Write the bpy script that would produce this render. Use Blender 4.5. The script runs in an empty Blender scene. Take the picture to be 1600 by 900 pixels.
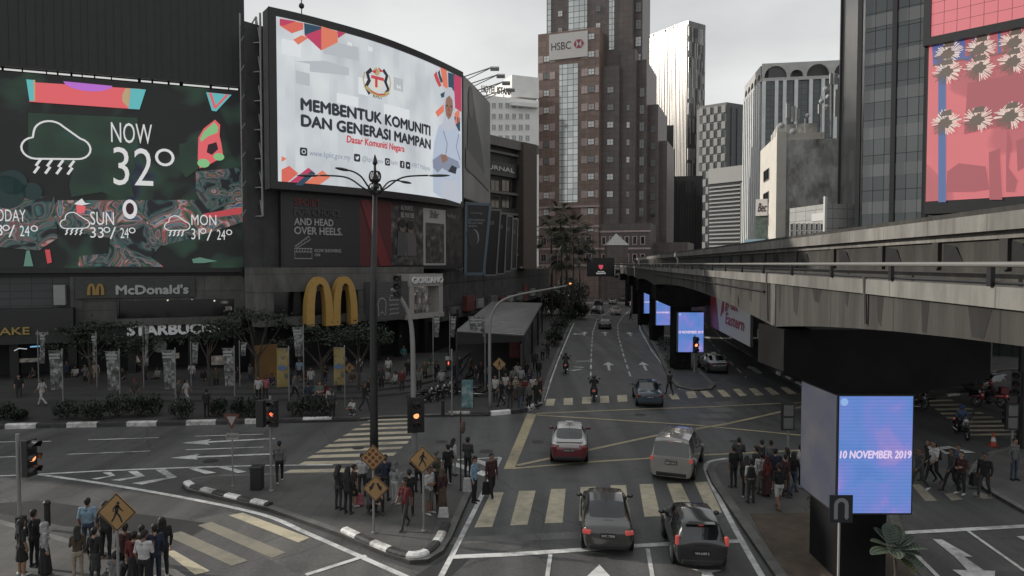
import bpy, bmesh, math, random
import numpy as np
from mathutils import Vector, Matrix, Euler
random.seed(7)
R = math.radians
S = bpy.context.scene
COL = S.collection

# ---------------------------------------------------------------- camera, sky, sun, exposure
FPX = 1600 * 24.0 / 36.0            # focal length in pixels of the 1600 x 900 photograph
EYE = 9.2                           # the picture is taken from a footbridge
PITCH = math.atan(38.0 / FPX)
cd = bpy.data.cameras.new('camera')
cd.lens = 24.0; cd.sensor_width = 36.0; cd.clip_start = 0.3; cd.clip_end = 6000
cam = bpy.data.objects.new('camera', cd); COL.objects.link(cam)
cam.location = (0, 0, EYE); cam.rotation_euler = (R(90) - PITCH, 0, 0)
S.camera = cam

SUN_EL, SUN_AZ = R(23), R(-75)      # azimuth clockwise from +Y: low sun, beyond the buildings on the west side
w = bpy.data.worlds.new('World'); S.world = w; w.use_nodes = True
nt = w.node_tree; nt.nodes.clear()
sky = nt.nodes.new('ShaderNodeTexSky'); sky.sky_type = 'NISHITA'; sky.sun_disc = False
sky.sun_elevation = SUN_EL; sky.sun_rotation = SUN_AZ % (2 * math.pi); sky.altitude = 50
sky.air_density = 1.2; sky.dust_density = 3.0; sky.ozone_density = 1.0
hs = nt.nodes.new('ShaderNodeHueSaturation'); hs.inputs['Saturation'].default_value = 0.06
tc = nt.nodes.new('ShaderNodeTexCoord')
mpg = nt.nodes.new('ShaderNodeMapping'); mpg.inputs['Scale'].default_value = (1.0, 1.0, 2.6)
nz = nt.nodes.new('ShaderNodeTexNoise'); nz.inputs['Scale'].default_value = 1.7; nz.inputs['Detail'].default_value = 6; nz.inputs['Roughness'].default_value = 0.5
cr = nt.nodes.new('ShaderNodeValToRGB'); cr.color_ramp.elements[0].position = 0.36; cr.color_ramp.elements[1].position = 0.68
cr.color_ramp.elements[0].color = (4.6, 4.75, 4.9, 1); cr.color_ramp.elements[1].color = (8.1, 8.15, 8.1, 1)
mx = nt.nodes.new('ShaderNodeMix'); mx.data_type = 'RGBA'; mx.inputs[0].default_value = 0.8
bg = nt.nodes.new('ShaderNodeBackground'); bg.inputs['Strength'].default_value = 0.112
wo = nt.nodes.new('ShaderNodeOutputWorld')
L = nt.links.new
L(tc.outputs['Generated'], mpg.inputs['Vector']); L(mpg.outputs['Vector'], nz.inputs['Vector']); L(nz.outputs['Fac'], cr.inputs['Fac'])
L(sky.outputs['Color'], hs.inputs['Color']); L(hs.outputs['Color'], mx.inputs[6]); L(cr.outputs['Color'], mx.inputs[7])
sx = nt.nodes.new('ShaderNodeSeparateXYZ'); L(tc.outputs['Generated'], sx.inputs[0])      # paler towards the horizon, as a hazy sky is
hz = nt.nodes.new('ShaderNodeValToRGB'); hz.color_ramp.elements[0].position = 0.0; hz.color_ramp.elements[1].position = 0.4
hz.color_ramp.elements[0].color = (1.2, 1.19, 1.17, 1); hz.color_ramp.elements[1].color = (.96, .97, .98, 1); L(sx.outputs['Z'], hz.inputs['Fac'])
mh = nt.nodes.new('ShaderNodeMix'); mh.data_type = 'RGBA'; mh.blend_type = 'MULTIPLY'; mh.inputs[0].default_value = 1; L(mx.outputs[2], mh.inputs[6]); L(hz.outputs['Color'], mh.inputs[7])
L(mh.outputs[2], bg.inputs['Color']); L(bg.outputs['Background'], wo.inputs['Surface'])

sd = bpy.data.lights.new('sun', 'SUN'); sd.energy = 3.2; sd.angle = R(0.6); sd.color = (1.0, 0.93, 0.84)
sun = bpy.data.objects.new('sun', sd); COL.objects.link(sun)
to_sun = Vector((math.sin(SUN_AZ) * math.cos(SUN_EL), math.cos(SUN_AZ) * math.cos(SUN_EL), math.sin(SUN_EL)))
sun.rotation_euler = to_sun.to_track_quat('Z', 'Y').to_euler(); sun.location = (-60, 60, 80)
vs = S.view_settings
vs.view_transform = 'Standard'; vs.look = 'None'; vs.exposure = 0.0; vs.gamma = 1.0
S.render.engine = 'CYCLES'
S.cycles.use_denoising = True
S.cycles.max_bounces = 5; S.cycles.diffuse_bounces = 2; S.cycles.glossy_bounces = 3; S.cycles.transmission_bounces = 2
S.cycles.caustics_reflective = False; S.cycles.caustics_refractive = False
S.cycles.sample_clamp_indirect = 6.0

# ---------------------------------------------------------------- where a photographed point lies
FW = Vector((0, math.cos(PITCH), -math.sin(PITCH))); UP = Vector((0, math.sin(PITCH), math.cos(PITCH)))
def ray(px, py):
    return Vector(((px - 800) / FPX, 0, 0)) - UP * ((py - 450) / FPX) + FW
def G(px, py, z=0.0):
    d = ray(px, py); t = (z - EYE) / d.z
    return Vector((d.x * t, d.y * t, z))
def at(px, py, Y):
    d = ray(px, py); t = Y / d.y
    return Vector((d.x * t, Y, EYE + d.z * t))

# ---------------------------------------------------------------- materials
def _new(name):
    m = bpy.data.materials.new(name); m.use_nodes = True
    n = m.node_tree; n.nodes.clear()
    out = n.nodes.new('ShaderNodeOutputMaterial'); b = n.nodes.new('ShaderNodeBsdfPrincipled')
    n.links.new(b.outputs['BSDF'], out.inputs['Surface'])
    return m, n, b
def _ramp(n, stops):
    r = n.nodes.new('ShaderNodeValToRGB'); e = r.color_ramp.elements
    while len(e) < len(stops): e.new(0.5)
    for k, (p, c) in enumerate(stops):
        e[k].position = p; e[k].color = (c[0], c[1], c[2], 1)
    return r
def pbr(name, col, rough=0.6, metal=0.0, var=0.0, vscale=3.0, vz=1.0, bump=0.0, bscale=20.0, grid=None, spec=0.5, coat=0.0, emit=None, dirt=None):
    """var: amount of mottling; vz: stretch of the mottling along z; grid: (panel width, panel height, joint width, joint factor);
    dirt: (colour, amount) of blotches"""
    m, n, b = _new(name); N = n.nodes.new; K = n.links.new
    b.inputs['Roughness'].default_value = rough; b.inputs['Metallic'].default_value = metal
    b.inputs['Specular IOR Level'].default_value = spec; b.inputs['Coat Weight'].default_value = coat
    b.inputs['Coat Roughness'].default_value = 0.06
    c4 = (col[0], col[1], col[2], 1)
    src = None
    if var or bump or dirt:
        t = N('ShaderNodeTexCoord'); mp = N('ShaderNodeMapping'); mp.inputs['Scale'].default_value = (1, 1, vz)
        K(t.outputs['Object'], mp.inputs['Vector'])
    if var:
        z = N('ShaderNodeTexNoise'); z.inputs['Scale'].default_value = vscale; z.inputs['Detail'].default_value = 7; z.inputs['Roughness'].default_value = 0.62
        K(mp.outputs['Vector'], z.inputs['Vector'])
        r = _ramp(n, [(0.28, [x * (1 - var) for x in col]), (0.72, [x * (1 + var) for x in col])])
        K(z.outputs['Fac'], r.inputs['Fac']); src = r.outputs['Color']
    if dirt:
        z2 = N('ShaderNodeTexNoise'); z2.inputs['Scale'].default_value = vscale * 0.37; z2.inputs['Detail'].default_value = 9; z2.inputs['Roughness'].default_value = 0.7
        K(mp.outputs['Vector'], z2.inputs['Vector'])
        r2 = _ramp(n, [(0.45, (0, 0, 0)), (0.66, (dirt[1],) * 3)]); K(z2.outputs['Fac'], r2.inputs['Fac'])
        mm = N('ShaderNodeMix'); mm.data_type = 'RGBA'; K(r2.outputs['Color'], mm.inputs[0])
        if src: K(src, mm.inputs[6])
        else: mm.inputs[6].default_value = c4
        mm.inputs[7].default_value = (dirt[0][0], dirt[0][1], dirt[0][2], 1); src = mm.outputs[2]
    if grid:
        uv = N('ShaderNodeUVMap'); br = N('ShaderNodeTexBrick'); br.offset = 0; br.squash = 1
        br.inputs['Scale'].default_value = 1.0; br.inputs['Brick Width'].default_value = grid[0]; br.inputs['Row Height'].default_value = grid[1]
        br.inputs['Mortar Size'].default_value = grid[2]; br.inputs['Mortar Smooth'].default_value = 0.1; br.inputs['Bias'].default_value = 0
        v = grid[4] if len(grid) > 4 else 0.06
        br.inputs['Color1'].default_value = (1 - v, 1 - v, 1 - v, 1); br.inputs['Color2'].default_value = (1 + v, 1 + v, 1 + v, 1)
        g = grid[3]; br.inputs['Mortar'].default_value = (g, g, g, 1)
        K(uv.outputs['UV'], br.inputs['Vector'])
        mm = N('ShaderNodeMix'); mm.data_type = 'RGBA'; mm.blend_type = 'MULTIPLY'; mm.inputs[0].default_value = 1
        if src: K(src, mm.inputs[6])
        else: mm.inputs[6].default_value = c4
        K(br.outputs['Color'], mm.inputs[7]); src = mm.outputs[2]
    if src: K(src, b.inputs['Base Color'])
    else: b.inputs['Base Color'].default_value = c4
    if bump:
        z3 = N('ShaderNodeTexNoise'); z3.inputs['Scale'].default_value = bscale; z3.inputs['Detail'].default_value = 5
        K(mp.outputs['Vector'], z3.inputs['Vector'])
        bp = N('ShaderNodeBump'); bp.inputs['Strength'].default_value = bump; bp.inputs['Distance'].default_value = 0.05
        K(z3.outputs['Fac'], bp.inputs['Height']); K(bp.outputs['Normal'], b.inputs['Normal'])
    if emit:
        b.inputs['Emission Color'].default_value = (emit[0], emit[1], emit[2], 1); b.inputs['Emission Strength'].default_value = emit[3]
    return m
def glow(name, col, s=1.0):
    m, n, b = _new(name)
    b.inputs['Base Color'].default_value = (0.02, 0.02, 0.02, 1); b.inputs['Roughness'].default_value = 0.5
    b.inputs['Emission Color'].default_value = (col[0], col[1], col[2], 1); b.inputs['Emission Strength'].default_value = s
    return m
def pic(name, stops, scale=1.0, detail=3, s=1.0, emit=True, dist=0.0, vec=(1, 1, 1), band=None, dim=None):
    """a picture shown by a screen (emit) or printed on a sheet: noise through a colour ramp over the surface's own metres"""
    m, n, b = _new(name); N = n.nodes.new; K = n.links.new
    uv = N('ShaderNodeUVMap'); mp = N('ShaderNodeMapping'); mp.inputs['Scale'].default_value = vec
    z = N('ShaderNodeTexNoise'); z.inputs['Scale'].default_value = scale; z.inputs['Detail'].default_value = detail; z.inputs['Distortion'].default_value = dist
    K(uv.outputs['UV'], mp.inputs['Vector']); K(mp.outputs['Vector'], z.inputs['Vector'])
    r = _ramp(n, stops); K(z.outputs['Fac'], r.inputs['Fac']); c = r.outputs['Color']
    if band:      # rows of LED modules
        wv = N('ShaderNodeTexWave'); wv.wave_type = 'BANDS'; wv.bands_direction = 'Y'; wv.inputs['Scale'].default_value = band[0]
        K(uv.outputs['UV'], wv.inputs['Vector'])
        rr = _ramp(n, [(0.0, (band[1],) * 3), (0.35, (1, 1, 1))]); K(wv.outputs['Fac'], rr.inputs['Fac'])
        mm = N('ShaderNodeMix'); mm.data_type = 'RGBA'; mm.blend_type = 'MULTIPLY'; mm.inputs[0].default_value = 1
        K(c, mm.inputs[6]); K(rr.outputs['Color'], mm.inputs[7]); c = mm.outputs[2]
    if emit:
        b.inputs['Base Color'].default_value = (0.02, 0.02, 0.02, 1); b.inputs['Roughness'].default_value = 0.55
        K(c, b.inputs['Emission Color']); b.inputs['Emission Strength'].default_value = s
    else:
        K(c, b.inputs['Base Color']); b.inputs['Roughness'].default_value = 0.5
    return m
def leafmat(name, a, c):
    m, n, b = _new(name); N = n.nodes.new; K = n.links.new
    g = N('ShaderNodeTexCoord'); z = N('ShaderNodeTexNoise'); z.inputs['Scale'].default_value = 1.6; z.inputs['Detail'].default_value = 4
    K(g.outputs['Object'], z.inputs['Vector']); r = _ramp(n, [(0.35, a), (0.68, c)]); K(z.outputs['Fac'], r.inputs['Fac'])
    K(r.outputs['Color'], b.inputs['Base Color']); b.inputs['Roughness'].default_value = 0.55
    return m
def asphalt(name, col, wear):
    m, n, b = _new(name); N = n.nodes.new; K = n.links.new
    t = N('ShaderNodeTexCoord')
    z1 = N('ShaderNodeTexNoise'); z1.inputs['Scale'].default_value = 0.16; z1.inputs['Detail'].default_value = 8; z1.inputs['Roughness'].default_value = 0.6
    z2 = N('ShaderNodeTexNoise'); z2.inputs['Scale'].default_value = 9.0; z2.inputs['Detail'].default_value = 6
    mp = N('ShaderNodeMapping'); mp.inputs['Rotation'].default_value = (0, 0, R(6.7)); mp.inputs['Scale'].default_value = (0.9, 0.03, 1)
    z4 = N('ShaderNodeTexNoise'); z4.inputs['Scale'].default_value = 1.0; z4.inputs['Detail'].default_value = 4
    for z in (z1, z2): K(t.outputs['Object'], z.inputs['Vector'])
    K(t.outputs['Object'], mp.inputs['Vector']); K(mp.outputs['Vector'], z4.inputs['Vector'])
    r1 = _ramp(n, [(0.3, [x * (1 - wear) for x in col]), (0.7, [x * (1 + wear) for x in col])]); K(z1.outputs['Fac'], r1.inputs['Fac'])
    r2 = _ramp(n, [(0.3, (0.82,) * 3), (0.7, (1.18,) * 3)]); K(z2.outputs['Fac'], r2.inputs['Fac'])
    r4 = _ramp(n, [(0.35, (0.72,) * 3), (0.65, (1.2,) * 3)]); K(z4.outputs['Fac'], r4.inputs['Fac'])
    a = N('ShaderNodeMix'); a.data_type = 'RGBA'; a.blend_type = 'MULTIPLY'; a.inputs[0].default_value = 1
    c = N('ShaderNodeMix'); c.data_type = 'RGBA'; c.blend_type = 'MULTIPLY'; c.inputs[0].default_value = 1
    vo = N('ShaderNodeTexVoronoi'); vo.feature = 'DISTANCE_TO_EDGE'; vo.inputs['Scale'].default_value = 0.23
    zd = N('ShaderNodeTexNoise'); zd.inputs['Scale'].default_value = 1.3; zd.inputs['Detail'].default_value = 6; K(t.outputs['Object'], zd.inputs['Vector'])
    md = N('ShaderNodeMix'); md.data_type = 'RGBA'; md.inputs[0].default_value = .3; K(t.outputs['Object'], md.inputs[6]); K(zd.outputs['Color'], md.inputs[7]); K(md.outputs[2], vo.inputs['Vector'])
    rc = _ramp(n, [(0.0, (.55,) * 3), (0.006, (1, 1, 1))]); K(vo.outputs['Distance'], rc.inputs['Fac'])
    zo = N('ShaderNodeTexNoise'); zo.inputs['Scale'].default_value = .55; zo.inputs['Detail'].default_value = 5; zo.inputs['Roughness'].default_value = .7; K(t.outputs['Object'], zo.inputs['Vector'])
    ro = _ramp(n, [(.56, (1, 1, 1)), (.72, (.62,) * 3)]); K(zo.outputs['Fac'], ro.inputs['Fac'])
    c2 = N('ShaderNodeMix'); c2.data_type = 'RGBA'; c2.blend_type = 'MULTIPLY'; c2.inputs[0].default_value = 1; K(rc.outputs['Color'], c2.inputs[6]); K(ro.outputs['Color'], c2.inputs[7])
    c3 = N('ShaderNodeMix'); c3.data_type = 'RGBA'; c3.blend_type = 'MULTIPLY'; c3.inputs[0].default_value = 1; K(r1.outputs['Color'], c3.inputs[6]); K(c2.outputs[2], c3.inputs[7])
    K(c3.outputs[2], a.inputs[6]); K(r2.outputs['Color'], a.inputs[7]); K(a.outputs[2], c.inputs[6]); K(r4.outputs['Color'], c.inputs[7])
    K(c.outputs[2], b.inputs['Base Color']); b.inputs['Roughness'].default_value = 0.56; b.inputs['Specular IOR Level'].default_value = 0.5
    z3 = N('ShaderNodeTexNoise'); z3.inputs['Scale'].default_value = 60; K(t.outputs['Object'], z3.inputs['Vector'])
    bp = N('ShaderNodeBump'); bp.inputs['Strength'].default_value = 0.25; bp.inputs['Distance'].default_value = 0.02
    K(z3.outputs['Fac'], bp.inputs['Height']); K(bp.outputs['Normal'], b.inputs['Normal'])
    return m
def worn_paint(name, col, under, amount):
    """road paint rubbed through to the asphalt in patches"""
    m, n, b = _new(name); N = n.nodes.new; K = n.links.new
    t = N('ShaderNodeTexCoord')
    z1 = N('ShaderNodeTexNoise'); z1.inputs['Scale'].default_value = 3.0; z1.inputs['Detail'].default_value = 10; z1.inputs['Roughness'].default_value = 0.75
    z2 = N('ShaderNodeTexNoise'); z2.inputs['Scale'].default_value = 0.5; z2.inputs['Detail'].default_value = 3
    K(t.outputs['Object'], z1.inputs['Vector']); K(t.outputs['Object'], z2.inputs['Vector'])
    ad = N('ShaderNodeMath'); ad.operation = 'ADD'; K(z1.outputs['Fac'], ad.inputs[0]); K(z2.outputs['Fac'], ad.inputs[1])
    r = _ramp(n, [(0.5 - amount * 0.3, under), (0.62 - amount * 0.1, col)])
    h = N('ShaderNodeMath'); h.operation = 'MULTIPLY'; h.inputs[1].default_value = 0.5; K(ad.outputs[0], h.inputs[0]); K(h.outputs[0], r.inputs['Fac'])
    K(r.outputs['Color'], b.inputs['Base Color']); b.inputs['Roughness'].default_value = 0.65
    return m

# ---------------------------------------------------------------- mesh builder
class MB:
    def __init__(s): s.v = []; s.f = []; s.m = []; s.g = []; s.k = 0
    def add(s, vs, fs, mi=0):
        k = len(s.v); s.v += [Vector(p) for p in vs]
        for f in fs: s.f.append([k + i for i in f]); s.m.append(mi); s.g.append(s.k)
        return s
    def face(s, pts, mi=0): return s.add(pts, [range(len(pts))], mi)
    def bx(s, x0, x1, y0, y1, z0, z1, mi=0):
        s.k += 1
        return s.add([(x0, y0, z0), (x1, y0, z0), (x1, y1, z0), (x0, y1, z0), (x0, y0, z1), (x1, y0, z1), (x1, y1, z1), (x0, y1, z1)],
                     [(0, 3, 2, 1), (4, 5, 6, 7), (0, 1, 5, 4), (1, 2, 6, 5), (2, 3, 7, 6), (3, 0, 4, 7)], mi)
    def box(s, c, d, mi=0, M=None):
        s.k += 1
        x, y, z = d[0] / 2, d[1] / 2, d[2] / 2; c = Vector(c)
        ps = [Vector(p) for p in [(-x, -y, -z), (x, -y, -z), (x, y, -z), (-x, y, -z), (-x, -y, z), (x, -y, z), (x, y, z), (-x, y, z)]]
        if M is not None: ps = [M @ p for p in ps]
        return s.add([c + p for p in ps], [(0, 3, 2, 1), (4, 5, 6, 7), (0, 1, 5, 4), (1, 2, 6, 5), (2, 3, 7, 6), (3, 0, 4, 7)], mi)
    def prism(s, pts, z0, z1, mi=0, mt=None):
        s.k += 1
        pts = [(p[0], p[1]) for p in pts]; n = len(pts)
        a = sum(pts[i][0] * pts[(i + 1) % n][1] - pts[(i + 1) % n][0] * pts[i][1] for i in range(n))
        if a < 0: pts = pts[::-1]
        s.add([(x, y, z0) for x, y in pts] + [(x, y, z1) for x, y in pts], [(i, (i + 1) % n, n + (i + 1) % n, n + i) for i in range(n)], mi)
        s.add([(x, y, z1) for x, y in pts], [range(n)], mi if mt is None else mt)
        return s.add([(x, y, z0) for x, y in pts], [range(n)[::-1]], mi)
    def slab(s, pts, vec, mi=0):
        s.k += 1
        pts = [Vector(p) for p in pts]; vec = Vector(vec); n = len(pts)
        s.add(pts + [p + vec for p in pts], [range(n)[::-1], range(n, 2 * n)] + [(i, (i + 1) % n, n + (i + 1) % n, n + i) for i in range(n)], mi)
        return s
    def tube(s, pts, r, n=8, mi=0):
        s.k += 1
        pts = [Vector(p) for p in pts]
        if not isinstance(r, (list, tuple)): r = [r] * len(pts)
        k = len(pts); rings = []
        t0 = (pts[1] - pts[0]).normalized(); up = Vector((0, 0, 1)) if abs(t0.z) < 0.9 else Vector((1, 0, 0))
        a = t0.cross(up).normalized(); vs = []
        for i, p in enumerate(pts):
            t = ((pts[min(i + 1, k - 1)] - p).normalized() + (p - pts[max(i - 1, 0)]).normalized())
            t = t.normalized() if t.length > 1e-6 else t0
            a = (a - t * a.dot(t)).normalized(); b = t.cross(a)
            vs += [p + (a * math.cos(2 * math.pi * j / n) + b * math.sin(2 * math.pi * j / n)) * r[i] for j in range(n)]
        fs = [(i * n + j, i * n + (j + 1) % n, (i + 1) * n + (j + 1) % n, (i + 1) * n + j) for i in range(k - 1) for j in range(n)]
        fs += [range(n)[::-1], range((k - 1) * n, k * n)]
        return s.add(vs, fs, mi)
    def lathe(s, prof, c=(0, 0, 0), n=16, mi=0, M=None):
        s.k += 1
        c = Vector(c); vs = []; k = len(prof)
        for r, z in prof:
            for j in range(n):
                p = Vector((r * math.cos(2 * math.pi * j / n), r * math.sin(2 * math.pi * j / n), z))
                vs.append(c + (M @ p if M is not None else p))
        fs = [(i * n + j, i * n + (j + 1) % n, (i + 1) * n + (j + 1) % n, (i + 1) * n + j) for i in range(k - 1) for j in range(n)]
        fs += [range(n)[::-1], range((k - 1) * n, k * n)]
        return s.add(vs, fs, mi)
    def ell(s, c, r, n=12, k=8, mi=0, M=None):
        s.k += 1
        if not isinstance(r, (list, tuple)): r = (r, r, r)
        c = Vector(c); vs = []
        for i in range(1, k):
            th = math.pi * i / k
            for j in range(n):
                p = Vector((r[0] * math.sin(th) * math.cos(2 * math.pi * j / n), r[1] * math.sin(th) * math.sin(2 * math.pi * j / n), r[2] * math.cos(th)))
                vs.append(c + (M @ p if M is not None else p))
        t = Vector((0, 0, r[2])); b = -t
        if M is not None: t, b = M @ t, M @ b
        vs += [c + t, c + b]; T = len(vs) - 2
        fs = [(i * n + j, (i + 1) * n + j, (i + 1) * n + (j + 1) % n, i * n + (j + 1) % n) for i in range(k - 2) for j in range(n)]
        fs += [(T, j, (j + 1) % n) for j in range(n)] + [(T + 1, (k - 2) * n + (j + 1) % n, (k - 2) * n + j) for j in range(n)]
        return s.add(vs, fs, mi)
    def pieces(s, name, mats, parent=None, **kw):
        """each box, tube or drawn shape as an object of its own"""
        for k in sorted(set(s.g)):
            q = MB(); mp = {}
            for f, mi, g in zip(s.f, s.m, s.g):
                if g != k: continue
                for i in f:
                    if i not in mp: mp[i] = len(q.v); q.v.append(s.v[i])
                q.f.append([mp[i] for i in f]); q.m.append(mi); q.g.append(0)
            q.build(name, mats, parent, **kw)
    def build(s, name, mats, parent=None, smooth=False, bevel=0.0, subsurf=0):
        if not isinstance(mats, (list, tuple)): mats = [mats]
        me = bpy.data.meshes.new(name)
        inv = wm(parent).inverted() if parent is not None else None
        if parent is None and s.v:                       # put the origin at the base of the thing
            lo = Vector((min(p.x for p in s.v), min(p.y for p in s.v), min(p.z for p in s.v))); hi = Vector((max(p.x for p in s.v), max(p.y for p in s.v), 0))
            org = Vector(((lo.x + hi.x) / 2, (lo.y + hi.y) / 2, lo.z)); vs_ = [p - org for p in s.v]
        else:
            org = Vector((0, 0, 0)); vs_ = [inv @ p for p in s.v] if inv is not None else s.v
        me.from_pydata([tuple(p) for p in vs_], [], [list(f) for f in s.f])
        for m in mats: me.materials.append(m)
        if len(mats) > 1:
            me.polygons.foreach_set('material_index', s.m)
        uv_project(me, s)
        if smooth: me.polygons.foreach_set('use_smooth', [True] * len(me.polygons))
        me.update()
        o = bpy.data.objects.new(name, me); COL.objects.link(o); o.location = org
        if parent is not None: o.parent = parent
        if bevel:
            b = o.modifiers.new('bevel', 'BEVEL'); b.width = bevel; b.segments = 2; b.limit_method = 'ANGLE'; b.angle_limit = R(40)
        if subsurf:
            b = o.modifiers.new('smooth', 'SUBSURF'); b.levels = subsurf; b.render_levels = subsurf
        return o
def uv_project(me, s):
    uv = me.uv_layers.new(name='UVMap')
    k = len(me.loops); out = np.zeros((k, 2)); P = np.array([tuple(p) for p in s.v]); 
    nr = np.zeros((len(me.polygons), 3)); me.polygons.foreach_get('normal', nr.ravel()) if False else None
    i = 0
    for f in s.f:
        p = P[list(f)]
        a = p[1] - p[0]; nrm = np.zeros(3)
        for q in range(1, len(p) - 1):
            nrm = nrm + np.cross(p[q] - p[0], p[q + 1] - p[0])
        l = np.linalg.norm(nrm) or 1.0; nrm = nrm / l
        if abs(nrm[2]) > 0.8: out[i:i + len(f), 0] = p[:, 0]; out[i:i + len(f), 1] = p[:, 1]
        else:
            tx, ty = -nrm[1], nrm[0]; h = math.hypot(tx, ty) or 1.0
            out[i:i + len(f), 0] = (p[:, 0] * tx + p[:, 1] * ty) / h; out[i:i + len(f), 1] = p[:, 2]
        i += len(f)
    uv.data.foreach_set('uv', out.ravel())
def wm(o):
    M = Matrix.Identity(4)
    while o is not None:
        M = o.matrix_basis @ M; o = o.parent
    return M
def tag(o, label=None, cat=None, group=None, kind=None):
    if label: o['label'] = label
    if cat: o['category'] = cat
    if group: o['group'] = group
    if kind: o['kind'] = kind
    return o
def thing(name, loc, label, cat, group=None, rz=0.0):
    o = bpy.data.objects.new(name, None); COL.objects.link(o); o.empty_display_size = 0.3
    o.location = loc; o.rotation_euler = (0, 0, rz)
    return tag(o, label, cat, group)
def copy_tree(o, parent=None):
    c = o.copy(); COL.objects.link(c)
    if parent is not None: c.parent = parent
    for ch in KIDS.get(o.name, []) or o.children: copy_tree(ch, c)
    return c
KIDS = {}
def struct(o): o['kind'] = 'structure'; return o

# flat lettering: (verts, faces) in the x-z plane, fitted to a width and height
_tc = {}
def letters(txt, bold=0.0, shear=0.0, space=1.0, line=1.0, align='LEFT', ext=0.0):
    key = (txt, bold, shear, space, line, align, ext)
    if key in _tc: return _tc[key]
    c = bpy.data.curves.new('lettering', 'FONT'); c.body = txt; c.size = 1.0; c.offset = bold; c.shear = shear
    c.space_character = space; c.space_line = line; c.extrude = ext; c.align_x = align; c.resolution_u = 3
    o = bpy.data.objects.new('lettering', c)
    me = o.to_mesh()
    v = np.array([tuple(p.co) for p in me.vertices]); f = [list(p.vertices) for p in me.polygons]
    o.to_mesh_clear(); bpy.data.objects.remove(o); bpy.data.curves.remove(c)
    lo = v.min(0); hi = v.max(0); v = (v - lo) / np.maximum(hi - lo, 1e-6)
    _tc[key] = (v, f, (hi - lo)[:2])
    return _tc[key]
# ================================================================ materials shared by the place
M = {}
M['asphalt'] = asphalt('asphalt', (0.092, 0.092, 0.091), 0.25)
M['patch'] = asphalt('asphalt_patch', (0.125, 0.124, 0.118), 0.2)
M['dark_patch'] = asphalt('asphalt_dark', (0.036, 0.036, 0.036), 0.2)
M['paving'] = pbr('paving', (0.10, 0.098, 0.093), 0.75, var=0.22, vscale=0.7, bump=0.2, bscale=14, grid=(0.9, 0.9, 0.018, 0.72), dirt=((0.05, 0.05, 0.048), 0.6))
M['plaza'] = pbr('plaza_paving', (0.052, 0.051, 0.05), 0.75, var=0.22, vscale=0.7, bump=0.2, bscale=14, grid=(1.2, 0.6, 0.02, 0.7), dirt=((0.04, 0.04, 0.038), 0.6))
M['kerb'] = pbr('kerb_concrete', (0.15, 0.148, 0.14), 0.8, var=0.3, vscale=2.0, bump=0.3, dirt=((0.07, 0.068, 0.06), 0.7))
M['white_kerb'] = worn_paint('white_kerb_paint', (0.8, 0.8, 0.77), (0.25, 0.24, 0.23), 0.3)
M['black_kerb'] = pbr('black_kerb_paint', (0.03, 0.03, 0.031), 0.6, var=0.4, vscale=6, dirt=((0.09, 0.088, 0.082), 0.5))
M['white_paint'] = worn_paint('white_road_paint', (0.72, 0.72, 0.70), (0.22, 0.22, 0.215), 0.45)
M['cream_paint'] = worn_paint('cream_road_paint', (0.56, 0.50, 0.36), (0.19, 0.178, 0.15), 0.7)
M['faded_paint'] = worn_paint('faded_road_paint', (0.27, 0.25, 0.195), (0.11, 0.106, 0.096), 0.9)
M['yellow_paint'] = worn_paint('yellow_road_paint', (0.44, 0.38, 0.235), (0.15, 0.143, 0.12), 0.7)
M['soil'] = pbr('bare_soil', (0.10, 0.075, 0.055), 0.9, var=0.35, vscale=1.4, bump=0.6, bscale=9, dirt=((0.045, 0.04, 0.032), 0.8))
M['black'] = pbr('black_metal', (0.018, 0.018, 0.019), 0.45, var=0.2, vscale=4)
M['black_wall'] = pbr('black_cladding', (0.0125, 0.013, 0.0133), 0.5, var=0.25, vscale=1.2)
M['dark'] = pbr('dark_interior', (0.012, 0.012, 0.012), 0.7)
M['steel'] = pbr('galvanised_steel', (0.30, 0.30, 0.30), 0.45, metal=0.5, var=0.15, vscale=5)
M['grey_paint'] = pbr('grey_paint', (0.28, 0.28, 0.275), 0.5, var=0.12, vscale=3)
M['concrete'] = pbr('concrete', (0.2, 0.195, 0.18), 0.85, var=0.3, vscale=1.1, vz=0.35, bump=0.25, dirt=((0.07, 0.066, 0.06), 0.75))
M['dim_concrete'] = pbr('dim_concrete', (0.12, 0.118, 0.112), 0.85, var=0.3, vscale=1.0, vz=0.4, bump=0.2, grid=(3.0, 1.4, 0.03, 0.6), dirt=((0.05, 0.05, 0.046), 0.7))
M['white_text'] = pbr('white_lettering', (0.75, 0.75, 0.75), 0.5)
M['grey_text'] = pbr('grey_lettering', (0.42, 0.42, 0.42), 0.5)
M['glass'] = pbr('window_glass', (0.02, 0.022, 0.024), 0.06, spec=0.8)
M['dark_glass'] = pbr('dark_window_glass', (0.012, 0.012, 0.013), 0.12, spec=0.6)

# ================================================================ ground, pavements, kerbs, painted markings
def ground_pts(px, z): return [G(x, y, z) for x, y in px]
b = MB(); b.face([(-900, -60, 0), (900, -60, 0), (900, 2500, 0), (-900, 2500, 0)]); struct(b.build('ground', pbr('far_ground', (0.09, 0.09, 0.085), 0.9, var=0.3, vscale=0.05)))
b = MB(); b.face([(-120, -30, .004), (120, -30, .004), (120, 330, .004), (-120, 330, .004)]); struct(b.build('road', M['asphalt']))

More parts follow.
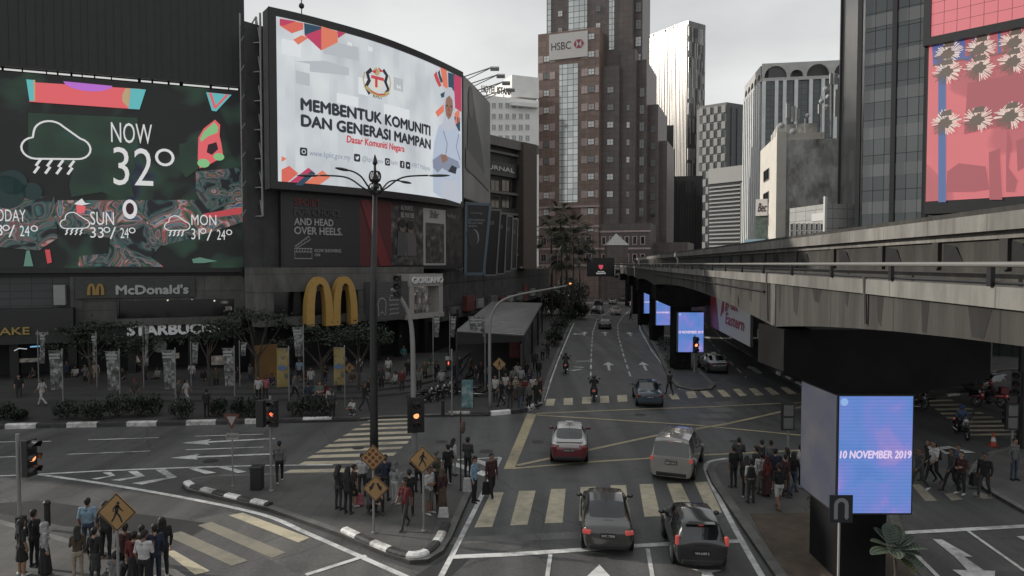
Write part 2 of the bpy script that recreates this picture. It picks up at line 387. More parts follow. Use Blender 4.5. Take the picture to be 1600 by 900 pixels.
def pavement(name, px, z, mat, kerb=True, kw=0.28, extra=None):
    """raised paving with a kerb along the outline"""
    P = [Vector((p.x, p.y)) for p in ground_pts(px, z)]
    if extra: P += [Vector(e) for e in extra]
    a = sum(P[i].x * P[(i + 1) % len(P)].y - P[(i + 1) % len(P)].x * P[i].y for i in range(len(P)))
    if a < 0: P = P[::-1]
    m = MB(); m.prism(P, -0.05, z, 0); struct(m.build(name, mat))
    return P
def inset(P, d):
    n = len(P); out = []
    for i in range(n):
        a, c, e = P[i - 1], P[i], P[(i + 1) % n]
        u = (c - a).normalized(); v = (e - c).normalized()
        nn = Vector((-u.y, u.x)) + Vector((-v.y, v.x)); l = nn.length or 1
        k = d / max(0.35, nn.normalized().dot(Vector((-u.y, u.x))))
        out.append(c + nn / l * k)
    return out
def kerb_ring(P, z, w, mat):
    I = inset(P, w); m = MB(); n = len(P)
    for i in range(n):
        j = (i + 1) % n
        m.slab([(P[i].x, P[i].y, -0.05), (P[j].x, P[j].y, -0.05), (I[j].x, I[j].y, -0.05), (I[i].x, I[i].y, -0.05)], (0, 0, z + 0.05))
    struct(m.build('kerb', mat))
def smooth_line(pts, k=6):
    pts = [Vector(p) for p in pts]; out = []
    for i in range(len(pts) - 1):
        p0 = pts[max(i - 1, 0)]; p1 = pts[i]; p2 = pts[i + 1]; p3 = pts[min(i + 2, len(pts) - 1)]
        for j in range(k):
            t = j / k
            out.append(0.5 * ((2 * p1) + (p2 - p0) * t + (2 * p0 - 5 * p1 + 4 * p2 - p3) * t * t + (3 * p1 - p0 - 3 * p2 + p3) * t ** 3))
    out.append(pts[-1]); return out
def resample(pts, step):
    d = [0]
    for i in range(1, len(pts)): d.append(d[-1] + (pts[i] - pts[i - 1]).length)
    n = max(1, round(d[-1] / step)); out = []
    for k in range(n + 1):
        s_ = d[-1] * k / n; i = 0
        while i < len(d) - 2 and d[i + 1] < s_: i += 1
        f = (s_ - d[i]) / max(1e-6, d[i + 1] - d[i]); out.append(pts[i].lerp(pts[i + 1], min(1, f)))
    return out
def painted_kerb(px, step=1.0, w=0.30, z0=0.0, h=0.24, first=0):
    """kerb stones painted white and black by turns"""
    line = resample([p.to_2d() for p in smooth_line(ground_pts(px, 0.1))], step / 4)
    for c in (0, 1):
        m = MB()
        for i in range(len(line) - 1):
            if ((i // 4) + first) % 2 != c: continue
            p, q = line[i], line[i + 1]
            def nr(j):
                u = (line[min(j + 2, len(line) - 1)] - line[max(j - 2, 0)]).normalized(); return Vector((-u.y, u.x)) * w
            nrm, nr2 = nr(i), nr(i + 1)
            prof = [(0, z0 - .05), (0, z0 + h - .05), (.25, z0 + h), (.85, z0 + h), (1, z0 + h - .04), (1, z0 - .05)]
            A = [(p.x + nrm.x * k, p.y + nrm.y * k, z) for k, z in prof]; B_ = [(q.x + nr2.x * k, q.y + nr2.y * k, z) for k, z in prof]
            n = len(prof)
            m.add(A + B_, [(k, k + 1, n + k + 1, n + k) for k in range(n - 1)] + [range(n), range(n, 2 * n)[::-1]])
        if m.v: struct(m.build('painted_kerb', M['white_kerb'] if c == 0 else M['black_kerb']))

PAV = 0.13
# left plaza, with the street's left pavement
plaza_px = [(-420, 676), (-200, 672), (0, 667), (300, 661), (560, 655), (600, 651), (690, 648), (760, 647), (822, 641), (846, 631), (851, 620), (861, 585), (878, 540), (890, 510), (897, 501), (900, 495), (893, 489), (862, 487)]
P = pavement('pavement', plaza_px, PAV, M['plaza'], extra=[(-2, 150), (-90, 150), (-90, 38)])
kerb_ring(P, PAV + .012, 0.3, M['kerb'])
# refuge island in the junction
isl_px = [(284, 756), (300, 747), (340, 742), (450, 739), (600, 737), (700, 737), (745, 741), (738, 765), (718, 810), (706, 838), (692, 860), (668, 874), (640, 876), (600, 863), (530, 833), (420, 794), (330, 773), (292, 764)]
P = pavement('traffic_island', isl_px, PAV, M['paving']); kerb_ring(P, PAV + .012, 0.25, M['kerb'])
# near left pavement corner
P = pavement('pavement', [(-260, 770), (-100, 792), (0, 812), (110, 843), (200, 864), (268, 886), (330, 925), (380, 1010), (-200, 1100)], PAV, M['paving']); kerb_ring(P, PAV + .012, 0.25, M['kerb'])
# right island round the pier
ei_px = [(1104, 733), (1112, 723), (1135, 718), (1255, 711), (1335, 712), (1402, 800), (1426, 868), (1462, 905), (1540, 985), (1270, 985), (1216, 905), (1150, 808), (1112, 752)]
P = pavement('traffic_island', ei_px, PAV, M['paving']); kerb_ring(P, PAV + .02, 0.33, M['kerb'])
b = MB(); b.prism(ground_pts([(1172, 803), (1300, 801), (1330, 830), (1400, 868), (1500, 985), (1290, 985), (1222, 893)], .13), .10, .145); struct(b.build('bare_soil', M['soil']))
# median under the guideway
med_px = [(1000, 497), (1003, 510), (1025, 548), (1045, 590), (1058, 604), (1085, 609), (1112, 607), (1118, 601), (1090, 574), (1070, 540), (1040, 510), (1014, 488), (1003, 486)]
P = pavement('median', med_px, PAV, M['paving']); kerb_ring(P, PAV + .02, 0.35, M['kerb'])
# right side: pavement below the station and the near right corner
P = pavement('pavement', [(1120, 500), (1135, 522), (1180, 560), (1230, 592), (1258, 608), (1350, 640), (1440, 622), (1462, 622), (1512, 617), (1528, 598), (1560, 578), (1900, 560)], PAV, M['paving'], extra=[(140, 90), (140, 200), (45, 200)])
kerb_ring(P, PAV + .012, 0.3, M['kerb'])
P = pavement('pavement', [(1513, 740), (1520, 724), (1545, 706), (1600, 692), (1760, 678), (2100, 660), (2100, 900), (1800, 850), (1600, 798), (1540, 764)], PAV, M['paving']); kerb_ring(P, PAV + .012, 0.28, M['kerb'])

painted_kerb([(-250, 676), (0, 668), (300, 662), (562, 655.5)], 1.62, w=.34, h=.27, first=1)
painted_kerb([(701, 648), (770, 647), (822, 641.5), (838, 635)], 1.25, w=.3, h=.27)
painted_kerb([(286, 757), (300, 765), (350, 778), (417, 793)], 0.72, w=.3, h=.24)
painted_kerb([(532, 833), (572, 852), (606, 866), (634, 874), (657, 873), (676, 865), (690, 850), (698, 836), (704, 822)], 0.82, w=.30, h=.26)
painted_kerb([(1212, 582), (1256, 606)], 1.3, w=.3, h=.25)
painted_kerb([(1462, 622), (1514, 617)], 1.2, w=.3, h=.26, first=1)

Z = .009
marks = {'white': MB(), 'cream': MB(), 'yellow': MB(), 'faded': MB(), 'patch': MB(), 'dark': MB()}
LAY = [0.0]
def lay():
    LAY[0] += .00012; return LAY[0]            # no two coats of paint in one plane
def quad(k, px, z=Z):
    if k not in ('patch', 'dark'): z += lay()
    marks[k].face([G(x, y, z) for x, y in px][::-1])
def line(k, px, wd, z=Z, smooth=False, dash=None, ribbon=0):
    z += lay(); pts = [G(x, y, z) for x, y in px]
    if smooth: pts = smooth_line(pts, 5)
    if dash: pts = resample(pts, 0.5)
    n = len(pts); L_ = []
    for i, p in enumerate(pts):
        t = (pts[min(i + 1, n - 1)] - pts[max(i - 1, 0)]).normalized(); s_ = Vector((-t.y, t.x, 0)) * wd / 2
        L_.append((p + s_, p - s_))
    for i in range(n - 1):
        if dash and (i % (dash[0] + dash[1])) >= dash[0]: continue
        marks[k].face([L_[i][0], L_[i][1], L_[i + 1][1], L_[i + 1][0]])
# crossing in front of the near stop line
for q in ([(767, 769.5), (787, 769), (769, 823), (741, 824)], [(811, 767), (837, 766.5), (824, 819.5), (797, 821)], [(861, 764), (884, 763.5), (879, 816.5), (851, 817.5)], [(907, 761), (931, 760.5), (933, 813), (905, 814)],
          [(954, 758), (978, 758), (985, 811), (958, 811)], [(999, 756.5), (1020, 756), (1032, 806.5), (1007, 807.5)], [(1042, 755.5), (1064, 755), (1087, 803), (1060, 805)], [(1085.5, 753.5), (1105, 752.5), (1128, 801), (1107, 802)]):
    quad('cream', q)
# crossing from the plaza to the island
for q in ([(442, 739), (560, 737), (561, 731), (454, 734)], [(466, 726), (578, 723.5), (580, 719), (476, 721)], [(479, 716), (615, 712), (620, 707), (489, 711)], [(493, 707.5), (626, 701), (630, 697.5), (502, 702.5)],
          [(506, 699), (636, 693), (639, 689), (515, 694)], [(521, 690), (642, 685), (643, 681), (530, 685.5)], [(535, 681), (645, 677), (649, 673), (545, 677)], [(548, 672.5), (652, 668.5), (655, 665.5), (557, 669)],
          [(561, 665), (657, 661.5), (660, 658.8), (569, 662)], [(573, 658), (662, 655), (665, 652.5), (580, 655.5)]):
    quad('cream', q)
# crossing over the main street
for q in ([(854.5, 623), (868, 623), (865, 634), (852, 634)], [(881, 622), (895, 621.5), (895, 632.5), (880.5, 633)], [(910, 620.5), (924, 620), (924, 630.5), (909, 631)], [(937.5, 619), (951, 618), (952, 629), (938, 629.5)],
          [(964, 617.5), (979.5, 617), (980.5, 627), (965.5, 628)], [(991, 617), (1006, 616.5), (1009, 626.5), (994, 627)], [(1018, 616), (1032, 615.5), (1036, 625), (1022, 625.5)], [(1044, 616), (1057, 615), (1062.5, 624), (1050, 624)], [(1071, 612), (1085, 611), (1089.5, 621), (1076, 622.5)],
          [(1093, 610.5), (1104, 609.5), (1116, 620.5), (1104, 621)], [(1120.5, 609.5), (1130, 609), (1142.5, 619.5), (1130.5, 620)], [(1145, 608), (1155, 607.5), (1167.5, 618), (1156, 619)], [(1169.5, 607), (1180, 606.5), (1194, 617), (1181, 618)],
          [(1194, 606), (1204, 605.5), (1219, 616), (1206, 617)], [(1219, 605), (1229, 604.5), (1245, 615), (1232, 616)]):
    quad('cream', q)
# crossing on the right arm
for i in range(9):
    x0 = 1447 + i * 8.5; y0 = 625.5 + i * 6.6; wd_ = 31 + i * 7
    quad('cream', [(x0, y0 + 2.4), (x0 + wd_ + 14, y0 + 1.2), (x0 + wd_ + 8, y0 - 1.4), (x0 - 4, y0 - .4)])
for q in ([(1424, 757.5), (1437.5, 756), (1464.5, 782.5), (1446, 783)], [(1475, 771), (1490, 770), (1506, 780), (1487.5, 782.5)], [(1518, 770), (1532, 769), (1553, 778), (1537, 780)]):
    quad('faded', q)
# crossing on the slip lane
quad('cream', [(357, 805), (379, 801), (484, 840), (466, 847.5)])
quad('faded', [(309, 821), (330, 815), (447, 863), (425, 872)]); quad('faded', [(257, 836), (283, 830), (388, 876), (362, 884)])
quad('cream', [(256, 861), (272, 860), (328, 892), (305, 898)])
# yellow box
quad('yellow', [(824, 646), (838, 647.5), (804, 732), (787, 733)])
line('yellow', [(800, 732), (917, 722), (1015, 716), (1095, 711), (1200, 706), (1258, 703)], .22, Z + .002)
line('yellow', [(808, 727), (862, 715.5), (925, 702), (1022, 681), (1136, 662), (1200, 648), (1258, 634)], .26, Z + .004)
line('yellow', [(838, 648.5), (942, 655), (1085, 664), (1200, 675), (1260, 681)], .24, Z + .006)
line('yellow', [(838, 646), (942, 641.5), (1007, 639), (1110, 635.5), (1200, 631), (1262, 629)], .22, Z + .002)
# stop lines and lanes, near side
line('white', [(706, 870), (800, 866), (905, 859), (989, 853), (1040, 850), (1162, 845)], .28)
line('white', [(860, 866), (853, 915)], .13); line('white', [(1012, 857), (1022, 915)], .13)
line('white', [(684, 910), (706, 868), (752, 776), (782, 715)], .18)
line('white', [(655, 723.5), (680, 720), (782, 714.5)], .17, Z + .002)
for q in ([(693, 722), (707, 721), (766, 739), (755, 744)], [(735, 719), (748, 718), (771, 725), (766, 731)]): quad('white', q)
line('white', [(1137, 716), (1112, 720), (1103, 727), (1106, 742), (1118, 768), (1155, 838), (1196, 910)], .2, smooth=True)
for dx, k in ((937, 1.0), (1100, 1.0)): pass
quad('white', [(936.5, 882), (958, 905), (912, 905)]); quad('white', [(1080, 889), (1128, 891), (1112, 895), (1128, 915), (1098, 915), (1096, 894)])
# left arm: edge line, chevrons, lanes, arrows
line('white', [(60, 741), (170, 757), (290, 778), (410, 804), (480, 833), (560, 868), (650, 908)], .2, smooth=True)
line('white', [(60, 741), (160, 735.5), (290, 730.5), (400, 727.5), (520, 726)], .18, Z + .002)
for q in ([(142, 748), (172, 743.5), (160, 738.5), (173, 737.5), (180, 743), (152, 749)], [(173, 750), (213, 744.5), (200, 736.5), (214, 735.5), (227, 744), (186, 751.5)], [(205, 755), (262, 746), (243, 734), (258, 733), (277, 745.5), (222, 757)], [(294, 732), (306, 731), (338, 738.5), (322, 740.5)], [(341, 730), (353, 729), (386, 737), (372, 739)]):
    quad('white', q)
line('white', [(280, 903), (428, 869), (574, 868.5)], .16, Z + .002) if False else line('white', [(478, 898), (572, 868)], .18, Z + .002)
for a_, c_ in (((-90, 693), (28, 690)), ((58, 690), (80, 689.3)), ((138, 687.2), (248, 683.8)), ((305, 681.5), (412, 678.3)), ((-80, 717), (28, 713.3)), ((105, 709.8), (235, 704.6)), ((290, 702.7), (412, 698.4)), ((-80, 747), (28, 742.3))):
    line('white', [a_, c_], .12)
for ax, ay, ex, ey in ((284, 692.2, 430, 685.2), (266, 715.5, 430, 709)):
    line('white', [(ax + 36, ay - 1.3), (ex, ey)], .26)
    quad('white', [(ax, ay), (ax + 46, ay - 6), (ax + 38, ay - 1.5), (ax + 44, ay + 2.6)])
# main street lanes
line('white', [(923, 588), (923.5, 570), (924, 550), (926, 520), (932.5, 500), (947.5, 489), (958, 483)], .13, dash=(5, 3))
line('white', [(985, 588), (975, 557.5), (966, 525), (965, 507.5), (972.5, 495), (985, 484)], .13, dash=(5, 3))
line('white', [(850, 626), (861, 593), (871, 565), (884, 534), (897, 504)], .14)
line('white', [(1116, 606), (1086, 611.5), (1062, 608), (1055, 602), (1040, 576), (1018, 547), (1000, 515), (998.5, 497)], .14)
line('white', [(1118, 604), (1090, 574)], .14, Z + .002)
def road_arrow(px, py, L_=4.0, kind='straight', rz=-6.7):
    o = G(px, py, Z); m_ = Matrix.Rotation(R(rz), 3, 'Z')
    def add(p):
        h = lay(); marks['white'].face([o + m_ @ Vector((x, y, h)) for x, y in p])
    add([(-.11, 0), (.11, 0), (.11, L_ * .62), (-.11, L_ * .62)]); add([(-.5, L_ * .6), (.5, L_ * .6), (0, L_)])
    if kind == 'left':
        add([(-.11, L_ * .3), (-.11, L_ * .42), (-1.1, L_ * .42), (-1.1, L_ * .3)]); add([(-1.1, L_ * .2), (-1.1, L_ * .52), (-1.6, L_ * .36)])
for px, py, k in ((952, 579, 'straight'), (1010, 579, 'straight'), (913, 524.5, 'left'), (946, 524.5, 'straight'), (986, 525.5, 'straight')): road_arrow(px, py, 5.2, k)
line('white', [(896, 573), (912, 574)], .3); line('white', [(900, 564.5), (922, 564)], .3); line('white', [(893, 579), (908, 577)], .4)
for q in ([(1112, 628), (1146, 626.5), (1163, 634), (1130, 635)], [(1103, 637), (1136, 636), (1151, 642), (1117, 644)], [(1090, 647), (1133, 646), (1147, 653), (1100, 653.5)], [(1092, 657.5), (1134, 658), (1135, 666), (1094, 665)]):
    quad('patch', q, .007)
# right carriageway
line('white', [(1110, 510), (1128, 529), (1165, 551), (1200, 572), (1258, 607)], .14)
line('white', [(1086, 510), (1101, 524), (1122, 547), (1166, 590)], .13, dash=(5, 4))
for q in ([(1100, 526), (1106, 525), (1112, 529.5), (1105, 530)], [(1171, 575), (1180, 574), (1191, 583), (1182, 583)]): quad('white', q)
road_arrow(1188, 584, 4.5); road_arrow(1110, 530, 4.0)
# south-right arm
line('white', [(1405, 832.5), (1500, 827.5), (1600, 822), (1720, 815)], .26)
line('white', [(1512, 829), (1594, 887), (1640, 920)], .12); line('white', [(1415, 850), (1470, 905)], .14)
quad('white', [(1457, 842), (1472, 843), (1520, 870), (1490, 868.5)]); quad('white', [(1488, 866), (1504, 868), (1548, 899), (1520, 900)])
quad('white', [(1488, 890), (1555, 892), (1554, 905), (1510, 905)]); quad('white', [(1588, 838), (1640, 835), (1640, 850), (1604, 846)])
quad('white', [(1461, 699), (1482, 697), (1524, 707), (1477, 709)], .007); quad('dark', [(1472, 702), (1490, 700.5), (1506, 706), (1480, 706.5)], .028)
# repairs and worn bands in the asphalt
quad('dark', [(-60, 790), (60, 782), (330, 818), (300, 838), (100, 822)], .006)
quad('dark', [(640, 905), (700, 866), (740, 868), (700, 905)], .006)
quad('patch', [(300, 812), (360, 800), (690, 905), (480, 905)], .005)
quad('patch', [(700, 840), (1000, 826), (1002, 836), (696, 851)], .006)
for k, nm, mt in (('white', 'lane_marking', 'white_paint'), ('cream', 'zebra_crossing', 'cream_paint'), ('yellow', 'box_marking', 'yellow_paint'), ('faded', 'zebra_crossing', 'faded_paint'), ('patch', 'road_patch', 'patch'), ('dark', 'road_patch', 'dark_patch')):
    struct(marks[k].build(nm, M[mt]))
b = MB()
for x, y, r_ in ((1000, 648, .35), (760, 705, .35), (330, 720, .35), (840, 690, .32), (1150, 690, .35), (690, 690, .3), (560, 700, .3), (930, 842, .32)):
    c = G(x, y, .013); b.face([c + Vector((r_ * math.cos(R(t)), r_ * math.sin(R(t)), 0)) for t in range(0, 360, 20)])
struct(b.build('manhole', pbr('iron_cover', (.05, .049, .047), .5, var=.4, vscale=14, metal=.3)))
# ================================================================ facades
class Fr:
    """an upright plane through two points of the ground plan; a runs along it, d stands out of it towards the street, z is height"""
    def __init__(s, p0, p1):
        s.o = Vector((p0[0], p0[1])); s.u = (Vector((p1[0], p1[1])) - s.o); s.len = s.u.length; s.u.normalize(); s.n = Vector((s.u.y, -s.u.x))
        s.rz = math.atan2(s.u.y, s.u.x)
    def P(s, a, d, z): return Vector((s.o.x + s.u.x * a + s.n.x * d, s.o.y + s.u.y * a + s.n.y * d, z))
    def A(s, px, py, d=0.0):
        r = ray(px, py); q = s.o + s.n * d
        t = (q.x * s.n.x + q.y * s.n.y) / (r.x * s.n.x + r.y * s.n.y)
        h = Vector((r.x * t, r.y * t)) - s.o
        return h.dot(s.u), EYE + r.z * t
    def box(s, mb, a0, a1, d0, d1, z0, z1, mi=0):
        mb.slab([s.P(a0, d0, z0), s.P(a1, d0, z0), s.P(a1, d0, z1), s.P(a0, d0, z1)], (s.n.x * (d1 - d0), s.n.y * (d1 - d0), 0), mi); return mb
    def pbox(s, mb, x0, x1, yt, yb, d0, d1, mi=0):
        """box from picture columns x0..x1 and heights yt..yb (read at the middle column)"""
        xm = (x0 + x1) / 2; a0 = s.A(x0, yt, d1)[0]; a1 = s.A(x1, yt, d1)[0]; z1 = s.A(xm, yt, d1)[1]; z0 = s.A(xm, yb, d1)[1]
        s.box(mb, a0, a1, d0, d1, z0, z1, mi); return a0, a1, z0, z1
    def grid(s, mb, a0, a1, z0, z1, d, n=1, mi=0):
        for i in range(n):
            p = a0 + (a1 - a0) * i / n; q = a0 + (a1 - a0) * (i + 1) / n
            mb.face([s.P(p, d, z0), s.P(q, d, z0), s.P(q, d, z1), s.P(p, d, z1)], mi)
class Cv:
    """the same on a curved plan line"""
    def __init__(s, pts, k=10):
        s.pts = [p.to_2d() for p in smooth_line([(p[0], p[1], 0) for p in pts], k)]
        s.s = [0.0]
        for i in range(1, len(s.pts)): s.s.append(s.s[-1] + (s.pts[i] - s.pts[i - 1]).length)
        s.len = s.s[-1]
    def _at(s, a):
        i = 0
        while i < len(s.s) - 2 and s.s[i + 1] < a: i += 1
        t = (s.pts[i + 1] - s.pts[i]).normalized(); return s.pts[i] + t * (a - s.s[i]), t
    def P(s, a, d, z):
        p, t = s._at(a)
        # blend the tangent between segments so that offsets stay smooth
        q, t2 = s._at(min(s.len, a + .4)); q, t0 = s._at(max(0, a - .4)); t = (t + t2 + t0).normalized()
        return Vector((p.x + t.y * d, p.y - t.x * d, z))
    def A(s, px, py, d=0.0):
        r = ray(px, py); k = r.x / r.y; lo, hi = -3.0, s.len + 3.0
        for _ in range(40):
            m = (lo + hi) / 2; p = s.P(m, d, 0)
            if p.x / p.y < k: lo = m
            else: hi = m
        p = s.P(lo, d, 0); return lo, EYE + r.z * p.y / r.y
    def box(s, mb, a0, a1, d0, d1, z0, z1, mi=0):
        mb.k += 1; n = max(1, int((a1 - a0) / 0.7))
        A = [a0 + (a1 - a0) * i / n for i in range(n + 1)]; vs = []
        for a in A: vs += [s.P(a, d0, z0), s.P(a, d1, z0), s.P(a, d1, z1), s.P(a, d0, z1)]
        fs = [[4 * i + j, 4 * i + (j + 1) % 4, 4 * i + 4 + (j + 1) % 4, 4 * i + 4 + j][::-1] for i in range(n) for j in range(4)]
        fs += [[0, 1, 2, 3][::-1], [4 * n + j for j in range(4)]]
        mb.add(vs, fs, mi); return mb
    pbox = Fr.pbox
    def grid(s, mb, a0, a1, z0, z1, d, n=0, mi=0):
        n = max(1, int((a1 - a0) / 0.7))
        for i in range(n):
            p = a0 + (a1 - a0) * i / n; q = a0 + (a1 - a0) * (i + 1) / n
            mb.face([s.P(p, d, z0), s.P(q, d, z0), s.P(q, d, z1), s.P(p, d, z1)], mi)
def poly(mb, fr, px, d, mi=0, az=None, step=0.8):
    """a flat shape on a facade or screen, from picture points; split finely enough to follow a curve"""
    pts = az if az is not None else [fr.A(x, y, d) for x, y in px]; mb.k += 1
    c = (sum(p[0] for p in pts) / len(pts), sum(p[1] for p in pts) / len(pts))
    def tri(p, q, r, dep):
        if dep and isinstance(fr, Cv):
            e = max((math.dist(p, q), p, q, r), (math.dist(q, r), q, r, p), (math.dist(r, p), r, p, q))
            if e[0] > step:
                m = ((e[1][0] + e[2][0]) / 2, (e[1][1] + e[2][1]) / 2); tri(e[1], m, e[3], dep - 1); tri(m, e[2], e[3], dep - 1); return
        a = (q[0] - p[0]) * (r[1] - p[1]) - (r[0] - p[0]) * (q[1] - p[1])
        t = (p, q, r) if a > 0 else (p, r, q)
        mb.face([fr.P(x[0], d, x[1]) for x in t], mi)
    if isinstance(fr, Cv):
        for i in range(len(pts)): tri(c, pts[i], pts[(i + 1) % len(pts)], 9)
    else:
        a = sum(pts[i][0] * pts[(i + 1) % len(pts)][1] - pts[(i + 1) % len(pts)][0] * pts[i][1] for i in range(len(pts)))
        mb.face([fr.P(p[0], d, p[1]) for p in (pts if a > 0 else pts[::-1])], mi)
def disc(mb, fr, px, py, rx, rz, d, mi=0, n=18, a0=0, a1=360):
    a, z = fr.A(px, py, d)
    poly(mb, fr, None, d, mi, az=[(a + rx * math.cos(R(a0 + (a1 - a0) * i / n)), z + rz * math.sin(R(a0 + (a1 - a0) * i / n))) for i in range(n if a1 - a0 >= 360 else n + 1)])
def stroke(mb, fr, pts, wd, d, mi=0, closed=False):
    """a line of even width drawn on a screen through (a, z) points"""
    mb.k += 1; n = len(pts); V = [Vector(p) for p in pts]; out = []
    for i in range(n):
        p = V[i - 1] if (i or closed) else V[i]; q = V[(i + 1) % n] if (i < n - 1 or closed) else V[i]
        t = (q - p).normalized(); s_ = Vector((-t.y, t.x)) * wd / 2; out.append((V[i] + s_, V[i] - s_))
    for i in range(n if closed else n - 1):
        j = (i + 1) % n
        mb.face([fr.P(x.x, d, x.y) for x in (out[i][1], out[j][1], out[j][0], out[i][0])], mi)
def text_on(mb, fr, txt, x0, x1, yt, yb, d, mi=0, bold=0.0, thick=0.0, shear=0.0, space=1.0, line=1.0, az=None):
    """lettering fitted between picture columns x0..x1, heights yt..yb read at the middle column"""
    if az: a0, a1, z0, z1 = az
    else:
        xm = (x0 + x1) / 2; a0 = fr.A(x0, (yt + yb) / 2, d)[0]; a1 = fr.A(x1, (yt + yb) / 2, d)[0]; z1 = fr.A(xm, yt, d)[1]; z0 = fr.A(xm, yb, d)[1]
    mb.k += 1; v, f, r = letters(txt, min(bold, 0), shear, space, line, ext=0.05 if thick else 0.0)
    s_ = max(0, bold) * (a1 - a0) / r[0] * 1.1              # heavier strokes: the same letters again, a hair apart
    for i, (ox, oz) in enumerate(((0, 0), (-s_, 0), (s_, 0), (0, -s_), (0, s_)) if s_ else ((0, 0),)):
        mb.add([fr.P(a0 + s_ + (a1 - a0 - 2 * s_) * p[0] + ox, d + thick * p[2] + .003 * i, z0 + s_ + (z1 - z0 - 2 * s_) * p[1] + oz) for p in v], f, mi)
_win = {}
def windows(parent, fr, cells, d, glass, frame, name='window', bars=(1, 1), fw=0.09, depth=0.12):
    """one object per window (pane in its frame); past a hundred the rest become one"""
    cells = list(cells); loc = wm(parent).inverted(); gl_set = glass if isinstance(glass, list) else [glass]
    for i, (a0, a1, z0, z1) in enumerate(cells[:100]):
        glass = random.choice(gl_set)
        key = (name, round(a1 - a0, 2), round(z1 - z0, 2), glass.name, frame.name, bars, depth)
        if key not in _win:
            m = MB(); win_shape(m, a1 - a0, z1 - z0, bars, fw, depth)
            o = m.build(name, [glass, frame]); o.location = (0, 0, 0)
            me = o.data; cx = (a1 - a0) / 2
            bpy.data.objects.remove(o); _win[key] = me
            for v in me.vertices: v.co.z += 0
        o = bpy.data.objects.new(name, _win[key]); COL.objects.link(o); o.parent = parent
        p = fr.P((a0 + a1) / 2, d + depth * .5 - .02, z0); o.location = loc @ p; o.rotation_euler = (0, 0, fr.rz)
    if len(cells) > 100:
        m = MB()
        for a0, a1, z0, z1 in cells[100:]:
            fr.box(m, a0, a1, d - .02, d + .03, z0, z1, 0)
        tag(m.build(name, [gl_set[0]], parent), kind='stuff')
def win_shape(m, w_, h_, bars, fw, depth):
    y0, y1 = -depth / 2, depth / 2; x0, x1 = -w_ / 2, w_ / 2
    m.bx(x0 + fw, x1 - fw, -.01, .02, fw, h_ - fw, 0)
    m.bx(x0, x0 + fw, y0, y1, 0, h_, 1); m.bx(x1 - fw, x1, y0, y1, 0, h_, 1); m.bx(x0 + fw, x1 - fw, y0, y1, 0, fw, 1); m.bx(x0 + fw, x1 - fw, y0, y1, h_ - fw, h_, 1)
    for i in range(1, bars[0] + 1):
        x = x0 + (x1 - x0) * i / (bars[0] + 1); m.bx(x - .03, x + .03, -.04, .04, fw, h_ - fw, 1)
    for i in range(1, bars[1] + 1):
        z = h_ * i / (bars[1] + 1); m.bx(x0 + fw, x1 - fw, -.035, .035, z - .03, z + .03, 1)
def px_pt(px, D): return ((px - 800) / FPX * D, D)

# ---------------------------------------------------------------- black corner building on the left side
W = Fr(px_pt(0, 50.0), px_pt(383, 56.1))
aL = W.A(-900, 300)[0]; aR = W.A(382, 60)[0]  # left end run on out of view to keep sun off the junction
bW = thing('corner_building', W.P(8, -8, 0), 'black windowless corner block with ribbed cladding over a dim fast food front', 'building')
m = MB(); W.box(m, aL, aR, -20, 0.9, 23.35, 33)
for i in range(int((aR - aL) / .55)):
    a = aL + .2 + i * .55 + random.uniform(-.1, .1); W.box(m, a, a + .06, .9, .93, 23.6, 33)
m.build('cladding', M['black_wall'], bW)
m = MB(); W.box(m, aL, aR + 1.2, -20, -.25, 8.2, 23.35); m.build('wall', M['black_wall'], bW)
aM = W.A(110, 470)[0]; aE = W.A(392, 470)[0]
m = MB(); W.box(m, aM, aE + 2.2, -12, 0, 6.35, 8.2)                                       # concrete fascia over the first floor
W.box(m, aM, aM + .8, -.5, -.003, 4.9, 6.35); a1 = W.A(182, 470)[0]; W.box(m, aM + .8, a1, -.6, -.05, 4.9, 6.35); a2 = W.A(366, 470)[0]; W.box(m, a2, aE + 2.2, -.6, -.003, 4.9, 6.35)
W.box(m, aM, aE + 2.2, -6, .05, 4.35, 4.9)
m.build('fascia', M['dim_concrete'], bW)
m = MB(); W.box(m, a1, a2, -.9, -.7, 4.9, 6.35); m.build('shop_window', M['dark_glass'], bW)
m = MB()
for px, y in ((221, 465), (240, 466), (212, 468), (262, 469), (300, 467), (335, 470)):
    a, z = W.A(px, y, -.6); m.ell(W.P(a, -.62, z), .07, 8, 6)
m.pieces('ceiling_lamp', glow('shop_lamp', (.8, .74, .6), 1.0), bW)
m = MB()
for x0, x1, y0, y1 in ((345, 356, 470, 474), (352, 362, 479, 485), (205, 225, 556, 566), (262, 280, 552, 560), (30, 60, 560, 566), (330, 350, 556, 570)): W.pbox(m, x0, x1, y0, y1, -.6, -.5)
m.pieces('lit_panel', pic('shop_lit', [(.35, (.03, .028, .025)), (.6, (.10, .09, .075)), (.75, (.22, .19, .15))], 3.0, 3, 1.0), bW)
m = MB(); W.box(m, aL, aM, -12, -.4, 5.9, 8.2); m.build('louvre_wall', pbr('louvre_panel', (0.06, 0.062, 0.064), 0.5, grid=(1.35, .55, .03, .45)), bW)
m = MB(); W.box(m, aL, aM + .3, -6, .7, 3.3, 5.9); m.pieces('shop_sign_band', M['black'], bW)
m = MB(); W.box(m, aL, aE + 3, -14, -3.2, 0, 4.35); m.build('shop_interior', M['dark'], bW)
m = MB()
for px in (-180, 20, 112, 205, 300, 392):
    a = W.A(px, 560)[0]; W.box(m, a - .28, a + .28, -.9, -.3, 0, 4.35)
m.pieces('column', M['black_wall'], bW)
m = MB(); W.box(m, aM + 1, aE, -1.2, -.35, 3.25, 4.3); m.pieces('shop_sign_band', M['black'], bW)
m = MB(); a = W.A(85, 468)[0]
W.box(m, a, a + .75, -.35, .25, 6.1, 7.6)
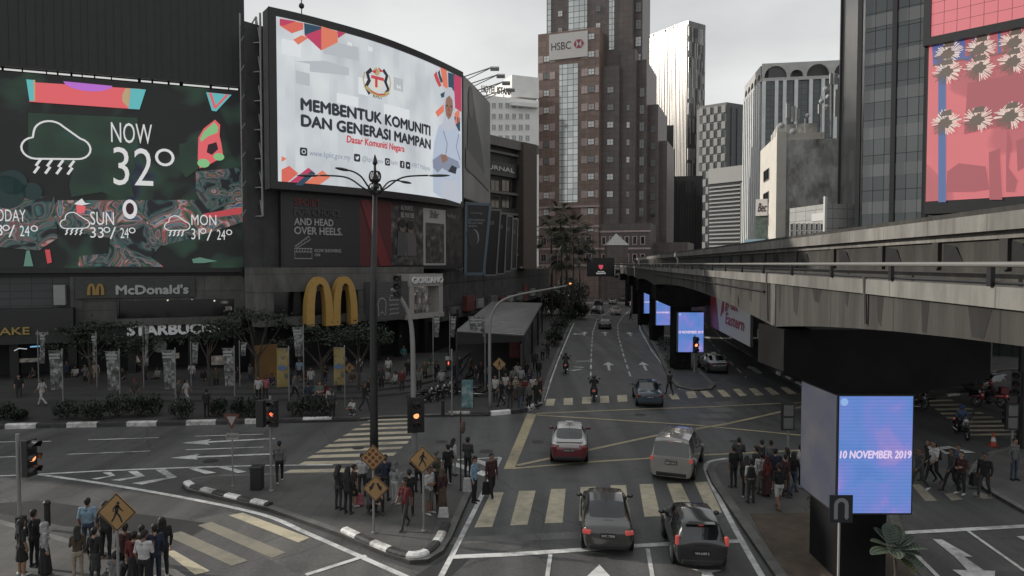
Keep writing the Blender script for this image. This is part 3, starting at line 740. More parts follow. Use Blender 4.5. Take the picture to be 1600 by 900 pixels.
m.build('air_duct', M['grey_paint'], bW)
# dashed slit of daylight along the top of the screen, made as glowing strips
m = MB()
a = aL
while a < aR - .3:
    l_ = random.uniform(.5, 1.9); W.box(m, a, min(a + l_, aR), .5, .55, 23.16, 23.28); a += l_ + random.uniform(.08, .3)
m.pieces('daylight_slit', glow('daylight_glow', (0.9, 0.9, 0.88), 0.7), bW)

# ---------------------------------------------------------------- curved corner building under the big screen
BC = Cv([px_pt(408, 51.3), px_pt(424, 52.0), px_pt(480, 53.6), px_pt(550, 56.3), px_pt(600, 58.8), px_pt(650, 62.2), px_pt(690, 65.8), px_pt(722, 69.2)])
bC = thing('curved_building', BC.P(9, -8, 0), 'rounded concrete corner building below the large curved screen, golden arch on its front', 'building')
back = [(-5.4, 80), (-6.5, 92), (-24, 92), (-24, 60)]
def ring(d): return [tuple(BC.P(BC.len * i / 24, d, 0).to_2d()) for i in range(25)]
m = MB(); m.prism(ring(-1.6) + back, 8.9, 27.5); m.build('wall', pbr('rear_wall', (0.055, 0.055, 0.055), 0.8, var=.3, vscale=.8), bC)
m = MB(); BC.box(m, 0, BC.len * .72, -2, -.25, 7.0, 8.9); BC.box(m, 0, BC.len * .72, -1.2, -.05, 4.4, 5.0)
for p0, p1 in ((405, 428), (560, 590)):
    a0 = BC.A(p0, 470, -.3)[0]; a1 = BC.A(p1, 470, -.3)[0]; BC.box(m, a0, a1, -2, -.3, 5.0, 7.0)
m.build('fascia', M['dim_concrete'], bC)
m = MB(); BC.box(m, .2, BC.len * .72, -1.8, -1.6, 5.0, 7.0); m.pieces('shop_window', M['dark_glass'], bC)
m = MB(); m.prism(ring(-3.5) + back, 0, 4.4); m.build('shop_interior', M['dark'], bC)
m = MB(); m.prism(ring(-2.4) + back, 4.4, 4.9); m.build('floor_slab', M['black_wall'], bC)
m = MB(); m.prism(ring(-2.2) + back, 8.2, 8.9); m.build('soffit', M['black_wall'], bC)
m = MB()
for px in (410, 470, 530, 592, 628, 668, 716):
    a = BC.A(px, 560, -1.5)[0]; BC.box(m, a - .3, a + .3, -2.3, -1.6, 0, 4.4)
m.pieces('column', M['black_wall'], bC)
# grey return wall and lattice beside the screen
LW = Fr(px_pt(386, 56.6), px_pt(430, 57.0))
m = MB(); LW.pbox(m, 399, 424, 268, 380, -4, 0, 0); m.build('return_wall', M['concrete'], bC)
m = MB(); LW.pbox(m, 384, 452, 380, 436, -6, .5, 0); LW.pbox(m, 386, 402, 150, 268, -6, -.5, 0); m.build('service_bay', M['black_wall'], bC)
# lit cosmetics and clothing shop at the rounded end
GF = Fr(px_pt(588, 56.6), px_pt(696, 64.5))
bG = thing('clothing_store', GF.P(4, 0, 0), 'pale shop front with lit window below the clothing store sign at the rounded corner', 'shop')
m = MB(); GF.pbox(m, 639, 692, 428, 447, -1.2, .25, 0); GF.pbox(m, 640, 647, 447, 492, -1.2, .2, 0); GF.pbox(m, 686, 692, 447, 489, -1.2, .2, 0); GF.pbox(m, 636, 694, 490, 497, -1.2, .3, 0)
m.build('frame', pbr('pale_panel', (0.34, 0.33, 0.31), 0.6, var=.1), bG)
m = MB(); GF.pbox(m, 647, 686, 447, 490, -1.3, -1.1, 0); m.pieces('shop_window', pic('shop_display', [(0.3, (.03, .03, .03)), (0.55, (.10, .095, .085)), (.75, (.32, .30, .26))], 1.5, 4, .7), bG)
m = MB()
for px in (652, 661, 672, 680):                                                     # dress dummies
    a, z0 = GF.A(px, 488, -.9); p = GF.P(a, -.9, z0); m.lathe([(.05, 0), (.07, .7), (.2, .85), (.16, 1.2), (.23, 1.5), (.06, 1.62), (.1, 1.72), (.08, 1.88)], p, 8)
m.pieces('shop_dummy', pbr('dummy_cloth', (.3, .28, .26), .8, var=.5, vscale=4), bG)
m = MB(); GF.pbox(m, 590, 640, 440, 500, -1.4, .1, 0); m.build('shutter', pbr('dim_shutter', (.085, .085, .085), .6, grid=(4, .25, .02, .6)), bG)
m = MB(); text_on(m, GF, 'GIORDANO', 643, 691, 432.5, 442.5, .26, 0, bold=.02, thick=.12); m.pieces('lettering', M['white_text'], bG)
m = MB(); text_on(m, GF, 'GIORDANO', 643.6, 691.6, 433, 443, .255, 0, bold=.04); m.build('lettering_shade', M['black'], bG)  # black copy set off right and down paints the shading of the letters
# small white line drawings of menu items
m = MB(); fr = GF
a, z = fr.A(597, 476, .12); stroke(m, fr, [(a + .5 * math.cos(R(t)), z + .55 * math.sin(R(t))) for t in range(-30, 211, 20)] + [(a - .45, z - .9), (a, z - .6), (a + .45, z - .9)], .07, .12, closed=True)
a, z = fr.A(616, 478, .12)
for k in range(4): stroke(m, fr, [(a - .6 + .1 * i, z + .5 - .38 * k + .06 * math.sin(i * 1.6 + k)) for i in range(13)], .06, .12)
stroke(m, fr, [(a - .6, z + .5), (a - .5, z + .9), (a + .5, z + .9), (a + .6, z + .5)], .06, .12)
m.pieces('drawing', pbr('chalk_white', (.4, .4, .4), .6), bG)

# ---------------------------------------------------------------- buildings along the left side of the street, going back
JF = Fr(px_pt(762, 95), px_pt(838, 104))
bJ = thing('office_building', JF.P(4, -8, 0), 'dark office block with black sign band and stacked balconies left of the brown tower', 'building')
m = MB(); JF.pbox(m, 745, 838, 224, 420, -16, 0, 0); m.build('wall', pbr('dark_render', (.05, .05, .05), .7, var=.25, vscale=.6, grid=(3, 3.2, .06, .5)), bJ)
m = MB(); JF.pbox(m, 757, 825, 255, 276, 0, .6, 0); m.build('sign_band', M['black'], bJ)
m = MB(); text_on(m, JF, 'JOURNAL', 745, 803, 258.5, 268, .62, 0, bold=.02, thick=.1); m.pieces('lettering', M['grey_text'], bJ)
m = MB(); JF.pbox(m, 818, 839, 224, 420, 0, 1.4, 0); m.build('pillar', pbr('brown_pillar', (.085, .07, .06), .8, var=.2), bJ)
m = MB(); JF.pbox(m, 757, 842, 218, 232, 0, 1.0, 0)
for y in (238, 300, 332, 364, 396): JF.pbox(m, 762, 818, y, y + 3.5, 0, .5, 0)
m.pieces('balcony_slab', pbr('slab_grey', (.15, .145, .14), .8, var=.2), bJ)
cells = []
for y in (280, 305, 337, 369):
    for x in (766, 783, 800):
        a0, z1 = JF.A(x, y); a1, z0 = JF.A(x + 14, y + 21); cells.append((a0, a1, z0, z1))
windows(bJ, JF, cells, 0, M['glass'], M['black'], bars=(1, 0))
# the white hotel
HF = Fr(px_pt(752, 172), px_pt(842, 178))
bH = thing('hotel_building', HF.P(7, -10, 0), 'white hotel block with rooftop lettering rising behind the floodlit billboard', 'building')
wht = pbr('white_render', (.82, .81, .78), .8, var=.08, vscale=.4)
m = MB(); HF.pbox(m, 740, 842, 152, 470, -25, 0, 0); HF.pbox(m, 800, 842, 119, 152, -20, -2, 0); HF.pbox(m, 800, 842, 160, 166, 0, 1.5, 0); m.build('wall', wht, bH)
cells = []
for iy in range(5):
    for ix in range(6):
        x = 768 + ix * 10.5; y = 160 + iy * 17; a0, z1 = HF.A(x, y); a1, z0 = HF.A(x + 7, y + 10); cells.append((a0, a1, z0, z1))
windows(bH, HF, cells, 0, pbr('hotel_glass', (.34, .35, .36), .2), wht, bars=(1, 0))
m = MB(); text_on(m, HF, 'HOTEL ISTANA', 752, 800, 136, 147, -3, 0, thick=.4, bold=.01)
m.pieces('lettering', pbr('dark_lettering', (.06, .06, .06), .5), bH)
m = MB(); z = HF.A(776, 152)[1]
for px in (755, 767, 780, 794): a = HF.A(px, 150)[0]; m.tube([HF.P(a, -3, z - .2), HF.P(a, -3, z + 1.6)], .12, 6)
m.build('sign_frame', M['black'], bH)
# a pale block glimpsed beyond the black building
EF = Fr(px_pt(372, 165), px_pt(470, 150))
bE = thing('apartment_block', EF.P(5, -8, 0), 'pale apartment block glimpsed between the black building and the big screen', 'building')
m = MB(); EF.pbox(m, 360, 480, 84, 330, -15, 0, 0); EF.pbox(m, 398, 480, 64, 90, -12, -3, 0); m.build('wall', pbr('pale_grey_render', (.42, .41, .39), .8, var=.12, vscale=.4), bE)
m = MB()
for y in (84, 97, 110, 123): EF.pbox(m, 372, 402, y, y + 4.5, 0, 1.2, 0)
m.pieces('balcony_slab', pbr('balcony_grey', (.2, .2, .2), .7), bE)
# leaning black advertising panels that step back along the street
for i, (x0, x1, yt, yb, D) in enumerate(((727, 766, 318, 428, 71.0), (757, 782, 327, 430, 75.0), (776, 792, 333, 428, 79.5), (789, 801, 337, 424, 84.0), (799, 809, 341, 420, 88.5))):
    fr = Fr(px_pt(x0, D), px_pt(x1, D + 1.2)); a1 = fr.A(x1, yt)[0]; z1 = fr.A(x0, yt)[1]; z0 = fr.A(x0, yb)[1]
    k = thing('advertising_panel', fr.P(a1 / 2, 0, z0), ('tapering black advertising panel in a slate blue frame, nearest of five along the street', 'tapering black panel second from the corner along the street', 'middle one of the five tapering black panels by the street',
              'narrow tapering black panel, fourth away from the corner', 'narrow tapering black panel farthest along the street')[i], 'advertising panel', 'tapering advertising panels beside the street')
    sl = .62 if i == 0 else .8
    m = MB(); m.slab([fr.P(0, 0, z0), fr.P(a1 * .72, 0, z0), fr.P(a1, 0, z1), fr.P(0.1, 0, z1)], tuple(-v * .6 for v in (fr.n.x, fr.n.y, 0))); m.build('panel', M['black_wall'], k)
    m = MB(); t_ = .16
    for p, q in (((0, z0), (.1, z1)), ((a1 * .72, z0), (a1, z1)), ((.1, z1), (a1, z1)), ((0, z0), (a1 * .72, z0))):
        stroke(m, fr, [p, q], .3 if i == 0 else .18, .06)
    m.build('frame', pbr('slate_blue_frame', (.07, .1, .13) if i == 0 else (.16, .16, .16), .4), k)
    if i == 0:
        m = MB(); text_on(m, fr, 'JERNIHKAN\nEKUATAN\nANDA', 731, 757, 342, 355, .05, bold=.015); text_on(m, fr, 'technology', 735, 754, 331, 335, .05)
        disc(m, fr, 741, 371, .55, .85, .05)
        m.pieces('lettering', pbr('dim_print', (.2, .22, .24), .6), k)
        m = MB(); disc(m, fr, 739, 373, .55, .95, .07); disc(m, fr, 734, 366, .4, .5, .074); m.build('portrait', M['black'], k)
    else:
        m = MB(); text_on(m, fr, 'ANDA', x0 + 3, x0 + (x1 - x0) * .6, yt + 18, yt + 24, .05); m.pieces('lettering', pbr('dim_print', (.2, .22, .24), .6), k)
# low shops behind the panels
SF = Fr(px_pt(690, 68), px_pt(858, 125))
bS = thing('shop_row', SF.P(15, -5, 0), 'low dim row of shops with cluttered signs under the leaning black panels', 'shops')
m = MB(); z1 = 8.4; SF.box(m, 0, SF.len, -9, 0, 3.4, z1); m.build('wall', pbr('shop_wall', (.06, .06, .06), .7, var=.5, vscale=1.3, grid=(4.2, 2.4, .1, .4)), bS)
m = MB(); SF.box(m, 0, SF.len, -9, -1.5, 0, 3.4); m.build('shop_interior', M['dark'], bS)
m = MB()
for i in range(11):
    a = 2 + i * (SF.len - 4) / 11; SF.box(m, a, a + random.uniform(1.5, 3.6), 0, random.uniform(.2, .5), 3.5 + random.uniform(0, .6), 4.6 + random.uniform(0, 1.4), i % 3)
m.pieces('shop_sign_band', [pbr('sign_grey', (.13, .13, .13), .5, var=.7, vscale=5), pbr('sign_red', (.14, .04, .035), .5, var=.5, vscale=5), pbr('sign_pale', (.3, .3, .29), .5, var=.6, vscale=5)], bS)
m = MB()
for i in range(14):
    a = 1 + i * (SF.len - 2) / 14; m.tube([SF.P(a, 1.2, z1 + .3), SF.P(a + 2.2, 1.2, z1 + .3)], .05, 5); m.ell(SF.P(a + 1, 1.2, z1 + .2), .12, 6, 4)
m.build('fairy_lights', pbr('cable_pale', (.3, .3, .28), .5), bS)
# pavilion with a corrugated roof beside the pavement
p1, p2, p3, p4 = G(818, 523, 4.0), G(847, 474, 4.0), G(768, 472, 4.6), G(714, 516, 4.6)
bP = thing('pavilion', ((p1 + p2 + p3 + p4) / 4).to_2d().to_3d(), 'low pavilion with grey corrugated roof at the street kerb', 'pavilion')
m = MB(); m.slab([p1, p2, p3, p4], (0, 0, -.14))
for i in range(40):
    t = (i + .5) / 40; q = p1.lerp(p2, t); r = p4.lerp(p3, t); m.tube([q + Vector((0, 0, .03)), r + Vector((0, 0, .03))], .05, 5)
m.build('roof', pbr('corrugated_roof', (.25, .25, .245), .5, metal=.2, var=.2, vscale=1.5), bP)
m = MB()
for q in (p1, p2, p3, p4, p1.lerp(p2, .33), p1.lerp(p2, .66)): m.tube([Vector((q.x, q.y, .1)) * 1, Vector((q.x, q.y, q.z - .12))], .1, 6)
m.pieces('post', M['black'], bP)
m = MB(); q1 = p1 + Vector((-.15, 0, 0)); q2 = p2 + Vector((-.15, 0, 0))
m.slab([(q1.x, q1.y, 1.0), (q2.x, q2.y, 1.0), (q2.x, q2.y, 3.3), (q1.x, q1.y, 3.3)], (-.08, 0, 0)); m.build('side_screen', pic('hoarding_print', [(0.35, (.02, .02, .02)), (0.55, (.05, .05, .05)), (.7, (.16, .15, .15))], 1.2, 5, emit=False), bP)
m = MB(); m.slab([(p4.x, p4.y, 3.6), (p1.x, p1.y, 3.5), (p1.x, p1.y, 3.95), (p4.x, p4.y, 4.5)], (0, .1, 0)); m.build('gable', M['black'], bP)
m = MB(); q = G(806, 529, 3.1); m.box((q.x - .1, q.y - .12, 2.3), (.85, .12, 1.5)); m.build('red_poster', pbr('dim_red', (.12, .025, .025), .5, var=.5, vscale=4), bP)

# ---------------------------------------------------------------- brown granite tower at the end of the street
o_ = Vector((7.2, 191.0)); TU = Vector((.9375, -.348)); TV = Vector((.348, .9375))
TW = Fr((o_.x, o_.y), (o_.x + TU.x, o_.y + TU.y))
TS = Fr((o_.x + TU.x * 17.3, o_.y + TU.y * 17.3), (o_.x + TU.x * 17.3 + TV.x, o_.y + TU.y * 17.3 + TV.y))
bT = thing('granite_tower', TW.P(12, -12, 0), 'tall stepped tower of brown granite with bank sign and glass strip', 'tower')
gran = pbr('brown_granite', (.20, .138, .115), .45, var=.16, vscale=.35, grid=(1.55, 1.53, .05, .62, .1))
gran2 = pbr('dark_granite', (.115, .095, .088), .45, var=.18, vscale=.35, grid=(1.55, 1.53, .05, .6, .1))
def tb(m, u0, u1, v0, v1, z0, z1, mi=0): TW.box(m, u0, u1, -v1, -v0, z0, z1, mi)
m = MB(); tb(m, 0, 17.3, 0, 17, 0, 72.5); tb(m, -.9, 5.2, -.5, 12, 0, 19)
m.build('shaft', gran, bT)
m = MB(); tb(m, .6, 25, 6, 24, 0, 118); tb(m, 25, 27.2, 9, 22, 0, 118); m.build('upper_shaft', gran2, bT)
m = MB(); tb(m, 17.3, 22.2, 2.5, 20, 0, 62.5); tb(m, 22.2, 26.2, 4.5, 24, 0, 67); tb(m, 26.2, 28.6, 8, 26, 0, 65); tb(m, 28.6, 31.2, 12, 30, 0, 53.5); tb(m, 31.2, 33.2, 16, 32, 0, 44); m.build('stepped_wing', gran2, bT)
fl = 4.68; zs = [17 + i * fl for i in range(24)]
gstrip = pbr('green_glass', (.55, .585, .57), .1, metal=.55, spec=.8, grid=(1.55, 1.56, .09, .28, .2))
m = MB(); tb(m, 6.2, 11.4, -.12, .1, 26, 63.5); tb(m, 7.0, 12.4, 5.86, 6.1, 73, 116); tb(m, .9, 1.9, 5.86, 6.1, 73, 116); tb(m, 18.6, 20.0, 5.86, 6.1, 68, 116); m.build('glass_strip', gstrip, bT)
pale = pbr('pale_pink_granite', (.42, .33, .31), .5, var=.15, vscale=.5, grid=(1.5, .8, .05, .7))
lit = [pbr('bright_pane', (.66, .68, .66), .1, spec=.9), pbr('bright_pane', (.66, .68, .66), .1, spec=.9), pbr('blind_pane', (.42, .41, .38), .4), pbr('dull_pane', (.16, .17, .17), .1, spec=.9)]
cells = [(1.6, 3.3, z + .9, z + 2.6) for z in zs[:11]] + [(14.2, 16.0, z + .9, z + 2.6) for z in zs[:12]]
windows(bT, TW, cells, 0.02, lit, gran2, bars=(1, 1))
m = MB()
for z in zs[:11]:
    tb(m, 3.35, 4.9, -.1, .1, z + .7, z + 2.7); tb(m, .1, 1.5, -.1, .1, z + .7, z + 2.7); tb(m, 12.4, 14.1, -.1, .1, z + .7, z + 2.7); tb(m, 16.1, 17.2, -.1, .1, z + .7, z + 2.7)
m.pieces('granite_panel', pale, bT)
T1, T2, T3 = (Fr(TW.P(0, -q, 0)[:2], TW.P(1, -q, 0)[:2]) for q in (2.5, 4.5, 8))
T4 = Fr(TW.P(0, -12, 0)[:2], TW.P(1, -12, 0)[:2])
windows(bT, T1, [(18.9, 20.7, z + .9, z + 2.6) for z in zs[:9]], .02, lit, gran2, bars=(1, 1))
windows(bT, T2, [(23.8, 24.8, z + .9, z + 2.6) for z in zs[:8]], .02, lit, gran2, bars=(0, 1))
windows(bT, T3, [(26.7, 28.1, z + .4, z + 3.0) for z in zs[:9]], .02, pbr('dull_pane', (.16, .165, .165), .1, spec=.9), gran2, bars=(1, 1))
windows(bT, T4, [(29.2, 30.6, z + .6, z + 2.6) for z in zs[:7]], .02, M['glass'], gran2, bars=(1, 1))
TUP = Fr(TW.P(0, -6, 0)[:2], TW.P(1, -6, 0)[:2]); TUR = Fr(TW.P(0, -9, 0)[:2], TW.P(1, -9, 0)[:2])
windows(bT, TUP, [(3.9, 5.3, z + .9, z + 2.6) for z in zs[12:16]] + [(14.8, 16.2, z + .9, z + 2.6) for z in zs[12:16]], .02, lit, gran2, bars=(1, 1))
windows(bT, TUR, [(25.3, 26.9, z + .5, z + 3.2) for z in zs[10:16]], .02, lit, gran2, bars=(1, 2))
m = MB()
for z0 in (8.5, 13.0, 19.0, 24.5): tb(m, -1.0, 17.5, -.7, .2, z0, z0 + .5)
for z0 in (8.5, 13.0, 17.6): tb(m, 17.3, 31, .6, 2.2, z0, z0 + .5)
m.pieces('string_course', pale, bT)
m = MB(); tb(m, 17.3, 31, .8, 12, 0, 20); tb(m, 31, 40, 8, 24, 0, 15); m.build('podium', gran2, bT)
TP = Fr(TW.P(0, -.8, 0)[:2], TW.P(1, -.8, 0)[:2])
windows(bT, TP, [(17.9 + i * 2.1, 19.2 + i * 2.1, z, z + 2.4) for z in (9.5, 14.2) for i in range(6)], .02, M['glass'], pale, bars=(0, 0), fw=.25)
windows(bT, TW, [(1.0 + i * 3.2, 2.8 + i * 3.2, z, z + 2.4) for z in (9.6, 14.2) for i in range(5)], .52, M['glass'], pale, bars=(1, 0), fw=.2)
# bank sign
bK = thing('bank_sign', TW.P(7.6, .3, 62), 'white rectangular bank sign with red hexagon emblem high on the brown tower', 'sign')
x0, x1 = TW.A(858, 80, .5)[0], TW.A(918, 80, .5)[0]; zt = TW.A(888, 51, .5)[1]; zb = TW.A(888, 91, .5)[1]
m = MB(); TW.box(m, x0, x1, -.1, .5, zb, zt); m.build('board', pbr('sign_white', (.52, .50, .48), .5, var=.06), bK)
w_ = x1 - x0; h_ = zt - zb
m = MB(); text_on(m, TW, 'HSBC', 0, 0, 0, 0, .53, az=(x0 + w_ * .06, x0 + w_ * .57, zb + h_ * .36, zb + h_ * .66), bold=0.0); m.pieces('lettering', pbr('ink_black', (.015, .015, .015), .5), bK)
cx, cz, hx, hz = x0 + w_ * .775, zb + h_ * .52, w_ * .135, h_ * .17
m = MB()
for q in ([(-1, 0), (-.5, 1), (-.5, -1)], [(1, 0), (.5, 1), (.5, -1)], [(-.5, 1), (.5, 1), (0, 0)], [(-.5, -1), (.5, -1), (0, 0)]): poly(m, TW, None, .54, az=[(cx + x * hx, cz + z * hz) for x, z in q])
m.build('emblem', pbr('emblem_red', (.28, .03, .06), .5), bK)
# kiosk with pyramid roof in front of the tower
k = thing('pyramid_kiosk', at(965, 420, 170).to_2d().to_3d(), 'gate lodge with pale pyramid roof at the foot of the brown tower', 'building')
q0, q1 = at(949, 383, 170), at(981, 383, 170); zt = at(965, 364, 170).z; cx = (q0.x + q1.x) / 2; hw = (q1.x - q0.x) / 2
m = MB(); m.bx(cx - hw, cx + hw, 170, 170 + 2 * hw, 0, q0.z); m.build('wall', gran2, k)
m = MB(); m.add([(cx - hw - .3, 169.7, q0.z), (cx + hw + .3, 169.7, q0.z), (cx + hw + .3, 170.3 + 2 * hw, q0.z), (cx - hw - .3, 170.3 + 2 * hw, q0.z), (cx, 170 + hw, zt)], [(0, 1, 4), (1, 2, 4), (2, 3, 4), (3, 0, 4), (3, 2, 1, 0)]); m.build('roof', pbr('pale_metal_roof', (.42, .41, .38), .4, var=.1, grid=(.8, .8, .04, .7)), k)

# ---------------------------------------------------------------- bright ribbed tower
KF = Fr(px_pt(1002, 345), px_pt(1072, 320)); KR = Fr(px_pt(1072, 320), px_pt(1098.5, 326))
bK2 = thing('ribbed_tower', KF.P(10, -15, 0), 'slender ribbed tower whose pale face glares in the sun behind the brown tower', 'tower')
zt = EYE + (412 - 37) / FPX * 320
rib = pbr('bright_metal_rib', (.33, .315, .295), .3, metal=.85, var=.25, vscale=.2, vz=.2); ribd = pbr('shaded_metal_rib', (.16, .16, .155), .35, metal=.4, var=.45, vscale=.25, vz=.2)
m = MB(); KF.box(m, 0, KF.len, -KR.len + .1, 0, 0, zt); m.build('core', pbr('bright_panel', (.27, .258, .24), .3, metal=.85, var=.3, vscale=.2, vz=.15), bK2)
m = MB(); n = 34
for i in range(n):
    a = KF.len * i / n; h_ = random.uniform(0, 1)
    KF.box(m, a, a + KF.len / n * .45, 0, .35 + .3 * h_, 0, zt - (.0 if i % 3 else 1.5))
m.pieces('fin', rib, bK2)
m = MB(); KR.box(m, 0.02, KR.len, -.5, .02, 0, zt - .1)  # shade of this side is put into a darker metal colour
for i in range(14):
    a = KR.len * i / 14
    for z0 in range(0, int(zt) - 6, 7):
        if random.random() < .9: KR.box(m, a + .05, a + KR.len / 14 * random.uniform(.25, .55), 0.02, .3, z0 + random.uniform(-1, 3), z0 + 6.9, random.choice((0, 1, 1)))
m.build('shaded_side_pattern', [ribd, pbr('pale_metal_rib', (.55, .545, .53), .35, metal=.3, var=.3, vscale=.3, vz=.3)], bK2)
DF = Fr(px_pt(1014, 262), px_pt(1102, 258))
bD = thing('dark_slab_with_shade', DF.P(10, -8, 0), 'near black office slab, right wing standing in for the ribbed tower in shade', 'building')
m = MB(); DF.pbox(m, 1022, 1053, 196, 420, -14, 0, 0); DF.pbox(m, 1053, 1098, 275, 420, -14, -1, 0)  # right wing is a dark mass for the shaded foot of the ribbed tower
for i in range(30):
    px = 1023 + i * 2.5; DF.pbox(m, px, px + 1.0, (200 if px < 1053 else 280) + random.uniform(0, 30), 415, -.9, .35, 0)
m.build('wall', pbr('charcoal_and_shade', (.035, .034, .033), .4, var=.5, vscale=.3, vz=.2), bD)
m = MB(); text_on(m, DF, 'R', 1029, 1035, 213, 223, .5, thick=.1); m.build('sign_letter', glow('sign_pale_blue', (.35, .45, .48), .6), bD)
# checkered apartment block
CF = Fr(px_pt(1090, 308), px_pt(1132, 300)); CR = Fr(px_pt(1132, 300), px_pt(1164, 306))
bQ = thing('checkered_block', CF.P(8, -10, 0), 'grey apartment block with a checkered front of pale boxes and dark windows', 'building')
zt = EYE + (412 - 162) / FPX * 300
m = MB(); CF.box(m, 0, CF.len, -20, 0, 0, zt); m.build('wall', pbr('mid_grey_wall', (.20, .20, .19), .7, var=.1), bQ)
m = MB(); CR.box(m, 0, CR.len, -18, .02, 0, zt + .02)
for a in (.22, .5): CR.box(m, CR.len * a, CR.len * (a + .07), .02, .5, 0, zt - 2)
m.build('side_wall', pbr('slate_grey_wall', (.11, .112, .115), .6, var=.15, grid=(1.5, 3, .08, .7)), bQ)
cells = []; balc = MB()
for r in range(19):
    for c in range(7):
        a = .3 + c * (CF.len - .5) / 7; z1 = zt - 1.2 - r * 3.5; wd_ = (CF.len - .5) / 7
        if (r + c) % 2: cells.append((a + .1, a + wd_ - .1, z1 - 3.1, z1 - .2))
        else: CF.box(balc, a, a + wd_ - .05, 0, .7, z1 - 3.2, z1)
windows(bQ, CF, cells, .02, pbr('grey_glass', (.10, .105, .105), .15, spec=.8), pbr('grey_frame', (.25, .25, .25), .5), bars=(1, 0))
tag(balc.build('balcony_box', pbr('pale_box', (.34, .34, .325), .6, var=.15), bQ), kind='stuff')
# louvred office
LF = Fr(px_pt(1108, 232), px_pt(1162, 222))
bL = thing('louvred_block', LF.P(5, -8, 0), 'office block with white horizontal louvres under a blank grey parapet', 'building')
m = MB(); LF.pbox(m, 1107, 1161, 262, 425, -14, 0, 0); m.build('wall', M['dark_glass'], bL)
m = MB(); LF.pbox(m, 1107, 1162, 261, 285, 0, .8, 0); LF.pbox(m, 1157.5, 1162, 285, 425, 0, .8, 0); m.build('parapet', pbr('blank_grey', (.36, .36, .35), .7, var=.08), bL)
m = MB()
for i in range(17): LF.pbox(m, 1108, 1157, 290 + i * 6.2, 292.3 + i * 6.2, 0, .9, 0)
m.pieces('louvre', pbr('louvre_white', (.33, .33, .325), .5), bL)
# arched glass building
AF = Fr(px_pt(1187, 190), px_pt(1330, 186)); AL = Fr(px_pt(1160, 214), px_pt(1187, 190))
bA = thing('arched_building', AF.P(12, -12, 0), 'glass office building topped by a row of stone arches behind the antennas', 'building')
zt = AF.A(1200, 99)[1]; z2 = AF.A(1200, 122)[1]
stone = pbr('pale_stone', (.46, .455, .44), .7, var=.15, vscale=.4)
gl = pbr('teal_glass', (.05, .07, .072), .08, spec=.8, grid=(1.6, 1.5, .1, .45, .25))
m = MB(); AF.box(m, 0, AF.len, -22, -.3, 0, z2); AL.box(m, 0, AL.len, -20, -.3, 0, z2); m.build('curtain_wall', gl, bA)
def arcade(fr, L_, spans, m):
    zb = z2; h_ = zt - z2
    a = 0
    for wd_ in spans:
        r_ = wd_ * .42; cx = a + wd_ / 2; n = 10
        arc = [(cx + r_ * math.cos(math.pi * (1 - i / n)), zb + .3 + min(h_ * .78, r_) * math.sin(math.pi * i / n)) for i in range(n + 1)]
        pts = [(a, zb)] + [(arc[0][0], zb)] + arc + [(arc[-1][0], zb)] + [(a + wd_, zb), (a + wd_, zt), (a, zt)]
        # slab around the opening, as quads from the arc to the top edge
        for i in range(n):
            m.slab([fr.P(arc[i][0], -.6, arc[i][1]), fr.P(arc[i + 1][0], -.6, arc[i + 1][1]), fr.P(arc[i + 1][0], -.6, zt), fr.P(arc[i][0], -.6, zt)], (fr.n.x * .6, fr.n.y * .6, 0))
        fr.box(m, a, arc[0][0], -.6, 0, zb, zt); fr.box(m, arc[-1][0], a + wd_, -.6, 0, zb, zt)
        a += wd_
m = MB(); arcade(AF, AF.len, [7.0, 4.0, 7.0, 7.5], m); arcade(AL, AL.len, [4.4] * max(1, int(AL.len / 4.4)), m)
AF.box(m, 0, AF.len, -.3, .25, z2 - .9, z2 - .01); AL.box(m, 0, AL.len, -.3, .25, z2 - .9, z2 - .01)
m.build('arcade', stone, bA)
m = MB(); AF.box(m, .2, AF.len, -14, -1.8, z2, zt - .2); AL.box(m, .2, AL.len - .2, -8, -1.8, z2, zt - .25); m.build('attic_wall', pbr('attic_grey', (.10, .10, .10), .8, var=.2), bA)
m = MB()
for a in (0.0, 3.3, 5.4, 8.4, 12.2, 15.3, 18.5, 21.6): AF.box(m, a, a + .9, -.3, .45, 0, z2 - .9)
for i in range(9): a = AL.len * i / 9; AL.box(m, a, a + AL.len / 20, -.3, .4, 0, z2 - .9)
m.pieces('pier', pbr('white_pier', (.68, .69, .68), .4, var=.12, vscale=.3), bA)
# stained concrete block with the antennas
NF = Fr(px_pt(1214, 97), px_pt(1306, 95)); NL = Fr(px_pt(1186, 112), px_pt(1214, 97))
bN = thing('concrete_block', NF.P(4, -6, 0), 'stained blank concrete block with white lit side below the rooftop antennas', 'building')
zt = NF.A(1240, 212)[1]
stained = pbr('stained_render', (.46, .45, .43), .9, var=.35, vscale=.9, vz=.5, dirt=((.10, .095, .088), .9))
m = MB(); NF.box(m, 0, NF.len + 2, -14, 0, 0, zt - .6); NF.box(m, .1, NF.len * .7, -12, -3, zt - .6, zt + 2.2); m.build('wall', stained, bN)
cream = pbr('cream_render', (.62, .585, .52), .8, var=.1, vscale=.5)
m = MB(); NL.box(m, 0, NL.len, -6, .03, 0, zt + .4); NL.box(m, NL.len - .6, NL.len + .25, -1, .3, 0, zt + .6); m.build('side_wall', cream, bN)
a0 = NL.len * .25
windows(bN, NL, [(a0, a0 + NL.len * .3, z, z + 1.7) for z in (8, 11.5, 15, 18.5, 22)], .06, M['dark_glass'], pbr('grey_frame2', (.2, .2, .2), .5), bars=(1, 0))
PF = Fr(px_pt(1233, 84), px_pt(1302, 76))
bO = thing('panelled_annex', PF.P(3, -4, 0), 'low grey panelled annex with a row of window bays before the stained block', 'building')
m = MB(); PF.pbox(m, 1234, 1292, 322, 420, -5, 0, 0); m.build('wall', pbr('grey_cladding', (.36, .36, .345), .6, var=.1, grid=(1.9, 1.1, .05, .55)), bO)
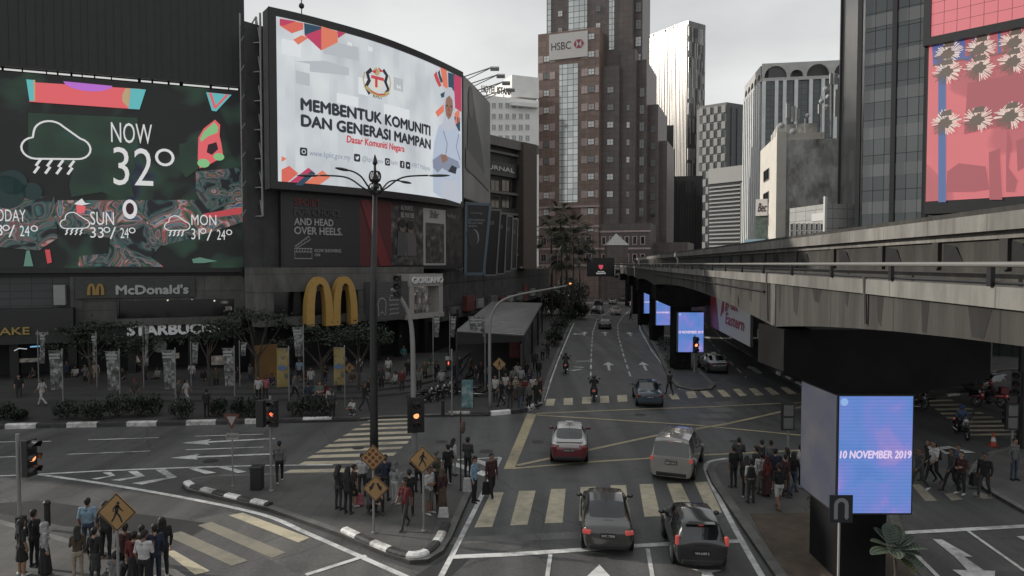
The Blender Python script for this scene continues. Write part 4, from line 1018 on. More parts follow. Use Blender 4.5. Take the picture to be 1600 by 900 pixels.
zz = PF.A(1262, 322)[1]; m = MB(); PF.box(m, PF.A(1290, 330)[0], PF.A(1292.5, 330)[0], 0, .3, 6, zz + .8); PF.pbox(m, 1268, 1290, 333, 345, 0, .08, 0); m.pieces('trim', pbr('trim_white', (.55, .55, .53), .6), bO)
cells = []
for i in range(7):
    a, z1 = PF.A(1236 + i * 7.8, 349); a1, z0 = PF.A(1241 + i * 7.8, 372); cells.append((a, a1, z0, z1))
windows(bO, PF, cells, .02, M['dark_glass'], M['steel'], bars=(0, 1))
# ---------------------------------------------------------------- dark glass building on the right side
XF = Fr(px_pt(1345, 75.0), px_pt(1450, 70.9)); XL = Fr(px_pt(1310, 90.0), px_pt(1345, 75.0))
bX = thing('dark_glass_building', XF.P(8, -8, 0), 'dark glass office tower with black fins next to the pink screen', 'building')
blk = pbr('black_glass', (.12, .128, .128), .05, metal=.85, spec=.9, grid=(1.05, 1.9, .04, .3, .1))
m = MB(); XF.box(m, -.0, 26, -22, 0, 0, 60); m.build('curtain_wall', blk, bX)
m = MB(); XL.box(m, 0, XL.len, -8, 0, 0, 60); m.build('side_wall', pbr('black_side_glass', (.028, .03, .032), .3, spec=.4, grid=(1.6, 3.8, .06, .4, .3)), bX)
m = MB()
for px in (1345, 1399, 1450): a = XF.A(px, 60)[0]; XF.box(m, a - .22, a + .22, 0, .45, 0, 60)
a = XL.len; XL.box(m, 0, .5, 0, .3, 0, 60)
m.pieces('fin', M['black'], bX)
m = MB()
for z in range(4, 58, 4):
    XF.box(m, 0, 26, 0, .06, z + 2.6, z + 3.9)
m.pieces('spandrel', pbr('spandrel_glass', (.165, .17, .168), .16, metal=.7, spec=.7, grid=(1.05, 4, .04, .5, .08)), bX)
m = MB(); XF.pbox(m, 1310, 1640, 350, 372, .1, 3.2, 0); m.build('canopy', M['black_wall'], bX)
# dim ground-floor frontage behind the guideway
YF = Fr((18.5, 62), (46, 40)); bY = thing('station_frontage', YF.P(15, -3, 0), 'dim ground floor frontage in the shade behind the guideway', 'building')
YF = Fr((36.0, 130), (28.5, 70)); Y2 = Fr((28.5, 70), (80, 64))
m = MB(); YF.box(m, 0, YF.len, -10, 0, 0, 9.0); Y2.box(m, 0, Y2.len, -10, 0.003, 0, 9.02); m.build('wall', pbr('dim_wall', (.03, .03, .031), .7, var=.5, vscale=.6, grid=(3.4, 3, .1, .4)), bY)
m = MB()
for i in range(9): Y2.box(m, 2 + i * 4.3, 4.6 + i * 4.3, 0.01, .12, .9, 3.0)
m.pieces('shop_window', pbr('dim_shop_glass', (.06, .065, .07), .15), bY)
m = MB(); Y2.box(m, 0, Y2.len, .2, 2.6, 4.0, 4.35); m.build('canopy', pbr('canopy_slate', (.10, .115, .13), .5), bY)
# ================================================================ screens, billboards and shop signs
def cloud_line(cx, cz, w_, h_):
    """outline of a rain cloud"""
    pts = []
    def arc(x, z, r, t0, t1, n=9): pts.extend([(cx + (x + r * math.cos(R(t0 + (t1 - t0) * i / n))) * w_, cz + (z + r * math.sin(R(t0 + (t1 - t0) * i / n))) * h_) for i in range(n + 1)])
    arc(-.30, -.12, .20, 270, 100); arc(-.08, .16, .24, 170, 40); arc(.30, -.09, .20, 75, -90)
    return pts
# ---- weather screen on the black building
d0 = .35
aS0 = W.A(-300, 300, d0)[0]; aS1 = W.A(389, 150, d0)[0]; zb_ = W.A(190, 419, d0)[1]; zt_ = 23.12
k = thing('weather_screen', W.P((aS0 + aS1) / 2, d0, zb_), 'wide dark LED screen showing rain clouds and temperatures on the black building', 'screen')
m = MB(); W.box(m, aS0 - .3, aS1 + .3, -.2, d0 - .03, zb_ - .35, zt_); m.build('casing', M['black'], k)
m = MB(); W.grid(m, aS0, aS1, zb_, zt_, d0)
psy = [(0.0, (.002, .002, .003)), (.38, (.002, .002, .003)), (.41, (.008, .022, .02)), (.44, (.03, .032, .03)), (.455, (.004, .003, .006)), (.49, (.014, .04, .036)), (.51, (.05, .014, .018)), (.525, (.06, .06, .055)), (.54, (.006, .005, .012)), (.57, (.014, .035, .018)), (.59, (.10, .016, .022)), (.61, (.10, .10, .095)), (.625, (.012, .012, .035)), (.65, (.02, .06, .06)), (.68, (.09, .05, .03))]
m.build('display', pic('display_black', [(0.40, (.0025, .0026, .003)), (.5, (.003, .004, .004)), (.53, (.007, .016, .012)), (.6, (.012, .035, .02)), (.635, (.01, .028, .03)), (.66, (.012, .014, .035)), (.7, (.004, .004, .006))], .22, 2.5, dist=.4), k)
m = MB(); e = .05
for q in ([(44, 176), (215, 184), (216, 232), (208, 240), (212, 262), (202, 280), (210, 308), (176, 309), (160, 300), (112, 308), (108, 290), (114, 262), (90, 252), (44, 250)], [(280, 225), (305, 220), (312, 262), (290, 278), (281, 262)]): poly(m, W, q, d0 + e)
m.pieces('picture_green', pic('display_green', [(.35, (.008, .018, .014)), (.6, (.012, .035, .02)), (.75, (.016, .05, .05))], .35, 2), k)
m = MB(); e = .07
for q in ([(90, 313), (385, 312), (386, 345), (300, 372), (250, 385), (236, 402), (256, 417), (122, 416), (124, 400), (170, 396), (172, 372), (96, 360), (80, 335)], [(306, 268), (372, 262), (388, 285), (388, 330), (318, 322), (306, 300)], [(-60, 300), (85, 308), (90, 372), (60, 392), (-60, 380)]):
    poly(m, W, q, d0 + e)
m.build('picture_contours', pic('display_contours', psy, .5, 2.6, 2.6, dist=1.0), k)
m = MB(); e = .09
poly(m, W, [(45, 128), (220, 139), (218, 171), (46, 159)], d0 + e, 0)
poly(m, W, [(41, 124), (53, 125), (54, 158), (46, 157.5)], d0 + e + .02, 1); poly(m, W, [(52, 124.5), (55, 125), (55, 158), (53, 158)], d0 + e + .04, 2)
poly(m, W, [(196, 138), (203, 138), (201, 169), (191, 158), (191, 148)], d0 + e + .02, 2); poly(m, W, [(204, 138), (228, 140), (218, 171), (201, 170)], d0 + e + .04, 1)
disc(m, W, 138, 129.5, 1.6, .62, d0 + e + .02, 3, 14, 183, 353)
poly(m, W, [(322, 144), (362, 148), (338, 174), (331, 173)], d0 + e, 1); poly(m, W, [(326, 145), (358, 148), (337, 170), (334, 169)], d0 + e + .02, 0); poly(m, W, [(331, 145.5), (353, 148), (337, 165)], d0 + e + .04, 1)
poly(m, W, [(318, 201), (336, 187), (344, 195), (343, 212), (346, 225), (349, 245), (325, 258), (312, 263), (309, 248), (310, 215)], d0 + e, 0); poly(m, W, [(319, 205), (335, 191), (341, 199), (340, 207), (325, 213), (314, 222), (313, 216)], d0 + e + .02, 4)
poly(m, W, [(325, 226), (338, 222), (341, 233), (331, 242), (323, 238)], d0 + e + .02, 5); disc(m, W, 318, 255, .45, .35, d0 + e + .02, 4); disc(m, W, 342, 245, .4, .3, d0 + e + .02, 4)
poly(m, W, [(118, 317), (128, 310), (133, 317), (142, 318), (128, 321), (116, 319)], d0 + e, 6); poly(m, W, [(119, 320), (134, 322), (132, 333), (120, 333)], d0 + e, 0)
disc(m, W, 203, 327, .5, .75, d0 + e, 6); disc(m, W, 203, 326, .28, .45, d0 + e + .02, 5)
poly(m, W, [(318, 334), (388, 322), (388, 333), (322, 341)], d0 + e, 7); poly(m, W, [(383, 302), (389, 300), (389, 320), (384, 318)], d0 + e, 8); disc(m, W, 388, 329, .3, .5, d0 + e + .02, 6)
poly(m, W, [(41, 392), (46, 391), (52, 416), (37, 416)], d0 + e, 9); poly(m, W, [(70, 390), (78, 390), (81, 410), (74, 412)], d0 + e, 7); poly(m, W, [(300, 405), (312, 402), (340, 408), (318, 411), (302, 411)], d0 + e, 9)
for x, y, r_ in ((20, 285, .9), (50, 299, .65), (10, 300, 1.2)): disc(m, W, x, y, r_, r_, d0 + e, 10)
m.pieces('picture_shapes', [glow('led_coral', (.66, .105, .12)), glow('led_cyan', (.10, .42, .44)), glow('led_sand', (.44, .32, .17)), glow('led_violet', (.42, .13, .55)), glow('led_mint', (.20, .45, .20)), glow('led_plum', (.02, .004, .01)),
                           glow('led_white', (.62, .62, .63)), glow('led_rose', (.42, .05, .06)), glow('led_blue', (.2, .33, .6)), glow('led_sea', (.08, .17, .13)), glow('led_dim_teal', (.006, .02, .02))], k)
m = MB(); d1 = d0 + .16
for t, x0, x1, yt, yb in (('NOW', 173.5, 237.5, 192.5, 224), ('32', 177, 239, 231, 290), ('SUN', 141, 178, 331, 351.5), ('33', 141, 162, 355, 371.5), ('24', 188, 201, 356, 372), ('MON', 299, 338, 335.5, 352), ('31', 299, 312, 357, 374), ('24', 339, 352, 359, 374.5),
                          ('TODAY', -17, 40, 327, 346), ('33', -17, 4, 351, 368), ('24', 31, 46, 352.5, 369)):
    text_on(m, W, t, x0, x1, yt, yb, d1, bold=-.003)
for x, y, r_ in ((257.5, 246, .58), (167, 359, .19), (206.5, 360, .19), (317.5, 361, .19), (358, 363, .19), (9.5, 356, .19), (53.5, 357, .19)):
    a, z = W.A(x, y, d1); stroke(m, W, [(a + r_ * math.cos(R(20 * i)), z + r_ * math.sin(R(20 * i))) for i in range(18)], .2 if r_ > .4 else .07, d1, closed=True)
for x, y in ((176, 364), (327, 367), (18, 361)):
    a, z = W.A(x, y, d1); stroke(m, W, [(a - .15, z - .45), (a + .18, z + .45)], .09, d1)
for cx_, cy, w_, h_, t in ((88, 223, 4.6, 4.6, .13), (117, 346, 2.0, 2.0, .07), (277, 350, 1.9, 1.9, .07)):
    a, z = W.A(cx_, cy, d1); stroke(m, W, cloud_line(a, z, w_ * .95, w_ * .85), t, d1, closed=True)
    for r_ in range(2):
        for c in range(4):
            x = a + (-.28 + .17 * c - .03 * r_) * w_ * .9; y = z - (.36 + .13 * r_) * w_ * .9
            stroke(m, W, [(x - .035 * w_, y - .06 * w_), (x + .035 * w_, y + .05 * w_)], t * 1.3, d1)
m.pieces('lettering', glow('led_text_white', (.62, .62, .62)), k)
# ---- fast food signs
k = thing('restaurant_sign', W.P(12, .2, 7), 'dim grey restaurant lettering beside a small golden arch emblem', 'sign')
m = MB(); x0 = W.A(118, 452)[0]; x1 = W.A(305, 452)[0]; W.box(m, x0, x1, .01, .16, 6.55, 8.15); m.build('board', pbr('sign_dark', (.05, .05, .05), .6, var=.2), k)
m = MB(); text_on(m, W, "McDonald's", 181, 295, 444.5, 460, .18, bold=.035, thick=.1); m.pieces('lettering', pbr('dim_white', (.42, .42, .42), .5), k)
def arch_m(fr, cx_, yb, wpx, hpx, d, th, depth, mb, mi=0):
    """the pair of tall narrow arches of the emblem"""
    a, z = fr.A(cx_, yb, d); w_ = abs(fr.A(cx_ + wpx / 2, yb, d)[0] - fr.A(cx_ - wpx / 2, yb, d)[0]); h_ = fr.A(cx_, yb - hpx, d)[1] - z
    for s_ in (-1, 1):
        c = a + s_ * w_ * .25; out = []; inn = []
        for i in range(25):
            t = math.pi * i / 24; x = -math.cos(t); y = math.sin(t) ** .62
            out.append((c + x * w_ * .25, z + h_ * y)); inn.append((c + x * (w_ * .25 - th * (1 if y < .9 else .75)), z + (h_ - th * .9) * y))
        for i in range(24):
            pts = [fr.P(p[0], d, p[1]) for p in (out[i], out[i + 1], inn[i + 1], inn[i])]; nrm = fr.P(a, d + depth, z) - fr.P(a, d, z)
            mb.slab(pts[::-1], nrm, mi)
m = MB(); arch_m(W, 150, 461, 27, 18, .18, .22, .1, m); m.build('emblem', pbr('dim_gold', (.30, .19, .05), .4), k)
k = thing('golden_arch', BC.P(BC.A(515, 470)[0], .4, 4.4), 'big golden double arch standing above the trees on the rounded corner', 'sign')
m = MB(); arch_m(BC, 514.5, 508, 79, 76, .3, .62, .7, m); m.build('arch', pbr('golden_yellow', (.42, .26, .075), .35, var=.1), k)
k = thing('coffee_sign', W.P(18, -.3, 3.4), 'white coffee shop lettering half hidden behind dark tree leaves', 'sign')
m = MB(); text_on(m, W, 'STARBUCKS', 198, 344, 505, 523, -.2, bold=.04, thick=.12); m.pieces('lettering', pbr('sign_letter_white', (.85, .85, .85), .5), k)
m = MB(); disc(m, W, 249, 540, .55, .55, -.2); m.build('emblem', pbr('dull_roundel', (.12, .13, .12), .6, var=.4), k)
k = thing('cake_shop_sign', W.P(1, .8, 4), 'dim yellow shop letters at the far left edge of the plaza', 'sign')
m = MB(); text_on(m, W, 'CAKE', -18, 47, 511.5, 523.5, .75, bold=.015, thick=.1); m.pieces('lettering', pbr('dull_yellow', (.34, .24, .07), .5), k)
m = MB(); text_on(m, W, 'HOUSE', 56, 76, 519, 523, .75, bold=.02); m.build('small_lettering', M['grey_text'], k)
k = thing('neon_strip', W.P(3, .8, 3), 'short pale blue neon strip below the yellow shop letters', 'neon light')
m = MB(); a, z = W.A(22, 545, -.1); stroke(m, W, [(a, z - .15), (a + .3, z + .02), (a + .8, z - .05)], .06, -.1, 1); a2, z2_ = W.A(47, 542, -.1); stroke(m, W, [(a2, z2_), (a2 + .75, z2_ + .03)], .1, -.1, 0); m.build('tube', [glow('neon_blue', (.16, .38, .62)), glow('neon_white', (.45, .5, .5))], k)

# ---- large curved screen
BS = Cv([px_pt(424, 51.4), px_pt(480, 53.1), px_pt(550, 55.8), px_pt(600, 58.3), px_pt(650, 61.7), px_pt(690, 65.2), px_pt(723, 68.8)])
Lb = BS.len; zt_ = 28.25; zb_ = 14.85
k = thing('curved_screen', BS.P(Lb / 2, 0, zb_), 'huge curved LED billboard with white advert, slogan and a smiling woman in headscarf', 'screen')
m = MB(); BS.box(m, 0, Lb, -1.3, -.05, zb_, zt_); m.build('casing', pbr('casing_grey', (.12, .12, .118), .6, var=.25, vscale=.8), k)
m = MB(); BS.box(m, 0, Lb, -.05, .12, zt_ - .55, zt_ + .02); BS.box(m, 0, Lb, -.05, .12, zb_ - .02, zb_ + .55); BS.box(m, -.02, .55, -.05, .121, zb_ + .55, zt_ - .55); BS.box(m, Lb - .12, Lb + .02, -.05, .121, zb_ + .55, zt_ - .55); m.build('frame', M['black'], k)
m = MB(); BS.grid(m, .5, Lb - .1, zb_ + .5, zt_ - .5, 0)
m.build('display', pic('advert_grey', [(.3, (.44, .475, .50)), (.5, (.54, .575, .60)), (.7, (.62, .65, .67))], .22, 2, 1.0), k)
adv = [glow('advert_' + n_, c) for n_, c in (('navy', (.012, .05, .09)), ('coral', (.62, .12, .085)), ('crimson', (.45, .035, .10)), ('orange', (.66, .17, .10)), ('pale', (.66, .69, .71)), ('cool', (.42, .455, .48)), ('ink', (.014, .018, .028)), ('red', (.48, .05, .06)),
                                            ('skin', (.24, .125, .085)), ('robe', (.40, .46, .56)), ('veil', (.44, .47, .53)), ('shade', (.20, .23, .31)), ('gold', (.42, .33, .14)), ('cream', (.62, .6, .52)), ('lips', (.3, .05, .05)))]
m = MB(); e = .05
for q in ([(462, 96), (508, 95), (545, 106), (545, 118), (484, 112), (484, 95)], [(462, 110), (484, 115), (484, 135), (462, 130)], [(615, 120), (630, 124), (630, 144), (615, 140)], [(505, 62), (560, 74), (560, 95), (505, 84)]): poly(m, BS, q, e, 5)
for q in ([(526, 145), (560, 152), (560, 168), (526, 160)], [(560, 120), (575, 124), (575, 150), (560, 146)], [(600, 162), (640, 172), (640, 190), (600, 180)], [(440, 60), (470, 66), (470, 90), (440, 84)], [(575, 72), (582, 74), (582, 81), (575, 79)], [(543, 65), (550, 67), (550, 73), (543, 71)], [(620, 132), (626, 134), (626, 140), (620, 138)]): poly(m, BS, q, e, 4)
m.pieces('picture_tiles', adv, k)
m = MB(); e = .08
poly(m, BS, [(437, 29), (474, 36), (474, 46), (456, 52), (440, 42), (437, 40)], e, 1); poly(m, BS, [(437, 29), (462, 33), (443, 40), (437, 39)], e + .03, 2)
poly(m, BS, [(475, 36), (502, 42), (502, 46), (476, 55)], e, 0); poly(m, BS, [(476, 55), (502, 45), (502, 79)], e + .03, 2); poly(m, BS, [(502, 41), (527, 49), (528, 66), (502, 79)], e + .03, 3); poly(m, BS, [(527, 48), (540, 52), (528, 60)], e, 2)
poly(m, BS, [(458, 62), (471, 55), (482, 59), (466, 70)], e, 3)
poly(m, BS, [(440, 244), (448, 248), (440, 253)], e, 3); poly(m, BS, [(440, 265), (452, 259), (466, 271), (447, 287), (440, 287)], e, 1); poly(m, BS, [(449, 287), (482, 262), (492, 270), (466, 289)], e + .03, 2); poly(m, BS, [(461, 289), (486, 267), (493, 271), (472, 290)], e + .06, 0); poly(m, BS, [(470, 290), (504, 266), (516, 277), (494, 292)], e + .03, 3)
for q, c in (([(688, 105), (698, 110), (700, 140), (692, 134)], 3), ([(700, 113), (711, 116), (711, 140), (701, 150)], 0), ([(709, 116), (721, 121), (721, 175), (710, 168)], 2), ([(680, 175), (694, 162), (696, 172), (684, 183)], 3), ([(688, 147), (697, 142), (698, 150), (690, 153)], 0), ([(707, 180), (718, 170), (718, 190), (710, 196)], 3), ([(700, 180), (719, 184), (719, 205), (702, 205)], 0)): poly(m, BS, q, e, c)
for q, c in (([(678, 117), (682, 111), (684, 119), (690, 134), (686, 136), (681, 126)], 7), ([(684, 113), (687, 109), (688, 116), (692, 127), (689, 130), (686, 122)], 0)): poly(m, BS, q, e + .03, c)
m.pieces('picture_shards', adv, k)
m = MB(); e = .12          # the coat of arms
poly(m, BS, [(580, 118), (600, 123), (600, 132), (595, 140), (590, 143), (584, 138), (580, 129)], e, 13)
poly(m, BS, [(580, 117), (600, 122), (600, 127), (580, 122)], e + .03, 7); poly(m, BS, [(586, 119), (590, 120), (590, 137), (586, 136)], e + .03, 7)
a, z = BS.A(588.5, 112, e); 
poly(m, BS, None, e, 12, az=[(a + .42 * (1 if i % 2 else .6) * math.cos(R(i * 18)), z + .42 * (1 if i % 2 else .6) * math.sin(R(i * 18))) for i in range(20)])
for s_, x in ((-1, 575.5), (1, 603.5)):
    a, z = BS.A(x, 127 + (3 if s_ > 0 else 0), e)
    stroke(m, BS, [(a - s_ * .15, z - 1.0), (a + s_ * .25, z - .5), (a - s_ * .1, z + .1), (a + s_ * .1, z + .65), (a - s_ * .35, z + 1.05)], .34, e, 6); stroke(m, BS, [(a + s_ * .35, z - .6), (a + s_ * .5, z + .1), (a + s_ * .35, z + .7)], .12, e, 12)
    poly(m, BS, None, e + .02, 7, az=[(a - s_ * .3, z + .9), (a - s_ * .9, z + 1.15), (a - s_ * .7, z + .75)])
a, z = BS.A(590, 143, e); stroke(m, BS, [(a - 1.25, z + .15), (a - .6, z - .2), (a, z - .3), (a + .6, z - .2), (a + 1.25, z + .15)], .3, e + .04, 12); stroke(m, BS, [(a - .8, z - .1), (a, z - .28), (a + .8, z - .1)], .1, e + .06, 7)
text_on(m, BS, 'KPKT', 583, 597.5, 148.5, 154, e, 0, bold=.02)
m.build('emblem', adv, k)
m = MB(); e = .14
text_on(m, BS, 'MEMBENTUK KOMUNITI', 469.5, 672.5, 170.5, 189.5, e, 6, bold=.045); text_on(m, BS, 'DAN GENERASI MAMPAN', 470, 673, 194.5, 213, e, 6, bold=.045)
text_on(m, BS, 'Dasar Komuniti Negara', 541.5, 632, 218.5, 233, e, 7, bold=.035, shear=.1)
for t, x0, x1, yt, yb in (('www.kpkt.gov.my', 484, 548, 238, 249.5), ('@kpkt_gov', 566, 599, 245.5, 256), ('kpkt', 611, 622, 251, 259), ('KPKT Malaysia', 643, 672, 257, 266)): text_on(m, BS, t, x0, x1, yt, yb, e, 11, shear=.2)
m.pieces('lettering', adv, k)
m = MB()
for x, y in ((474.5, 237), (558, 246.5), (605.5, 253), (628.5, 257), (637.5, 258.5)):
    a, z = BS.A(x, y, e); r_ = .30
    poly(m, BS, None, e, 6, az=[(a + r_ * (abs(math.cos(R(t))) ** .35) * (1 if math.cos(R(t)) > 0 else -1), z + r_ * 1.05 * (abs(math.sin(R(t))) ** .35) * (1 if math.sin(R(t)) > 0 else -1)) for t in range(0, 360, 15)])
    if x < 500 or 600 < x < 610: stroke(m, BS, [(a + .15 * math.cos(R(30 * i)), z + .15 * math.sin(R(30 * i))) for i in range(12)], .05, e + .03, 4, closed=True)
    elif x < 600: poly(m, BS, None, e + .03, 4, az=[(a - .17, z + .1), (a - .05, z - .02), (a + .05, z + .14), (a + .18, z + .1), (a + .05, z - .15), (a - .1, z - .14)])
    elif x < 632: stroke(m, BS, [(a + .1, z + .18), (a, z + .14), (a, z - .22)], .07, e + .03, 4); stroke(m, BS, [(a - .1, z), (a + .1, z)], .06, e + .03, 4)
    else: poly(m, BS, None, e + .03, 4, az=[(a - .09, z + .12), (a + .14, z), (a - .09, z - .12)])
m.pieces('icon', adv, k)
m = MB(); e = .16          # the woman of the advert, a flat picture
poly(m, BS, [(686, 196), (700, 190), (713, 197), (720, 212), (720, 318), (688, 308), (677, 300), (676, 250), (678, 225), (683, 205)], e, 9)
poly(m, BS, [(695, 143), (700, 136), (706, 137), (710, 146), (711, 165), (710, 185), (713, 200), (700, 206), (690, 198), (694, 180), (693, 160)], e + .03, 10)
poly(m, BS, [(697, 154), (702, 149), (707, 156), (708, 170), (705, 182), (701, 187), (697, 180), (695.5, 168)], e + .06, 8)
for q, c in (([(697, 164), (700, 164), (700, 166), (697, 166)], 6), ([(703.5, 165), (706.5, 165.5), (706.5, 167.5), (703.5, 167)], 6), ([(698.5, 177), (705, 178), (702, 182)], 14), ([(701, 167), (702.5, 167), (703, 174), (700.5, 174)], 14)): poly(m, BS, q, e + .09, c)
poly(m, BS, [(676, 250), (690, 240), (716, 252), (719, 262), (700, 268), (690, 262), (684, 270), (677, 262)], e + .03, 11); poly(m, BS, [(688, 243), (697, 241), (700, 250), (692, 255)], e + .06, 8); poly(m, BS, [(706, 258), (714, 262), (712, 272), (700, 268)], e + .06, 6)
stroke(m, BS, [BS.A(x, y) for x, y in ((690, 205), (696, 225), (694, 240))], .16, e + .05, 11); stroke(m, BS, [BS.A(x, y) for x, y in ((714, 210), (710, 230), (716, 250))], .16, e + .05, 11)
poly(m, BS, [(690, 280), (716, 284), (719, 318), (690, 309)], e + .03, 10)
m.build('portrait', adv, k)
m = MB()
a, z = BS.A(473, 25, -.3); m.tube([BS.P(a, -.5, zt_), BS.P(a, -.5, zt_ + 1.5)], .04, 6); m.ell(BS.P(a, -.5, zt_ + .85), .22, 8, 6); m.build('lightning_rod', M['black'], k)
m = MB()      # lattice that carries the screen, seen at its left end
for z0 in np.arange(zb_ - 2, zt_ - 1, 2.2):
    for dd in (-1.6, -2.6):
        m.tube([BS.P(-.1, dd, z0), BS.P(-.1, dd, z0 + 2.2)], .09, 5)
    m.tube([BS.P(-.1, -1.6, z0), BS.P(-.1, -2.6, z0 + 2.2)], .06, 5); m.tube([BS.P(-.1, -1.6, z0), BS.P(-.9, -2.6, z0)], .06, 5); m.tube([BS.P(-1.3, -2.6, z0), BS.P(-.1, -2.6, z0 + 2.2)], .06, 5); m.tube([BS.P(-1.3, -2.6, z0), BS.P(-1.3, -2.6, z0 + 2.2)], .07, 5)
m.build('lattice', M['grey_paint'], k)

# ---- cinema banner under the curved screen
Bn = Cv([px_pt(440, 53.1), px_pt(480, 54.2), px_pt(550, 56.9), px_pt(600, 59.4), px_pt(650, 62.8), px_pt(690, 66.3), px_pt(722, 69.6)])
zt_ = 14.6; zb_ = 9.0
k = thing('cinema_banner', Bn.P(Bn.len / 2, 0, zb_), 'long dark curved hoarding with cinema slogan, red wedge and film posters under the screen', 'billboard')
m = MB(); Bn.box(m, 0, Bn.len, -.9, 0, zb_ - .3, zt_ + .3); m.build('backing', M['black'], k)
m = MB()
a1 = Bn.A(562, 360)[0]; a2 = Bn.A(611, 360)[0]; a3 = Bn.A(661, 360)[0]; a4 = Bn.A(696, 360)[0]
Bn.grid(m, .2, a1, zb_, zt_, .03, mi=0); Bn.grid(m, a1, a2, zb_, zt_, .03, mi=1)
Bn.grid(m, a2, a3, zb_ + .1, zt_ - .2, .03, mi=2); Bn.grid(m, a3, a4, zb_ + .05, zt_ - .2, .03, mi=3); Bn.grid(m, a3 + .3, a4 - .3, zb_ + .25, zt_ - 1.55, .06, mi=2); Bn.grid(m, a4, Bn.len - .1, zb_ + .1, zt_ - .3, .03, mi=4)
ph = [(.32, (.012, .012, .012)), (.48, (.04, .04, .04)), (.6, (.09, .085, .08)), (.75, (.22, .21, .2))]
m.build('printed_sheet', [pbr('print_black', (.022, .022, .023), .5), pbr('print_maroon', (.085, .018, .02), .5), pic('film_photo', ph, 1.4, 5, emit=False), pbr('print_white', (.36, .36, .35), .5), pic('film_photo_dark', [(.4, (.012, .012, .012)), (.65, (.05, .045, .045)), (.8, (.12, .11, .1))], 1.2, 5, emit=False)], k)
m = MB(); a, z = a1, zt_
poly(m, Bn, None, .08, 0, az=[(a1 + .02, zt_ - .02), (a1 + .9, zt_ - .02), (a1 + (a2 - a1) * .95, zb_ + .02), (a1 + (a2 - a1) * .6, zb_ + .02)])
m.build('red_wedge', pbr('print_red', (.16, .024, .027), .5), k)
m = MB(); e = .1
text_on(m, Bn, 'SPOILT', 459.5, 501, 310.5, 322, e, 1, bold=.025); text_on(m, Bn, 'AND HEAD', 459.5, 521, 341.5, 352.5, e, 0, bold=.025); text_on(m, Bn, 'OVER HEELS.', 459.5, 535, 355, 367, e, 0, bold=.025); text_on(m, Bn, 'FOR CHOICE', 459, 532, 326, 338, e, 2, bold=.03)
text_on(m, Bn, 'FOR CHOICE', 459.4, 531.6, 326.5, 337.5, e + .03, 3, bold=.0)
text_on(m, Bn, 'NOW SHOWING', 491.5, 533, 389, 394.5, e, 0, bold=.025); text_on(m, Bn, 'ON', 491.5, 500, 396, 400.5, e, 0, bold=.025); text_on(m, Bn, 'ALWAYS\nBE MAYBE', 626, 647, 321, 340, e, 0, bold=.025); text_on(m, Bn, 'Shiller', 672, 686, 329, 341, e, 3, bold=.0, shear=.2); text_on(m, Bn, 'Perfect', 698, 712, 334, 341, e, 4, bold=.01, shear=.2)
m.pieces('lettering', [pbr('print_pale', (.34, .34, .335), .6), pbr('print_brick', (.15, .035, .035), .6), pbr('print_grey', (.13, .13, .13), .6), M['black'], pbr('print_dim', (.2, .2, .2), .6)], k)
m = MB()
a0, z1_ = Bn.A(460.5, 388, e); a1_, z0_ = Bn.A(487.5, 404, e)
stroke(m, Bn, [(a0, z0_), (a1_, z0_), (a1_, z1_), (a0, z1_)], .07, e, closed=True); stroke(m, Bn, [(a0, z1_ - .28), (a1_, z1_ - .28)], .06, e); stroke(m, Bn, [(a0, z1_ + .12), (a1_ - .25, z1_ + .98), (a1_ - .1, z1_ + .72), (a0 + .1, z1_ - .02)], .06, e, closed=True)
for i in range(6): stroke(m, Bn, [(a0 + .1 + i * .22, z1_ - .26), (a0 + .2 + i * .22, z1_ - .03)], .05, e); stroke(m, Bn, [(a0 + .15 + i * .2, z1_ + .12 + i * .14), (a0 + .1 + i * .2, z1_ + .3 + i * .14)], .05, e)
m.build('clapperboard', pbr('print_line', (.3, .3, .3), .6), k)
m = MB()      # two seated figures in the film poster
for x, c, h_ in ((629, 0, 346), (642, 1, 349)):
    poly(m, Bn, [(x - 9, 400), (x - 7, h_ + 16), (x - 3, h_ + 12), (x + 4, h_ + 12), (x + 8, h_ + 22), (x + 9, 400)], e, c); disc(m, Bn, x, h_ + 6, .42, .6, e + .03, 2); disc(m, Bn, x, h_ + 3.2, .45, .42, e + .05, 3)
m.pieces('poster_figure', [pbr('print_coat', (.07, .07, .07), .6), pbr('print_dress', (.11, .10, .10), .6), pbr('print_skin', (.17, .13, .11), .6), M['black']], k)

# ---- floodlit grey poster on the next building
Pb = Cv([px_pt(723, 69.9), px_pt(738, 73.5), px_pt(752, 77.6), px_pt(766, 82.5)])
k = thing('grey_billboard', Pb.P(3, 0, 16), 'curved grey poster billboard under spindly floodlight arms', 'billboard')
m = MB(); Pb.box(m, 0, Pb.len, -.8, 0, 15.9, 28.4); m.build('backing', M['black'], k)
m = MB(); Pb.grid(m, .05, Pb.len - .05, 16.0, 28.3, .03); m.build('sheet', pic('poster_grey', [(.3, (.13, .13, .125)), (.55, (.22, .215, .205)), (.75, (.30, .295, .28))], .12, 2, emit=False), k)
m = MB(); e = .08
poly(m, Pb, [(731, 185), (734, 152), (739, 150), (744, 185), (752, 225), (758, 280), (730, 268)], e, 0); disc(m, Pb, 736, 160, 1.0, 1.7, e + .03, 1); poly(m, Pb, [(728, 230), (765, 285), (765, 300), (728, 262)], e + .03, 1)
m.pieces('printed_figure', [pbr('print_figure_dark', (.10, .10, .098), .6), pbr('print_figure_mid', (.17, .165, .155), .6)], k)
